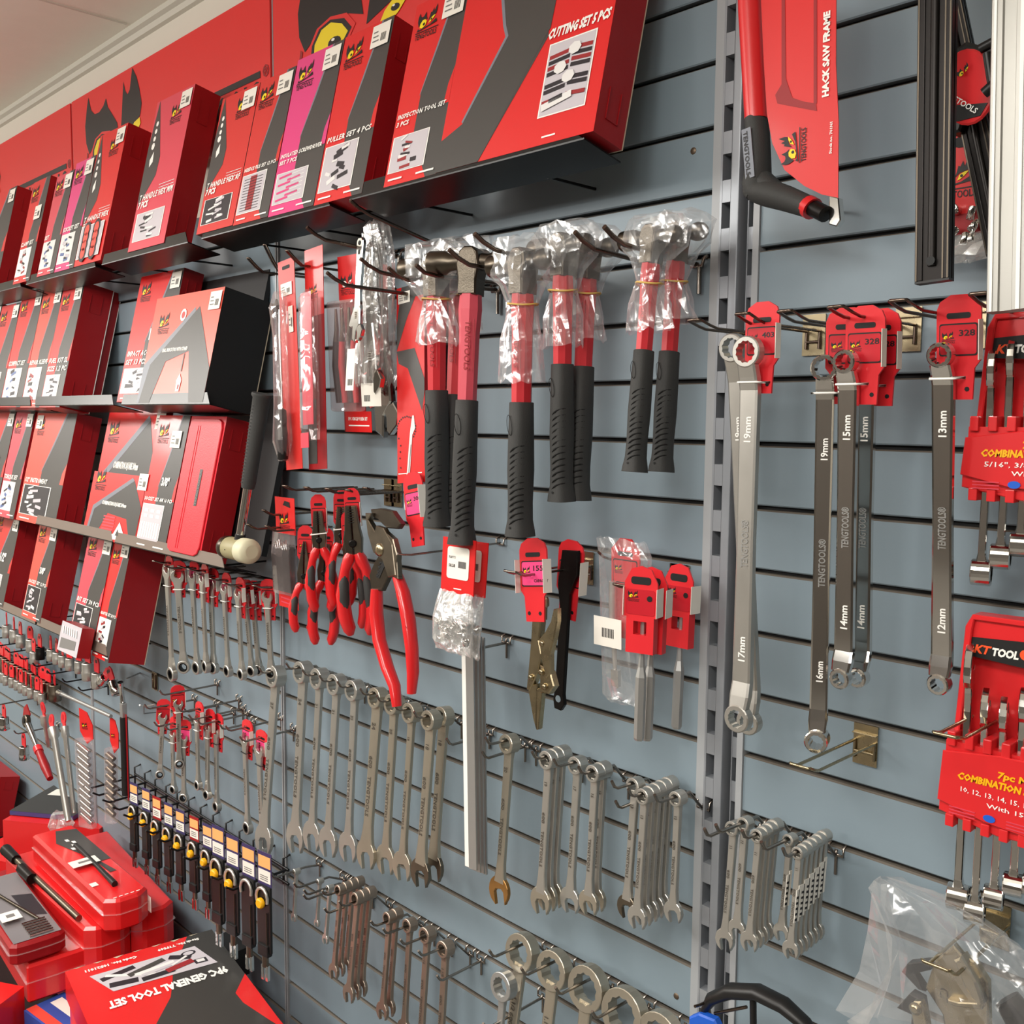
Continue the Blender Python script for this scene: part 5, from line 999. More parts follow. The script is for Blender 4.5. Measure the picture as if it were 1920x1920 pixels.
# F clamp bars
def ibar(p1, p2, d, w, t, label, d2=None, name='clamp_bar', extra=None):
    M, L = hang(p1, p2, d, d2); o = thing(name, label, 'clamp', M); b = B()
    b.prism([(-w/2, -t/2), (w/2, -t/2), (w/2, -t*.12), (w*.22, -t*.12), (w*.22, t*.12), (w/2, t*.12), (w/2, t/2), (-w/2, t/2), (-w/2, t*.12), (-w*.22, t*.12), (-w*.22, -t*.12), (-w/2, -t*.12)], L+.15, 'blacksteel', fr((0, 0, -L), (1, 0, 0), (0, 1, 0)), 0)
    b.box((-w/2, -t/2-.0015, -L), (-w*.28, -t/2, .15), 'blacksteel', bev=.0006); b.box((w*.28, -t/2-.0015, -L), (w/2, -t/2, .15), 'blacksteel', bev=.0006); b.tube([(0, -t/2, -L+.012), (0, -t/2, .15)], w*.13, 'blacksteel', 10); b.box((-w*.47, -t/2-.002, -L), (-w*.43, -t/2-.0015, .15), 'gun'); b.box((w*.30, -t/2-.002, -L), (w*.34, -t/2-.0015, .15), 'gun'); b.box((w*.44, -t/2-.002, -L), (w*.48, -t/2-.0015, .15), 'gun')  # thin lighter strips are highlights along the bar, put in as colour
    b.box((-w/2, -t/2-.001, -L-.002), (w/2, t/2, -L), 'black_plastic'); b.lathe([(.004, 0), (.004, .002)], 'dark', FRONT(0, -t/2-.002, -L+.016), 12); b.obj('steel_bar', o); return o, M, L
ibar((1759, -10), (1752, 526), .150, .030, .010, 'black steel clamp bar hanging straight down left of the clamp head', d2=.155)
o, M, L = ibar((1776, -20), (1878, 470), .085, .024, .009, 'black ratchet clamp with a red oval badge and a slanting bar', d2=.085, name='ratchet_clamp')
inv2 = M.inverted()
def K(px, py, d=.105): return inv2 @ at(px, py, d)
def kp(*ps): return [(K(*p).x, K(*p).z) for p in ps]
b = B(); b.prism(kp((1772, 130), (1790, 95), (1812, 78), (1840, 86), (1870, 60), (1885, 30), (1905, 20), (1960, 10), (1960, 90), (1900, 130), (1870, 170), (1830, 200), (1790, 210), (1770, 190)), .030, 'black_plastic', FRONT(0, -.004, 0), -.010, bev=.004); b.obj('clamp_body', o)
b = B(True); b.tube([K(1838, 92, .125), K(1875, 72, .125), (K(1920, 30, .125))], .0045, 'black_plastic', 8); b.tube([K(1845, 175, .125), K(1885, 140, .125), K(1935, 100, .125)], .005, 'black_plastic', 8); b.tube([K(1850, 100, .125), K(1860, 165, .125)], .0035, 'black_plastic', 8); b.obj('trigger_ribs', o)
b = B(); cen = K(1800, 155, .128); b.prism([(cen.x+.0235*math.cos(a), cen.z+.034*math.sin(a)) for a in [2*math.pi*i/24 for i in range(24)]], .004, 'plastic_red', FRONT(0, -.030, 0), -.006, bev=.0015); b.prism([(cen.x+x, cen.z+z) for x, z in ((-.021, -.008), (.014, -.022), (.006, -.030), (-.014, -.026))], .0006, 'black_plastic', FRONT(0, -.030, 0), -.0018)
b.text('TENGTOOLS', fr((cen.x-.022, -.0300, cen.z+.004), (.6, 0, -.75), (.75, 0, .6)), 0, 0, .0065, 'white', w=.040, n=.001); logo(b, fr((cen.x-.004, -.0295, cen.z+.006), (1, 0, .2), (0, 0, 1)), 0, 0, .014, n=.001, txt=False); b.obj('badge', o)
b = B(); b.prism(kp((1862, -10), (1925, -30), (1925, 8), (1880, 30), (1868, 18)), .030, 'plastic_red', FRONT(0, -.004, 0), -.010, bev=.003); b.obj('red_pad', o)
b = B(); b.prism(kp((1772, 222), (1790, 210), (1800, 225), (1794, 244), (1778, 248)), .02, 'black_plastic', FRONT(), -.006, bev=.002); b.obj('locking_knob', o)
# bagged parts pack behind the clamp
M, L = hang((1822, 215), (1820, 490), .045); o = thing('parts_pack', 'clear bag of small metal parts under a red printed card, behind the clamp bars', 'pack', M)
b = B(); b.box((-.038, 0, -.090), (.040, .001, .02), 'red'); b.box((-.038, -.0002, -.110), (.040, .001, -.090), 'side_red'); b.poly([(.01, -.09), (.040, -.09), (.040, .0), (.030, -.01)], 'blade', FRONT(), .0006); logo(b, FRONT(), -.034, -.072, .040); b.prism(rrect(-.016, -.028, .002, -.018, .004, 2), .0004, 'dark', FRONT(), .0004); b.obj('header_card', o)
q = B(); crumple(q, [(-.108, .038, .004, 0, -.003), (-.13, .040, .014, 0, -.008), (-L*.88, .036, .014, 0, -.008), (-L, .038, .003, 0, -.004)], 'bag_dense', 20, .14, 61); q.obj('plastic_bag', o)
rnd = random.Random(9)
for k in range(14): q = B(True); q.lathe([(.004, -.006), (.004, .006), (.002, .006), (.002, -.006)], 'chrome', T(rnd.uniform(-.03, .03), rnd.uniform(-.012, -.004), -L+.014+rnd.uniform(0, .05), rnd.uniform(0, 3), rnd.uniform(0, 3), 0), 10); q.obj('metal_part', o)
# white rail
M, L = hang((1905, -40), (1893, 584), .175, .180); b = B(); b.prism([(-.016, -.006), (-.014, -.010), (-.006, -.010), (-.005, -.008), (.004, -.008), (.005, -.010), (.015, -.010), (.017, -.006), (.017, .008), (-.016, .008)], L+.1, 'alu_white', fr((0, 0, -L), (1, 0, 0), (0, 1, 0)), 0); b.box((-.012, -.0112, -L), (-.010, -.010, .1), 'white'); b.box((.008, -.0112, -L), (.011, -.010, .1), 'white')
tag(b.obj('aluminium_rail', None, M), 'white aluminium rail cut by the right edge, in front of the clamp head', 'rail')
# spanner racks
def rack(tl, clip, bot, d, label, title, sizes, seed, heads, wid=.15, bars=7, drop=()):
    Pt, Pc, Pb = at(*tl, d), at(*clip, d), at(*bot, d); x0 = Pc.x; zc = Pc.z; zt = Pt.z; zb = Pb.z
    o = thing('spanner_rack', label, 'spanner rack', T(x0, -d, zc)); H_ = zt-zc; Lw = zb-zc; x1 = wid
    b = B(); F = FRONT()
    b.prism([(.010, H_-.012), (.016, H_), (x1-.006, H_+.002), (x1, H_-.01), (x1, .0), (0.004, 0)], .003, 'plastic_red', FRONT(0, .024, 0), 0)
    b.prism([(.010, H_-.012), (.004, 0), (.009, 0), (.0165, H_-.014), (.018, H_-.005), (x1, H_-.004), (x1, H_+.002), (.016, H_)], .018, 'plastic_red', FRONT(0, .024, 0), .003, bev=.001)
    b.prism([(.012, H_-.040), (.013, H_-.004), (x1, H_-.004), (x1, H_-.034), (x1*.6, H_-.046)], .014, 'plastic_red', FRONT(0, .024, 0), .003, bev=.001)
    b.prism([(.0, 0), (.0, -.012), (x1*.5, -.004), (x1, -.010), (x1, 0)], .026, 'plastic_red', FRONT(0, .024, 0), 0)
    b.prism([(-.001, -.010), (.05, -.003), (x1*.6, -.002), (x1, -.008), (x1, Lw+.012), (x1*.6, Lw+.004), (.04, Lw+.008), (-.004, Lw+.018)], .003, 'plastic_red', FRONT(0, -.004, 0), 0, bev=.0008)
    b.prism([(-.004, Lw+.020), (.05, Lw+.010), (x1, Lw+.012), (x1, Lw), (.05, Lw-.004), (-.004, Lw+.006)], .024, 'plastic_red', FRONT(0, .022, 0), 0, bev=.001)
    for i in range(bars+1): b.box((.002+i*.0165, -.006, -.004), (.010+i*.0165, .022, .010), 'plastic_red', bev=.0012); b.box((.004+i*.0165, -.006, Lw-.006), (.012+i*.0165, .020, Lw+.006), 'plastic_red', bev=.001)
    b.obj('rack_body', o)
    q = B(); f = FRONT(0, .0065, 0); q.prism([(.013, H_-.040), (.0135, H_-.022), (x1, H_-.014), (x1, H_-.036), (x1*.6, H_-.045)], .0006, 'dark', f, 0)
    q.text('KT', f, .018, H_-.036, .011, 'tagor', bold=.04, sh=.3, n=.001, w=.014); q.text('TOOL', f, .034, H_-.036, .010, 'white', bold=.05, sh=.15, n=.001, w=.024); q.prism([(.064+x, H_-.031+z) for x, z in arc(0, 0, .005, 0, 360, 14)[:-1]], .0004, 'tagor', f, .0008)
    q.obj('name_plate', o); q = B()
    f = FRONT(0, -.0072, 0); hh = -Lw
    q.text(title[0], f, .050, -hh*.30, .0085, 'amber', bold=.04, sh=.15, n=.0006, w=title[3]); q.text(title[1], f, .014, -hh*.43, .0090, 'amber', bold=.05, sh=.15, n=.0006, w=.098); q.text(sizes, f, .018, -hh*.58, .0065, 'white', n=.0006, w=.090, bold=.01); q.text(title[2], f, .042, -hh*.70, .0060, 'white', n=.0006, w=.05, bold=.01)
    q.prism([(.045+x*1.6, -hh*.83+z) for x, z in arc(0, 0, .0035, 0, 360, 12)[:-1]], .0003, 'blue', f, .0004)
    for k_ in range(3): q.box((.008, -.0076, -hh*.80-.003*k_), (.032, -.0072, -hh*.80-.003*k_-.0010), 'rose'); q.box((.060, -.0076, -hh*.80-.003*k_), (.095, -.0072, -hh*.80-.003*k_-.0010), 'rose')
    q.obj('printed_label', o)
    for i in range(bars):
        up, dn = heads[i]; Ls = up+dn+hh; mb = spanner_mesh(Ls, 'chrome', .75, None, False, R=.0085+.0006*(bars-i) if not drop else .0095)
        mo = mb.obj('combination_spanner', None, T(x0+.014+.0165*i, -d+.010, zc-hh-dn, math.pi, 0, math.pi/2+.25)); tag(mo, ('%s spanner in the '+('upper' if seed == 1 else 'lower')+' red spanner rack, counted from the left') % ('first', 'second', 'third', 'fourth', 'fifth', 'sixth', 'seventh')[i], 'spanner', 'chrome spanners in the %s rack' % ('upper' if seed == 1 else 'lower'))
rack((1832, 590), (1818, 800), (1812, 925), .075, 'upper red plastic rack of imperial combination spanners at the right edge', ('7pc SAE', 'COMBINATION SPANNERS', 'With 15° lift', .045), '5/16", 3/8", 1/2", 9/16"', 1, [(.072, .075), (.080, .058), (.066, .045), (.06, .035), (.055, .03), (.05, .03), (.05, .03)])
rack((1800, 1150), (1776, 1385), (1768, 1530), .085, 'lower red plastic rack of metric combination spanners at the right edge', ('7pc METRIC', 'COMBINATION SPANNERS', 'With 15° lift', .055), '10, 12, 13, 14, 15, 17 & 19mm', 2, [(.095, .080), (.055, .088), (.050, .068), (.062, .050), (.050, .045), (.045, .045), (.045, .045)])
P = at(1762, 1190, .150); loop_hook(P.x+.011, gz(10)-.006, .155, 'wire loop hook through the slot of the lower red spanner rack', 'rack hooks', m='nickel', w=.022, up=.004, plate=False)
# welding clamp, lower right
M = T(*at(1850, 1780, .10)); o = thing('welding_clamp', 'brass-coloured locking clamp hanging in the lower right corner', 'clamp', M); iv = M.inverted()
def W2(*ps): return [((iv @ at(px, py, .10)).x, (iv @ at(px, py, .10)).z) for px, py in ps]
b = B(); b.prism(W2((1738, 1850), (1755, 1800), (1790, 1770), (1805, 1788), (1830, 1800), (1855, 1840), (1858, 1960), (1780, 1960), (1770, 1900)), .010, 'nickel', FRONT(), -.006, bev=.0015)
b.prism(W2((1800, 1790), (1812, 1784), (1842, 1830), (1856, 1870), (1850, 1880), (1822, 1842)), .020, 'nickel', FRONT(), -.004, bev=.002); b.prism(W2((1786, 1865), (1805, 1870), (1850, 1872), (1850, 1884), (1800, 1878), (1786, 1872)), .014, 'nickel', FRONT(), -.002, bev=.001)
z_ = W2((1764, 1848))[0]; b.text('CP', fr((z_[0], -.005, z_[1]), (0, 0, -1), (1, 0, 0)), 0, 0, .012, 'nickel', n=.001); b.obj('jaw_plate', o)
b = B(); b.prism(W2((1722, 1875), (1728, 1864), (1742, 1864), (1750, 1880), (1766, 1960), (1735, 1960), (1730, 1920)), .009, 'nickel', FRONT(0, -.010, 0), 0, bev=.0015); c = W2((1733, 1876))[0]; b.lathe([(.006, 0), (.006, .002), (.003, .004)], 'nickel', FRONT(0, -.019, 0) @ Matrix.Translation((c[0], c[1], 0)), 14); b.obj('lever', o)
b = B(); b.prism(W2((1683, 1828), (1695, 1812), (1735, 1808), (1738, 1825), (1706, 1832), (1728, 1866), (1715, 1862)), .012, 'blacksteel', FRONT(0, .02, 0), 0, bev=.001); b.prism(W2((1676, 1895), (1700, 1868), (1722, 1880), (1735, 1960), (1700, 1960), (1704, 1908)), .014, 'blacksteel', FRONT(0, .02, 0), 0, bev=.001); b.obj('rear_jaws', o)
q = B(); crumple(q, [(.034, .004, .004, -.10, 0), (.026, .04, .014, -.07, .010), (.010, .07, .024, -.045, .01), (-.03, .09, .03, -.02, .01), (-.08, .12, .035, .0, .01), (-.13, .13, .035, .0, .01)], 'bag', 24, .2, 71); q.obj('plastic_bag', o)
b = B(True); c = W2((1880, 1880))[0]; b.tube([(c[0], .01, c[1]), (c[0]+.02, .01, c[1]-.02), (c[0]+.03, .01, c[1]-.07)], [.012, .017, .016], 'blacksteel', 12); b.obj('grip', o)
# bow-shaped black handle at the bottom
M = T(*at(1400, 1900, .09)); o = thing('strap_tool', 'black curved handle tool with a blue part at the bottom edge', 'tool', M); iv = M.inverted()
def W3(*ps, d=.09): return [tuple(iv @ at(px, py, d)) for px, py in ps]
b = B(True); b.tube(W3((1314, 1905), (1335, 1872), (1370, 1858), (1420, 1860), (1470, 1885), (1510, 1920), (1530, 1950)), [.004, .0105, .0125, .0125, .0120, .010, .008], 'black_plastic', 14, flat=.7); b.obj('curved_handle', o)
b = B(True); b.tube(W3((1412, 1870), (1413, 1950)), .004, 'black_plastic', 8); b.tube(W3((1340, 1900), (1400, 1888)), .002, 'wire_brown', 6); b.obj('crossbar', o)
b = B(); b.prism([(x, z) for x, y, z in W3((1301, 1955), (1302, 1900), (1320, 1893), (1350, 1905), (1375, 1955))], .012, 'blue', FRONT(), 0, bev=.002); b.obj('blue_cover', o)
rod((1303, 1887), .115, gz(19)+.01, 'brown hook carrying the black curved handle tool', up=.004, group=None)
# ------------------------------------------------------------------ left bay: mallet, boards
leanbox((328, 736), (462, 738), (364, 530), .010, 'thin black backing board leaning behind the dial indicator box', 'cardblack', d0=.056, art=lambda b, F, w, h: None, side='cardblack', stick=False, name='backing_board', cat='board', tabs=False, ext=0)
leanbox((428, 1030), (490, 1046), (478, 742), .012, 'tall black backing board leaning behind the mallet handle', 'cardblack', d0=.085, art=lambda b, F, w, h: None, side='cardblack', stick=False, name='backing_board', cat='board', tabs=False, ext=0)
P = at(447, 1030, .150); Q = at(492, 738, .128); o = thing('mallet', 'olive headed mallet with chrome neck and black grip, head down on the shelf end', 'mallet', T(*P)); v = Q-P; n_ = v.normalized(); xx = Vector((1, 0, 0)); L = v.length
Fh = fr((-.050, 0, 0), (0, 1, 0), (0, 0, 1))
b = B(True); b.lathe([(.019, .016), (.0205, .018), (.0205, .064), (.0195, .068)], 'mallet', Fh, 24); b.lathe([(.0012, .0), (.0012, .0005)], 'dark', fr((-.012, -.0206, 0), (1, 0, 0), (0, 0, 1)), 6); b.obj('head', o)
b = B(True); b.lathe([(.017, 0), (.0205, .003), (.0215, .010), (.0212, .018)], 'bronze_lid', Fh, 24); b.obj('rear_face', o)
b = B(True); b.lathe([(.0208, .064), (.0228, .068), (.0228, .090), (.0205, .096), (.012, .0985)], 'nylon', Fh, 28); b.obj('nylon_face', o)
def along(f): return tuple(n_*(L*f))
b = B(True); b.tube([along(.02), along(.10)], [.011, .0095], 'black_plastic', 12); b.obj('collar', o)
b = B(True); b.tube([along(.09), along(.42)], [.0082, .0082], 'chrome', 14); b.obj('neck', o)
b = B(True); b.tube([along(.40), along(.43), along(.60), along(.85), along(.97), along(.985), along(1.0)], [.0115, .0130, .0135, .0150, .0158, .0190, .0185], 'rubber', 16)
for i in range(24):
    c = n_*(L*(.44+.021*i)); off = n_.cross(Vector((0, 1, 0))).normalized()
    for s_ in (-.003, .002): b.lathe([(.0010, 0), (.0010, .0004)], 'dark', FRONT(c.x+s_*off.x*0+s_, c.y-.0142-.002*i/24, c.z), 6)
b.obj('grip', o)
# ------------------------------------------------------------------ tagged ratchet spanners
def ratchet_mesh(L, m='satin'):
    b = B(); R = .062*L+.002; Ro = .075*L+.001; w = .030*L+.001; t = .007+.004*L*2
    annulus(b, R, R*.70, t*1.35, m, FRONT(0, 0, -L), pts12=False, bev=.001)
    ring = lambda z, a, h: [(-a, -h*.7, z), (-a*.8, -h, z), (a*.8, -h, z), (a, -h*.7, z), (a, h*.7, z), (a*.8, h, z), (-a*.8, h, z), (-a, h*.7, z)]
    b.loft([ring(-Ro*.5, w*1.6, t*.36), ring(-Ro*1.2, w*1.2, t*.38), ring(-Ro*2, w, t*.38), ring(-L+R*2.4, w*.95, t*.36), ring(-L+R*1.5, w*1.25, t*.5), ring(-L+R*.8, w*1.4, t*.55)], m, False)
    b.prism([(x, -y) for x, y in jaw_pts(Ro, Ro*.95)], t*.75, m, fr((0, 0, 0), (1, 0, 0), (0, 0, 1)), -t*.37, bev=.0007)
    f = fr((w*.4, -t*.40, -L*.32), (0, 0, -1), (1, 0, 0)); b.text('TENGTOOLS', f, 0, -w*.9, w, 'engrave', w=L*.3, n=.0005)
    q = B(); annulus(q, R*.72, R*.52, t*1.2, 'blacksteel', FRONT(0, 0, -L), bev=.0006); return b, q, w, t, Ro
def ratchet_spanner(p1, p2, d, label, group, ty='red', spin=0.0, tagw=.034, d2=None, tdy=0, tie='white', tagoff=.018):
    M, L = hang(p1, p2, d, d2, spin); o = thing('ratchet_spanner', label, 'spanner', M, group); b, q, w, t, Ro = ratchet_mesh(L)
    b.obj('spanner_body', o); q.obj('ratchet_insert', o)
    g = B(); tag_card(g, tagw, .080, ty, None, FRONT(tdy, t*.5+.003, tagoff)); g.obj('hang_tag', o)
    g = B(); g.box((tdy+tagw*.52, -.001, tagoff-.030), (tdy+tagw*.52+.0006, .007, tagoff-.002), 'label'); g.obj('price_sticker', o)
    g = B(True); g.tube([(-w*1.5, -t*.5, -Ro*1.7), (w*1.5, -t*.5, -Ro*1.7), (w*1.9, t*.6, -Ro*1.7), (-w*1.9, t*.6, -Ro*1.7)], .0010, tie, 5, closed=True); g.obj('cable_tie', o)
    return o
ug = 'tagged ratchet spanners of the upper left cluster'; lg = 'tagged ratchet spanners of the lower left cluster'
for i, (p1, p2, d, ty, lb) in enumerate((((313, 1072), (323, 1264), .105, 'red', 'leftmost and largest ratchet spanner of the upper cluster'), ((333, 1082), (345, 1250), .095, 'red', 'second ratchet spanner of the upper cluster, seen edge-on'), ((360, 1082), (370, 1252), .080, 'pink', 'third ratchet spanner of the upper cluster'), ((379, 1088), (387, 1250), .100, 'pink', 'fourth ratchet spanner of the upper cluster, ring facing out'), ((395, 1097), (401, 1252), .085, 'pink', 'fifth ratchet spanner of the upper cluster, beside the fourth'), ((420, 1106), (428, 1258), .085, 'pink', 'lone ratchet spanner with a pink tag in the middle of the upper cluster'), ((446, 1116), (454, 1264), .100, 'red', 'seventh ratchet spanner, front of the bunch of three'), ((460, 1120), (473, 1258), .080, 'red', 'eighth ratchet spanner, middle of the bunch of three'), ((474, 1122), (486, 1256), .062, 'red', 'ninth ratchet spanner, rear of the bunch of three'), ((501, 1120), (509, 1262), .075, 'red', 'rightmost ratchet spanner of the upper cluster, beside the bay joint'))):
    ratchet_spanner(p1, p2, d, lb, ug, ty, spin=(.0, .7, .1, -.1, .2, 0, 0, .2, .3, .5)[i]); P = at(*p1, d)
    loop_hook(P.x, P.z+.040, d+.03, 'thin wire hook through the tag of the '+lb.split(',')[0].split(' in the')[0].split(' with')[0].replace('leftmost and largest', 'largest'), 'thin wire hooks of the upper left cluster', m='wire', w=.008, up=.006, plate=False, fwd=.02)
for i, (p1, p2, d, ty, lb) in enumerate((((305, 1345), (300, 1452), .080, 'red', 'thinnest ratchet spanner of the lower cluster, seen edge-on'), ((323, 1378), (326, 1480), .080, 'red', 'second ratchet spanner of the lower cluster'), ((334, 1320), (336, 1432), .095, 'plain', 'small ratchet spanner on a narrow edge-on tag, hung highest of the lower cluster'), ((344, 1385), (345, 1496), .085, 'pink', 'ratchet spanner with a pink tag in the lower cluster'), ((369, 1352), (372, 1472), .100, 'red', 'front ratchet spanner of the bunch under the wide red tags, lower cluster'), ((389, 1366), (389, 1490), .085, 'red', 'middle ratchet spanner of the bunch under the wide red tags, lower cluster'), ((405, 1375), (407, 1512), .075, 'red', 'right ratchet spanner of the bunch under the wide red tags, black tie'), ((459, 1388), (465, 1552), .085, 'pink', 'ratchet spanner on the double pink tag, left of the long spanner'), ((486, 1408), (493, 1596), .080, 'pink', 'ratchet spanner half hidden behind the long spanner, lower cluster'))):
    ratchet_spanner(p1, p2, d, lb, lg, ty, spin=(1.0, .2, 1.2, .6, 0, .1, 0, 0, 0)[i], tagw=(.030, .032, .03, .030, .034, .034, .036, .040, .044)[i], tie='dark' if i in (6, 7, 8) else 'white', tagoff=.024); P = at(*p1, d)
    single_hook(P.x, P.z+.036, d+.035, 'wire hook through the tag of the '+lb.split(',')[0].split(' with')[0].split(' on ')[0].split(' of the bunch')[0], 'wire hooks of the lower left cluster')
for i, px in enumerate(((408, 1310), (440, 1325), (478, 1345))): wall_hook(at(*px, 0).x, 15, .075, 'empty wire hook in the lower left row, '+('left', 'middle', 'right')[i]+' of three', group='empty hooks of the lower left row')
# ------------------------------------------------------------------ sockets at the far left
def socket(M, label, s=1.0, group='sockets on red clips', m='satin', long=1.0, tagm='tag_red'):
    o = thing('socket', label, 'socket', M, group); b = B(True); Z = fr((0, 0, 0), (1, 0, 0), (0, 1, 0))
    r = .011*s; h = .030*s*long; b.lathe([(r*.6, 0), (r*.92, .0005), (r*.95, -.002), (r*.95, -h*.45), (r, -h*.5), (r, -h+.001), (r*.9, -h), (r*.7, -h), (r*.7, -h+.006)], m, Z, 14, cap=False); b.obj('socket_body', o)
    g = B(); F = FRONT(0, 0, 0); g.prism([(-.011*s, .002), (-.012*s, .028), (-.006*s, .040), (.006*s, .040), (.012*s, .028), (.011*s, .002)], .003, tagm, F, -.0015); g.prism(rrect(-.004*s, .026, .004*s, .034, .002, 2), .0034, 'dark', F, -.0017); g.obj('hang_tag', o); return o
sp = []; rnd = random.Random(4)
def srow(p0, p1, n, d, k, label, group, **kw):
    proto = None; A_, C_ = at(*p0, d), at(*p1, d)
    for i in range(n):
        f = i/(n-1); P = A_.lerp(C_, f); M = T(P.x, P.y+rnd.uniform(-.004, .004), P.z, 0, 0, rnd.uniform(-.3, .3))
        if proto is None: proto = socket(M, label, group=group, **kw)
        else: dup(proto, M, None, group)
srow((14, 1172), (55, 1199), 4, .055, 16, 'bright socket on a red clip in the upper socket row, left of the black socket', 'bright sockets of the upper row at the left edge', s=1.3)
socket(T(*at(64, 1222, .055)), 'bright socket just left of the black one in the upper socket row', 1.2, 'bright sockets by the black one'); socket(T(*at(75, 1214, .050)), 'black impact socket in the upper socket row', 1.2, 'black socket', m='blacksteel')
srow((94, 1218), (146, 1240), 5, .055, 16, 'satin deep socket on a red clip below the clear bit set', 'deep sockets below the clear bit set', s=1.1)
srow((4, 1262), (78, 1300), 9, .070, 17, 'small bright socket under the crowded red clips at the left edge', 'sockets under the crowded red clips', s=1.0)
srow((-10, 1222), (100, 1284), 15, .045, 16, 'red hang clip with a small socket in the crowded lower socket row', 'crowded red clips', s=1.6, m='dull_steel')
for i in range(9):
    x = at(-6+24*i, 1205, 0).x if i < 9 else 0
    single_hook(at(0, 1245, 0).x+.115*i, gz(16)-.004, .075, 'short wire hook between the crowded socket clips at the left', 'short hooks of the lower socket row', m='wire_black')
b = B(True); b.tube([at(112, 1299, .12), at(208, 1343, .12)], .0045, 'alu', 12); b.tube([at(109, 1297.5, .12), at(116, 1301, .12)], .0065, 'chrome', 12); tag(b.obj('chrome_bar'), 'long thin chrome bar held level in front of the hooks at the left', 'bar')
# adapters and universal joints
for i, (px, s_, lb) in enumerate((((165, 1243), 1.5, 'red carded adapter left of the chrome joints'), ((182, 1262), 1.3, 'satin adapter socket under the bit set shelf'), ((196, 1270), 1.1, 'small chrome universal joint left of the flex handle'), ((212, 1278), 1.2, 'chrome universal joint beside the flex handle'))):
    socket(T(*at(*px, .08), 0, (0, 0, .9, -.7)[i]), lb, s_, 'adapters near the flex handle', m='chrome' if i > 1 else 'satin', tagm='tag_dark')
o = thing('flex_handle', 'flex head breaker bar with a long black grip beside the wire rack', 'tool', T(*at(232, 1345, .10))); b = B(True); b.tube([(0, 0, .0), (.001, 0, -.19)], [.009, .0095], 'black_plastic', 12); b.obj('grip', o)
b = B(); b.box((-.009, -.006, 0), (.007, .006, .035), 'alu', bev=.002); b.tube([(-.002, 0, .035), (-.010, 0, .062), (-.004, -.004, .085)], [.006, .005, .007], 'chrome', 10); b.obj('flex_head', o)
b = B(); b.box((.009, 0, -.20), (.016, .001, .01), 'side_red'); b.obj('card', o)
# hooks and wire frame right of the adapters
wire([at(238, 1272, .09), at(262, 1262, .02), at(262, 1262, .0)], 'thin grey wire prong crossing behind the adapters', .0018, 'wire'); 
o = thing('hook_plate', 'small empty hook plate on the slatwall beside the lowest shelf', 'plate', T(*at(291, 1277, .002))); b = B(); b.box((-.014, -.002, -.022), (.014, 0, .022), 'nickel'); b.tube([(-.009, -.003, .018), (-.009, -.003, -.018), (.009, -.003, -.018), (.009, -.003, .018)], .002, 'wire_brown', 6); b.obj('back_plate', o)
b = B(True); pts = [at(262, 1322, .10), at(272, 1325, .08), at(290, 1321, .10)]; b.tube(pts, .0022, 'alu', 6); b.tube([at(270, 1324, .09), at(270, 1338, .07), at(300, 1335, .0)], .0016, 'wire', 6); tag(b.obj('wire_hook'), 'small bright T-ended hook left of the thinnest ratchet spanner', 'hook')
# ratchets, extension bars, blister strips
def carded_bar(p1, p2, d, r, label, m='satin', top=.03, d2=None):
    M, L = hang(p1, p2, d, d2); o = thing('extension_bar', label, 'extension bar', M, 'extension bars'); b = B(True)
    b.lathe([(r*1.5, 0), (r*1.5, -.025), (r, -.030), (r*.92, -L+.012), (r*.8, -L+.010), (r*.8, -L)], m, fr((0, 0, 0), (1, 0, 0), (0, 1, 0)), 14); b.obj('bar', o)
    g = B(); g.prism(arc(0, .022, .016, -60, 240, 12)+[(-.008, -.01), (.008, -.01)], .003, 'tag_red', FRONT(), -.0015); g.prism(arc(0, .024, .008, 0, 360, 10)[:-1], .0036, 'tag_dark', FRONT(), -.0018); g.obj('hang_tag', o)
carded_bar((99, 1365), (128, 1540), .150, .0085, 'thick satin extension bar with a red ring tag, left of its thinner neighbour', d2=.175)
carded_bar((121, 1362), (139, 1524), .140, .0065, 'thin satin extension bar with a red ring tag', d2=.155)
carded_bar((83, 1342), (92, 1400), .140, .0075, 'short extension bar behind the red handled ratchet')
M, L = hang((50, 1352), (94, 1460), .150, .165); o = thing('ratchet_wrench', 'chrome ratchet with a red handle hanging at the left', 'ratchet', M); b = B()
b.prism(arc(0, 0, .017, 20, 340, 14)+[(.008, -.02), (.005, -.05), (-.005, -.05), (-.010, -.02)][:2], .012, 'gun', FRONT(), -.006, bev=.0015) if 0 else b.prism([(.016*math.cos(a), .019*math.sin(a)) for a in [2*math.pi*i/18 for i in range(18)]], .013, 'gun', FRONT(), -.006, bev=.002)
b.lathe([(.007, 0), (.007, .001)], 'dark', FRONT(0, -.0072, .002), 12); b.lathe([(.003, 0), (.003, .001)], 'dark', FRONT(.002, -.0072, -.012), 8); b.tube([(0, 0, -.012), (0, 0, -L*.5)], [.009, .006], 'chrome', 10); b.obj('head', o)
b = B(True); b.tube([(0, 0, -L*.48), (0, 0, -L*.55), (0, 0, -L*.8), (0, 0, -L)], [.0105, .0095, .0115, .008], 'side_red', 12); b.tube([(0, 0, -L*.47), (0, 0, -L*.55)], [.0115, .0115], 'tag_red', 12); b.obj('grip', o)
q = B(); q.prism([(-.016, .01), (-.02, .05), (0, .06), (.018, .05), (.014, .01)], .003, 'side_red', FRONT(0, .01, 0), 0); q.obj('hang_tag', o)
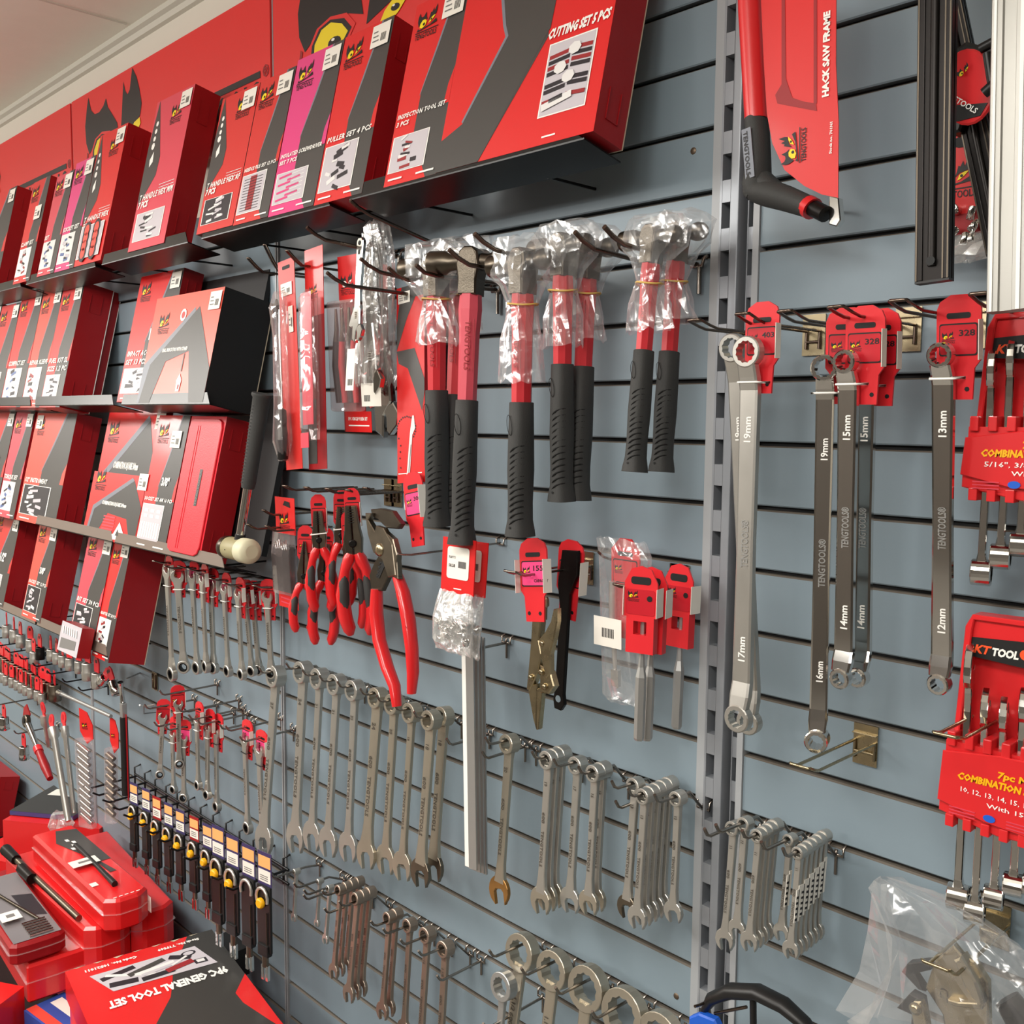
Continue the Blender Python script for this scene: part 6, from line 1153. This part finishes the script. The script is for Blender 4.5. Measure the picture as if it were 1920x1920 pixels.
for i, px in enumerate(((45, 1400), (8, 1345))): socket(T(*at(*px, .10)), ('small carded socket behind the red handled ratchet', 'carded socket at the left edge above the red boxes', 'lower carded socket at the left edge above the red boxes')[i], 1.3, 'carded sockets around the ratchet', m='chrome')
def strip(p1, p2, d, w, label, n, m='chrome', seed=1, sl=.6):
    M, L = hang(p1, p2, d, None, .35); o = thing('socket_strip', label, 'pack', M, 'clear blister strips'); b = B(); b.prism([(-w, -.03), (-w, .028), (w*.2, .020), (w, -.010), (w, -.045), (0, -.06)], .002, 'red', FRONT(), 0); logo(b, FRONT(0, -.002, 0), -w*.6, -.022, w*.9, n=.001); b.obj('header_card', o)
    q = B(); q.box((-w*1.1, -.020, -L), (w, -.001, -.045), 'blister', bev=.005); q.obj('blister', o)
    for i in range(n):
        z = -.060-(L-.075)*i/n; s = B(True); s.tube([(-w*.85, -.012, z), (w*.75, -.012, z-w*sl*1.3)], [.0065, .0065], m, 10); s.obj('socket_body', o)
    return o
strip((162, 1350), (172, 1548), .135, .022, 'clear blister strip of silver sockets stacked slantwise', 12)
strip((215, 1366), (216, 1540), .110, .014, 'narrow clear blister strip with silver bits, left of the black grip', 9, 'dull_steel')
for i, px in enumerate(((45, 1400), (8, 1345))):
    P = at(*px, .10); single_hook(P.x, P.z+.052, .12, ('short hook behind the red handled ratchet', 'short hook at the left edge above the red boxes')[i], 'hooks of the carded sockets')
# ------------------------------------------------------------------ black wire rack of carded folding tools
zr = gz(18)-.050
b = B(True); x0, x1 = at(250, 1455, .02).x, at(528, 1632, .02).x
for dz in (0, -.030): b.tube([(x0, -.016, zr+dz), (x1+.02, -.016, zr+dz)], .003, 'wire_black', 6)
n = 12
for i in range(n+1):
    x = x0+(x1-x0)*i/n; b.tube([(x, .004, zr+.022), (x, -.016, zr+.018), (x, -.016, zr-.035)], .0024, 'wire_black', 5)
for (a_, c_) in ((-.05, -.02), (-.085, -.035)): b.tube([(x0, a_, zr-.0), (x1+.012, a_, zr-.0)], .0024, 'wire_black', 6)
rk = b.obj('wire_rack'); tag(rk, 'black wire rack with long prongs full of yellow-dotted black tools', 'wire rack')
for i in range(13):
    x = x0+.012+(x1-x0)*i/12; h = B(True); h.tube([(x, -.016, zr-.002), (x, -.135, zr-.004), (x, -.150, zr+.006)], .0026, 'wire_black', 6); h.obj('prong', rk)
proto = None
def folding(M, big, lab):
    s = 1.25 if big else 1.0; o = thing('carded_bit_holder', 'x', 'tool', M); b = B(); b.box((-.016*s, -.006, -.105*s), (.016*s, 0, .0), 'black_plastic', bev=.003); b.box((-.012*s, -.010, -.11*s), (.012*s, .002, -.092*s), 'black_plastic', bev=.002); b.tube([(.009*s, -.008, -.04*s), (.009*s, -.008, -.09*s)], .0015, 'gun', 6); b.obj('holder', o)
    q = B(); q.prism([(-.016*s, .0), (-.016*s, .052*s), (.016*s, .052*s), (.016*s, .0)], .001, lab[0], FRONT(0, -.001, 0), 0); q.box((-.014*s, -.0026, .006), (.014*s, -.002, .024*s), 'label'); q.box((-.014*s, -.0026, .028*s), (.014*s, -.002, .046*s), lab[1])
    for k in range(3): q.box((-.010*s, -.0030, .010+.004*k), (.008*s, -.0026, .0115+.004*k), 'grey_ink')
    q.obj('printed_card', o)
    h = B(True); h.tube([(.013*s*math.cos(a), -.009, -.018*s+.016*s*math.sin(a)) for a in [math.radians(-20+28*i) for i in range(9)]], .0026*s, 'steel', 6); h.obj('carry_ring', o)
    if lab[2]: h = B(True); h.lathe([(.008*s, -.004), (.0085*s, .001), (.006*s, .004)], 'amber', FRONT(-.002*s, -.012, -.026*s), 14); h.obj('yellow_button', o)
    h = B(True); h.tube([(0, -.003, -.105*s), (0, -.003, -.128*s)], .005*s, 'dull_steel', 8); h.box((-.008*s, -.006, -.150*s), (-.002*s, .0, -.126*s), 'chrome', None, .001); h.box((.002*s, -.006, -.150*s), (.008*s, .0, -.126*s), 'chrome', None, .001); h.obj('jaw', o); return o
mat('violet', (58, 50, 96), .4); mat('peach', (238, 178, 110), .45)
spots = [((253, 1513), 0, 1), ((276, 1525), 0, 1), ((296, 1541), 0, 1), ((318, 1554), 0, 1), ((340, 1567), 0, 1), ((366, 1581), 0, 1), ((391, 1596), 0, 1), ((411, 1612), 1, 1), ((438, 1631), 1, 1), ((468, 1650), 1, 0), ((498, 1665), 1, 1)]
protos = {}
for i, (px, bg, yl) in enumerate(spots):
    P = at(*px, .115); ca = (bg, yl, i % 3 == 2 and not bg); M = T(P.x, P.y, P.z+.006, 0, 0, .15)
    wd = ('first', 'second', 'third', 'fourth', 'fifth', 'sixth', 'seventh', 'eighth', 'ninth', 'tenth', 'last')[i]
    lb = '%s black carded tool on the wire rack from the left, %s' % (wd, ('large, ' if bg else 'small, ')+('yellow button' if yl else 'no yellow button'))
    if ca not in protos: protos[ca] = folding(M, bg, ('side_red' if ca[2] else 'violet', 'peach', yl)); protos[ca]['label'] = lb; protos[ca]['group'] = 'carded tools on the black wire rack'
    else: dup(protos[ca], M, lb, 'carded tools on the black wire rack')
# ------------------------------------------------------------------ clear bit set at the shelf end
leanbox((107, 1217), (143, 1228), (113, 1163), .030, 'small clear-fronted bit set box standing in front of the pink box', 'pic_grey', d0=.20, art=lambda b, F, w, h: [b.poly([(w*(.15+.11*i), h*.62), (w*(.2+.11*i), h*.62), (w*(.15+.11*i), h*.86), (w*(.1+.11*i), h*.86)], 'white', F, .002) for i in range(7)]+[b.poly([(w*.1, h*.1), (w*.85, h*.2), (w*.85, h*.5), (w*.1, h*.45)], 'grey_ink', F, .001)], side='side_red', stick=False, name='clear_bit_set', tabs=False, ext=.0)
# ------------------------------------------------------------------ deck and the boxes piled on it
b = B(); b.box((-4.6, -.62, .20), (-1.30, -.004, .225), 'shelf'); b.box((-4.6, -.60, .0), (-1.32, -.58, .20), 'upright'); b.box((-4.6, -.58, 0), (-4.57, -.004, .2), 'upright'); b.box((-1.35, -.58, 0), (-1.32, -.004, .2), 'upright')
tag(b.obj('base_shelf'), 'dark base shelf under the piled red packs at the foot of the slatwall', 'shelf')
def flatbox(c0, cu, cv, z, t, label, top='red', side='side_red', name='flat_box', cat='box', art=None, bev=0, chamf=0, group=None, wu=None, wv=None):
    "c0 corner, cu along u, cv along v: pixels on the top face at height z"
    O, U, V = atz(*c0, z), atz(*cu, z), atz(*cv, z); u = U-O; v = V-O; w, h = wu or u.length, wv or v.length
    F = fr(O, u, v); n = F.to_3x3() @ Vector((0, 0, 1))
    if n.z < 0: raise Exception('flip '+label)
    b = B(); I = Matrix.Identity(4)
    if chamf:
        pts = [(chamf, 0), (w-chamf, 0), (w, chamf), (w, h-chamf*.3), (w-chamf*.3, h), (chamf*.3, h), (0, h-chamf*.3), (0, chamf)]; b.prism(pts, t, side, I, -t, bev=.004); b.prism([(x*.97+w*.015, y*.98+h*.01) for x, y in pts], .0008, top, I, 0)
    else:
        b.box((0, 0, -t), (w, h, 0), side, I); b.poly([(0, 0), (w, 0), (w, h), (0, h)], top, I, .0004)
    if art: art(b, I, w, h)
    o = b.obj(name, None, F); return tag(o, label, cat, group), w, h
PU, PV = (.118, .329, .306, .114), (.824, .892, .215, .123)
TU, TV0, TV1, SU, SV0, SV1, SV2, SV3 = .385, .92, .15, .050, .88, .59, .45, .11
def gen2(b, I, w, h):
    "u runs away from the long printed edge, v towards the wall"
    b.poly([(0, h*.82), (0, h), (w, h), (w, h*.06), (w*.667, h*.352), (w*.497, h*.507), (w*.41, h*.55), (w*.30, h*.60)], 'blade_dk', I, .0006)
    b.poly([(w*.50, h), (w, h), (w, h*.98), (w*.90, h*.94), (w*.726, h*.875), (w*.632, h*.87)], 'red', I, .0009)
    b.prism([(w*PU[0], h*PV[0]), (w*PU[1], h*PV[1]), (w*PU[2], h*PV[2]), (w*PU[3], h*PV[3])], .0003, 'pic_grey', I, .0011)
    def Q(s_, t_): return (w*(PU[0]*(1-s_)*(1-t_)+PU[1]*(1-s_)*t_+PU[3]*s_*(1-t_)+PU[2]*s_*t_), h*(PV[0]*(1-s_)*(1-t_)+PV[1]*(1-s_)*t_+PV[3]*s_*(1-t_)+PV[2]*s_*t_))
    for i, (x0, y0, x1, y1, c, k) in enumerate(((.97, .35, .62, .15, 'pic_dark', .05), (.97, .7, .72, .78, 'pic_dark', .06), (.9, .2, .55, .75, 'pic_silver', .03), (.75, .5, .35, .2, 'blade', .05), (.7, .55, .3, .42, 'pic_silver', .035), (.66, .66, .25, .5, 'pic_grey', .03), (.70, .85, .38, .80, 'pic_dark', .05), (.45, .78, .16, .62, 'pic_red', .055), (.30, .2, .14, .45, 'pic_dark', .05), (.36, .60, .16, .35, 'pic_silver', .02))):
        (ax, ay), (bx, by) = Q(x0, y0), Q(x1, y1); d_ = math.hypot(bx-ax, by-ay); tx, ty = -(by-ay)/d_*h*k*.5, (bx-ax)/d_*h*k*.5
        b.poly([(ax-tx, ay-ty), (bx-tx, by-ty), (bx+tx, by+ty), (ax+tx, ay+ty)], c, I, .0016+.0001*i)
    cx, cy = Q(.12, .25); b.prism([(cx+x, cy+y*1.5) for x, y in arc(0, 0, h*.035, 0, 360, 10)[:-1]], .0003, 'pic_dark', I, .0015); b.prism([(cx+x, cy+y*1.5) for x, y in arc(0, 0, h*.024, 0, 360, 10)[:-1]], .0003, 'pic_grey', I, .0018)
    cx, cy = Q(.10, .70); b.prism([(cx+x, cy+y) for x, y in ((-.008, -.014), (.010, -.012), (.012, .012), (-.006, .012))], .0003, 'pic_dark', I, .0015); b.prism([(cx+x*.6, cy+y*.6) for x, y in ((-.008, -.014), (.010, -.012), (.012, .012), (-.006, .012))], .0003, 'pic_silver', I, .0018)
    def tx_(t, u_, v0, v1, hh): b.text(t, fr((w*u_, h*v0, 0), (0, -1, 0), (1, 0, 0)), 0, 0, hh, 'white', w=h*(v0-v1), bold=.05, n=.0018)
    tx_('9PC GENERAL TOOL SET', TU, TV0, TV1, .034); tx_('Stock No. TTP509', SU, SV0, SV1, .012); tx_('Code No. 10521011', SU, SV2, SV3, .012)
# corner order: c0 = front left, cu along the front (towards the lower right), cv towards the wall
def rectbox(c0, c1, z, w2, t, label, **kw):
    "top edge c0->c1 (pixels), box extends w2 metres to the right of that edge direction"
    O, U = atz(*c0, z), atz(*c1, z); v = U-O; h = v.length; vd = v.normalized(); u = Vector((vd.y, -vd.x, 0)); 
    F = Matrix(((u.x, vd.x, 0, O.x), (u.y, vd.y, 0, O.y), (0, 0, 1, z), (0, 0, 0, 1))); b = B(); I = Matrix.Identity(4); w = w2; chamf = kw.get('chamf', 0); top = kw.get('top', 'red'); side = kw.get('side', 'side_red')
    if chamf:
        pts = [(chamf, 0), (w-chamf, 0), (w, chamf), (w, h-chamf*.3), (w-chamf*.3, h), (chamf*.3, h), (0, h-chamf*.3), (0, chamf)]; b.prism(pts, t, side, I, -t, bev=.005); b.prism([(x*.95+w*.025, y*.98+h*.01) for x, y in pts], .0008, top, I, 0)
    else:
        b.box((0, 0, -t), (w, h, 0), side, I); b.poly([(0, 0), (w, 0), (w, h), (0, h)], top, I, .0004)
    if kw.get('art'): kw['art'](b, I, w, h)
    o = b.obj(kw.get('name', 'flat_box'), None, F); tag(o, label, kw.get('cat', 'box'), kw.get('group')); return o, w, h, F
mat('blade_dk', (56, 54, 52), .4); mat('blue_box', (50, 80, 160), .4)
mat('pack_red', (222, 34, 36), .30, coat=.5)
o, w, h, F = rectbox((122, 1822), (397, 1743), .50, .410, .055, 'worn red and black box lettered 9PC GENERAL TOOL SET, front of the pile', art=gen2, side='pack_red', name='boxed_tool_set')
q = B(); R_ = fr((0, h*.3, 0), (0, -1, 0), (0, 0, 1)); q.box((0, -.045, 0), (.05, -.012, .0006), 'label', R_); q.box((.004, -.040, .0006), (.040, -.018, .0010), 'grey_ink', R_); q.obj('price_sticker', o)
q = B()
for i in range(7): q.poly([(0.0+.0005, h*(.05+.13*i)), (.003+.002*(i % 3), h*(.07+.13*i)), (.0005, h*(.12+.13*i))], 'card', Matrix.Identity(4), .0012); q.poly([(w-.0005, h*(.05+.12*i)), (w-.004, h*(.08+.12*i)), (w-.0005, h*(.13+.12*i))], 'card', Matrix.Identity(4), .0012)
q.obj('worn_edges', o)
rectbox((130, 1860), (405, 1772), .440, .36, .10, 'plain red box underneath the 9PC general tool set box', side='pack_red')
# black bin behind
rectbox((395, 1758), (430, 1745), .47, .09, .06, 'small black tray between the general tool set box and the slatwall', top='black_plastic', side='black_plastic', name='black_tray', cat='tray')
# long clear packs: heads toward the camera right, bodies run left
def longpack(c_front_l, c_front_r, z, L, t, label, art=None, name='long_pack', group='long red moulded packs', top='pack_red', ch=.02):
    O, U = atz(*c_front_l, z), atz(*c_front_r, z); v = (U-O); w = v.length; vd = v.normalized(); ud = Vector((-vd.y, vd.x, 0)) if (-vd.y) < 0 else Vector((vd.y, -vd.x, 0))
    # local x: into the pack (away from the front end), local y: along the front edge
    X = ud; Y = vd
    if X.cross(Y).z < 0: O = U.copy(); Y = -Y
    F = Matrix(((X.x, Y.x, 0, O.x), (X.y, Y.y, 0, O.y), (0, 0, 1, z), (0, 0, 0, 1))); b = B(); I = Matrix.Identity(4)
    pts = [(ch*.2, ch), (ch, 0), (L, 0), (L, w), (ch, w), (ch*.2, w-ch), (0, w*.7), (0, w*.3)]
    b.prism(pts, t, top, I, -t, bev=.006); 
    if art: art(b, I, L, w)
    o = b.obj(name, None, F); tag(o, label, 'pack', group)
    q = B(); q.prism([(x*1.0-(.004 if x < .03 else 0), -.004 if y < w*.1 else (w+.004 if y > w*.9 else y)) for x, y in pts], .001, 'blister', I, -t*.45); q.obj('blister_flange', o); return o, L, w
def t1art(b, I, L, w):
    b.poly([(L*.45, w*.05), (L*.92, w*.05), (L*.96, w*.5), (L*.80, w*.75), (L*.5, w*.4), (L*.30, w*.35), (L*.30, w*.2), (L*.45, w*.3)][:8], 'blade', I, .0008)
    b.tube([(L*.70, w*.45, .004), (L*.40, w*.5, .006), (L*.14, w*.55, .006)], [.006, .005, .007], 'black_plastic', 8)
    for x, y in ((.74, .35), (.70, .42), (.66, .5), (.78, .45)): b.poly([(L*x, w*y), (L*(x+.03), w*y), (L*(x+.035), w*(y+.08)), (L*(x+.005), w*(y+.08))], 'white', I, .0016)
    for i in range(5): b.poly([(.012, w*(.2+.13*i)), (.015, w*(.2+.13*i)), (.015, w*(.28+.13*i)), (.012, w*(.28+.13*i))], 'white', I, .0012)
o, L, w = longpack((200, 1695), (283, 1668), .57, .47, .072, 'long red clear-topped tool pack lying on top of the pile', t1art)
q = B(); q.box((L*.42, w*.35, .008), (L*.50, w*.98, .0086), 'label'); q.box((L*.45, w*.45, .0086), (L*.47, w*.8, .009), 'grey_ink'); q.obj('price_sticker', o); q = B(); q.box((L*.20, w*.80, .001), (L*.24, w*.95, .0016), 'label'); q.obj('small_label', o)
q = B(); S_ = fr((L*.8, w if (o.matrix_world @ Vector((0, w, 0)) - Vector((0, 0, 0))).y < (o.matrix_world @ Vector((0, 0, 0))).y else 0, -.03), (-1, 0, 0), (0, 0, 1))
sy = w+.0012 if (o.matrix_world @ Vector((0, w, 0))).y < (o.matrix_world @ Vector((0, 0, 0))).y else -.0012
for i in range(14): q.box((L*(.12+.045*i), sy, -.030), (L*(.145+.045*i), sy*1.0+.0004, -.022), 'white'); q.box((L*(.10+.045*i), sy, -.046), (L*(.13+.045*i), sy+.0004, -.039), 'white')
q.box((.004, sy, -.055), (.026, sy+.0005, -.020), 'label'); q.obj('side_print', o)
longpack((163, 1747), (250, 1716), .495, .50, .10, 'left red moulded pack under the top one, with the lying bar on it')
longpack((250, 1716), (330, 1692), .495, .50, .10, 'right red moulded pack under the top one, next to the slatwall')
longpack((168, 1800), (330, 1735), .390, .60, .16, 'wide red pack at the bottom of the pile under the moulded packs', top='side_red')
b = B(True); A_, C_ = atz(148, 1722, .505), atz(18, 1600, .512); b.tube([A_, C_], .0075, 'dull_steel', 10); b.tube([C_+Vector((-.03, 0, 0)), C_+Vector((.05, 0, 0))], [.014, .012], 'blacksteel', 10); b.tube([atz(60, 1648, .51), atz(40, 1628, .512)], .013, 'blacksteel', 8); tag(b.obj('lying_bar'), 'grey-brown steel bar lying slantwise beside the top red pack', 'bar')
def greyart(b, I, L, w):
    b.poly([(.01, .008), (L, .008), (L, w-.008), (.01, w-.008)], 'case_grey', I, .0012)
    for i in range(6): b.tube([(.02+.012*i, w*.2, .004), (.02+.012*i, w*.62, .004)], .0035, 'chrome', 8)
    b.tube([(.08, w*.3, .004), (.30, w*.75, .004)], .004, 'gun', 8); b.poly([(.10, w*.1), (.22, w*.1), (.24, w*.45), (.12, w*.4)], 'pic_dark', I, .002)
mat('case_grey', (122, 116, 118), .25, coat=.6)
o, L, w = longpack((20, 1778), (125, 1745), .50, .36, .045, 'grey clear-lidded socket case on a red box at the left edge', greyart, name='clear_lidded_case', group='cases', top='side_red', ch=.012)
q = B(); q.box((.10, w*.55, .010), (.145, w*.92, .0106), 'label'); q.box((.115, w*.65, .0106), (.130, w*.8, .011), 'grey_ink'); q.obj('price_sticker', o)
longpack((50, 1812), (165, 1775), .450, .34, .085, 'plain red box right under the grey clear-lidded case', name='red_box', group='plain red boxes', ch=.003, top='pack_red')
longpack((-20, 1845), (50, 1885), .360, .30, .10, 'red box with a yellowed edge at the lower left corner', name='red_box', group='plain red boxes', ch=.003, top='pack_red') if 0 else None
rectbox((45, 1895), (120, 1860), .36, .16, .05, 'blue and white box wedged below the red boxes at the lower left', top='blue_box', side='blue_box', art=lambda b, I, w, h: [b.poly([(w*.1, h*.55), (w*.9, h*.55), (w*.9, h*.85), (w*.1, h*.85)], 'label', I, .001), b.poly([(0, h*.05), (w, h*.05), (w, h*.3), (0, h*.3)], 'orange_red', I, .001)], name='blue_box')
rectbox((-60, 1830), (45, 1850), .40, .26, .16, 'big red box filling the lower left corner', side='pack_red', name='red_box')
# navy tray and backdrop pieces further left
rectbox((18, 1520), (105, 1470), .47, .20, .012, 'navy blue open tray with a white label at the left', top='blade_dk', side='navy', name='navy_tray', cat='tray', art=lambda b, I, w, h: [b.poly([(w*.15, h*.6), (w*.5, h*.6), (w*.5, h*.82), (w*.15, h*.82)], 'label', I, .001)])
rectbox((5, 1538), (105, 1480), .455, .30, .10, 'long red box under the navy tray', side='pack_red', name='red_box')
rectbox((-60, 1600), (10, 1568), .33, .25, .10, 'large red box at the left edge under everything', side='pack_red', name='red_box')
leanbox((-90, 1490), (-22, 1505), (-50, 1400), .06, 'dark red upright box behind the navy tray at the left edge', 'side_red', d0=.12, stick=False, art=lambda b, F, w, h: None)
q = B(True); crumple(q, [(.0, .02, .02, 0, 0), (-.03, .04, .03, 0, 0), (-.06, .02, .02, 0, 0)], 'bag_dense', 14, .25, 90, cap=True, F=T(*atz(112, 1525, .50))); tag(q.obj('plastic_bag'), 'small crumpled clear bag lying on the navy tray', 'bag')
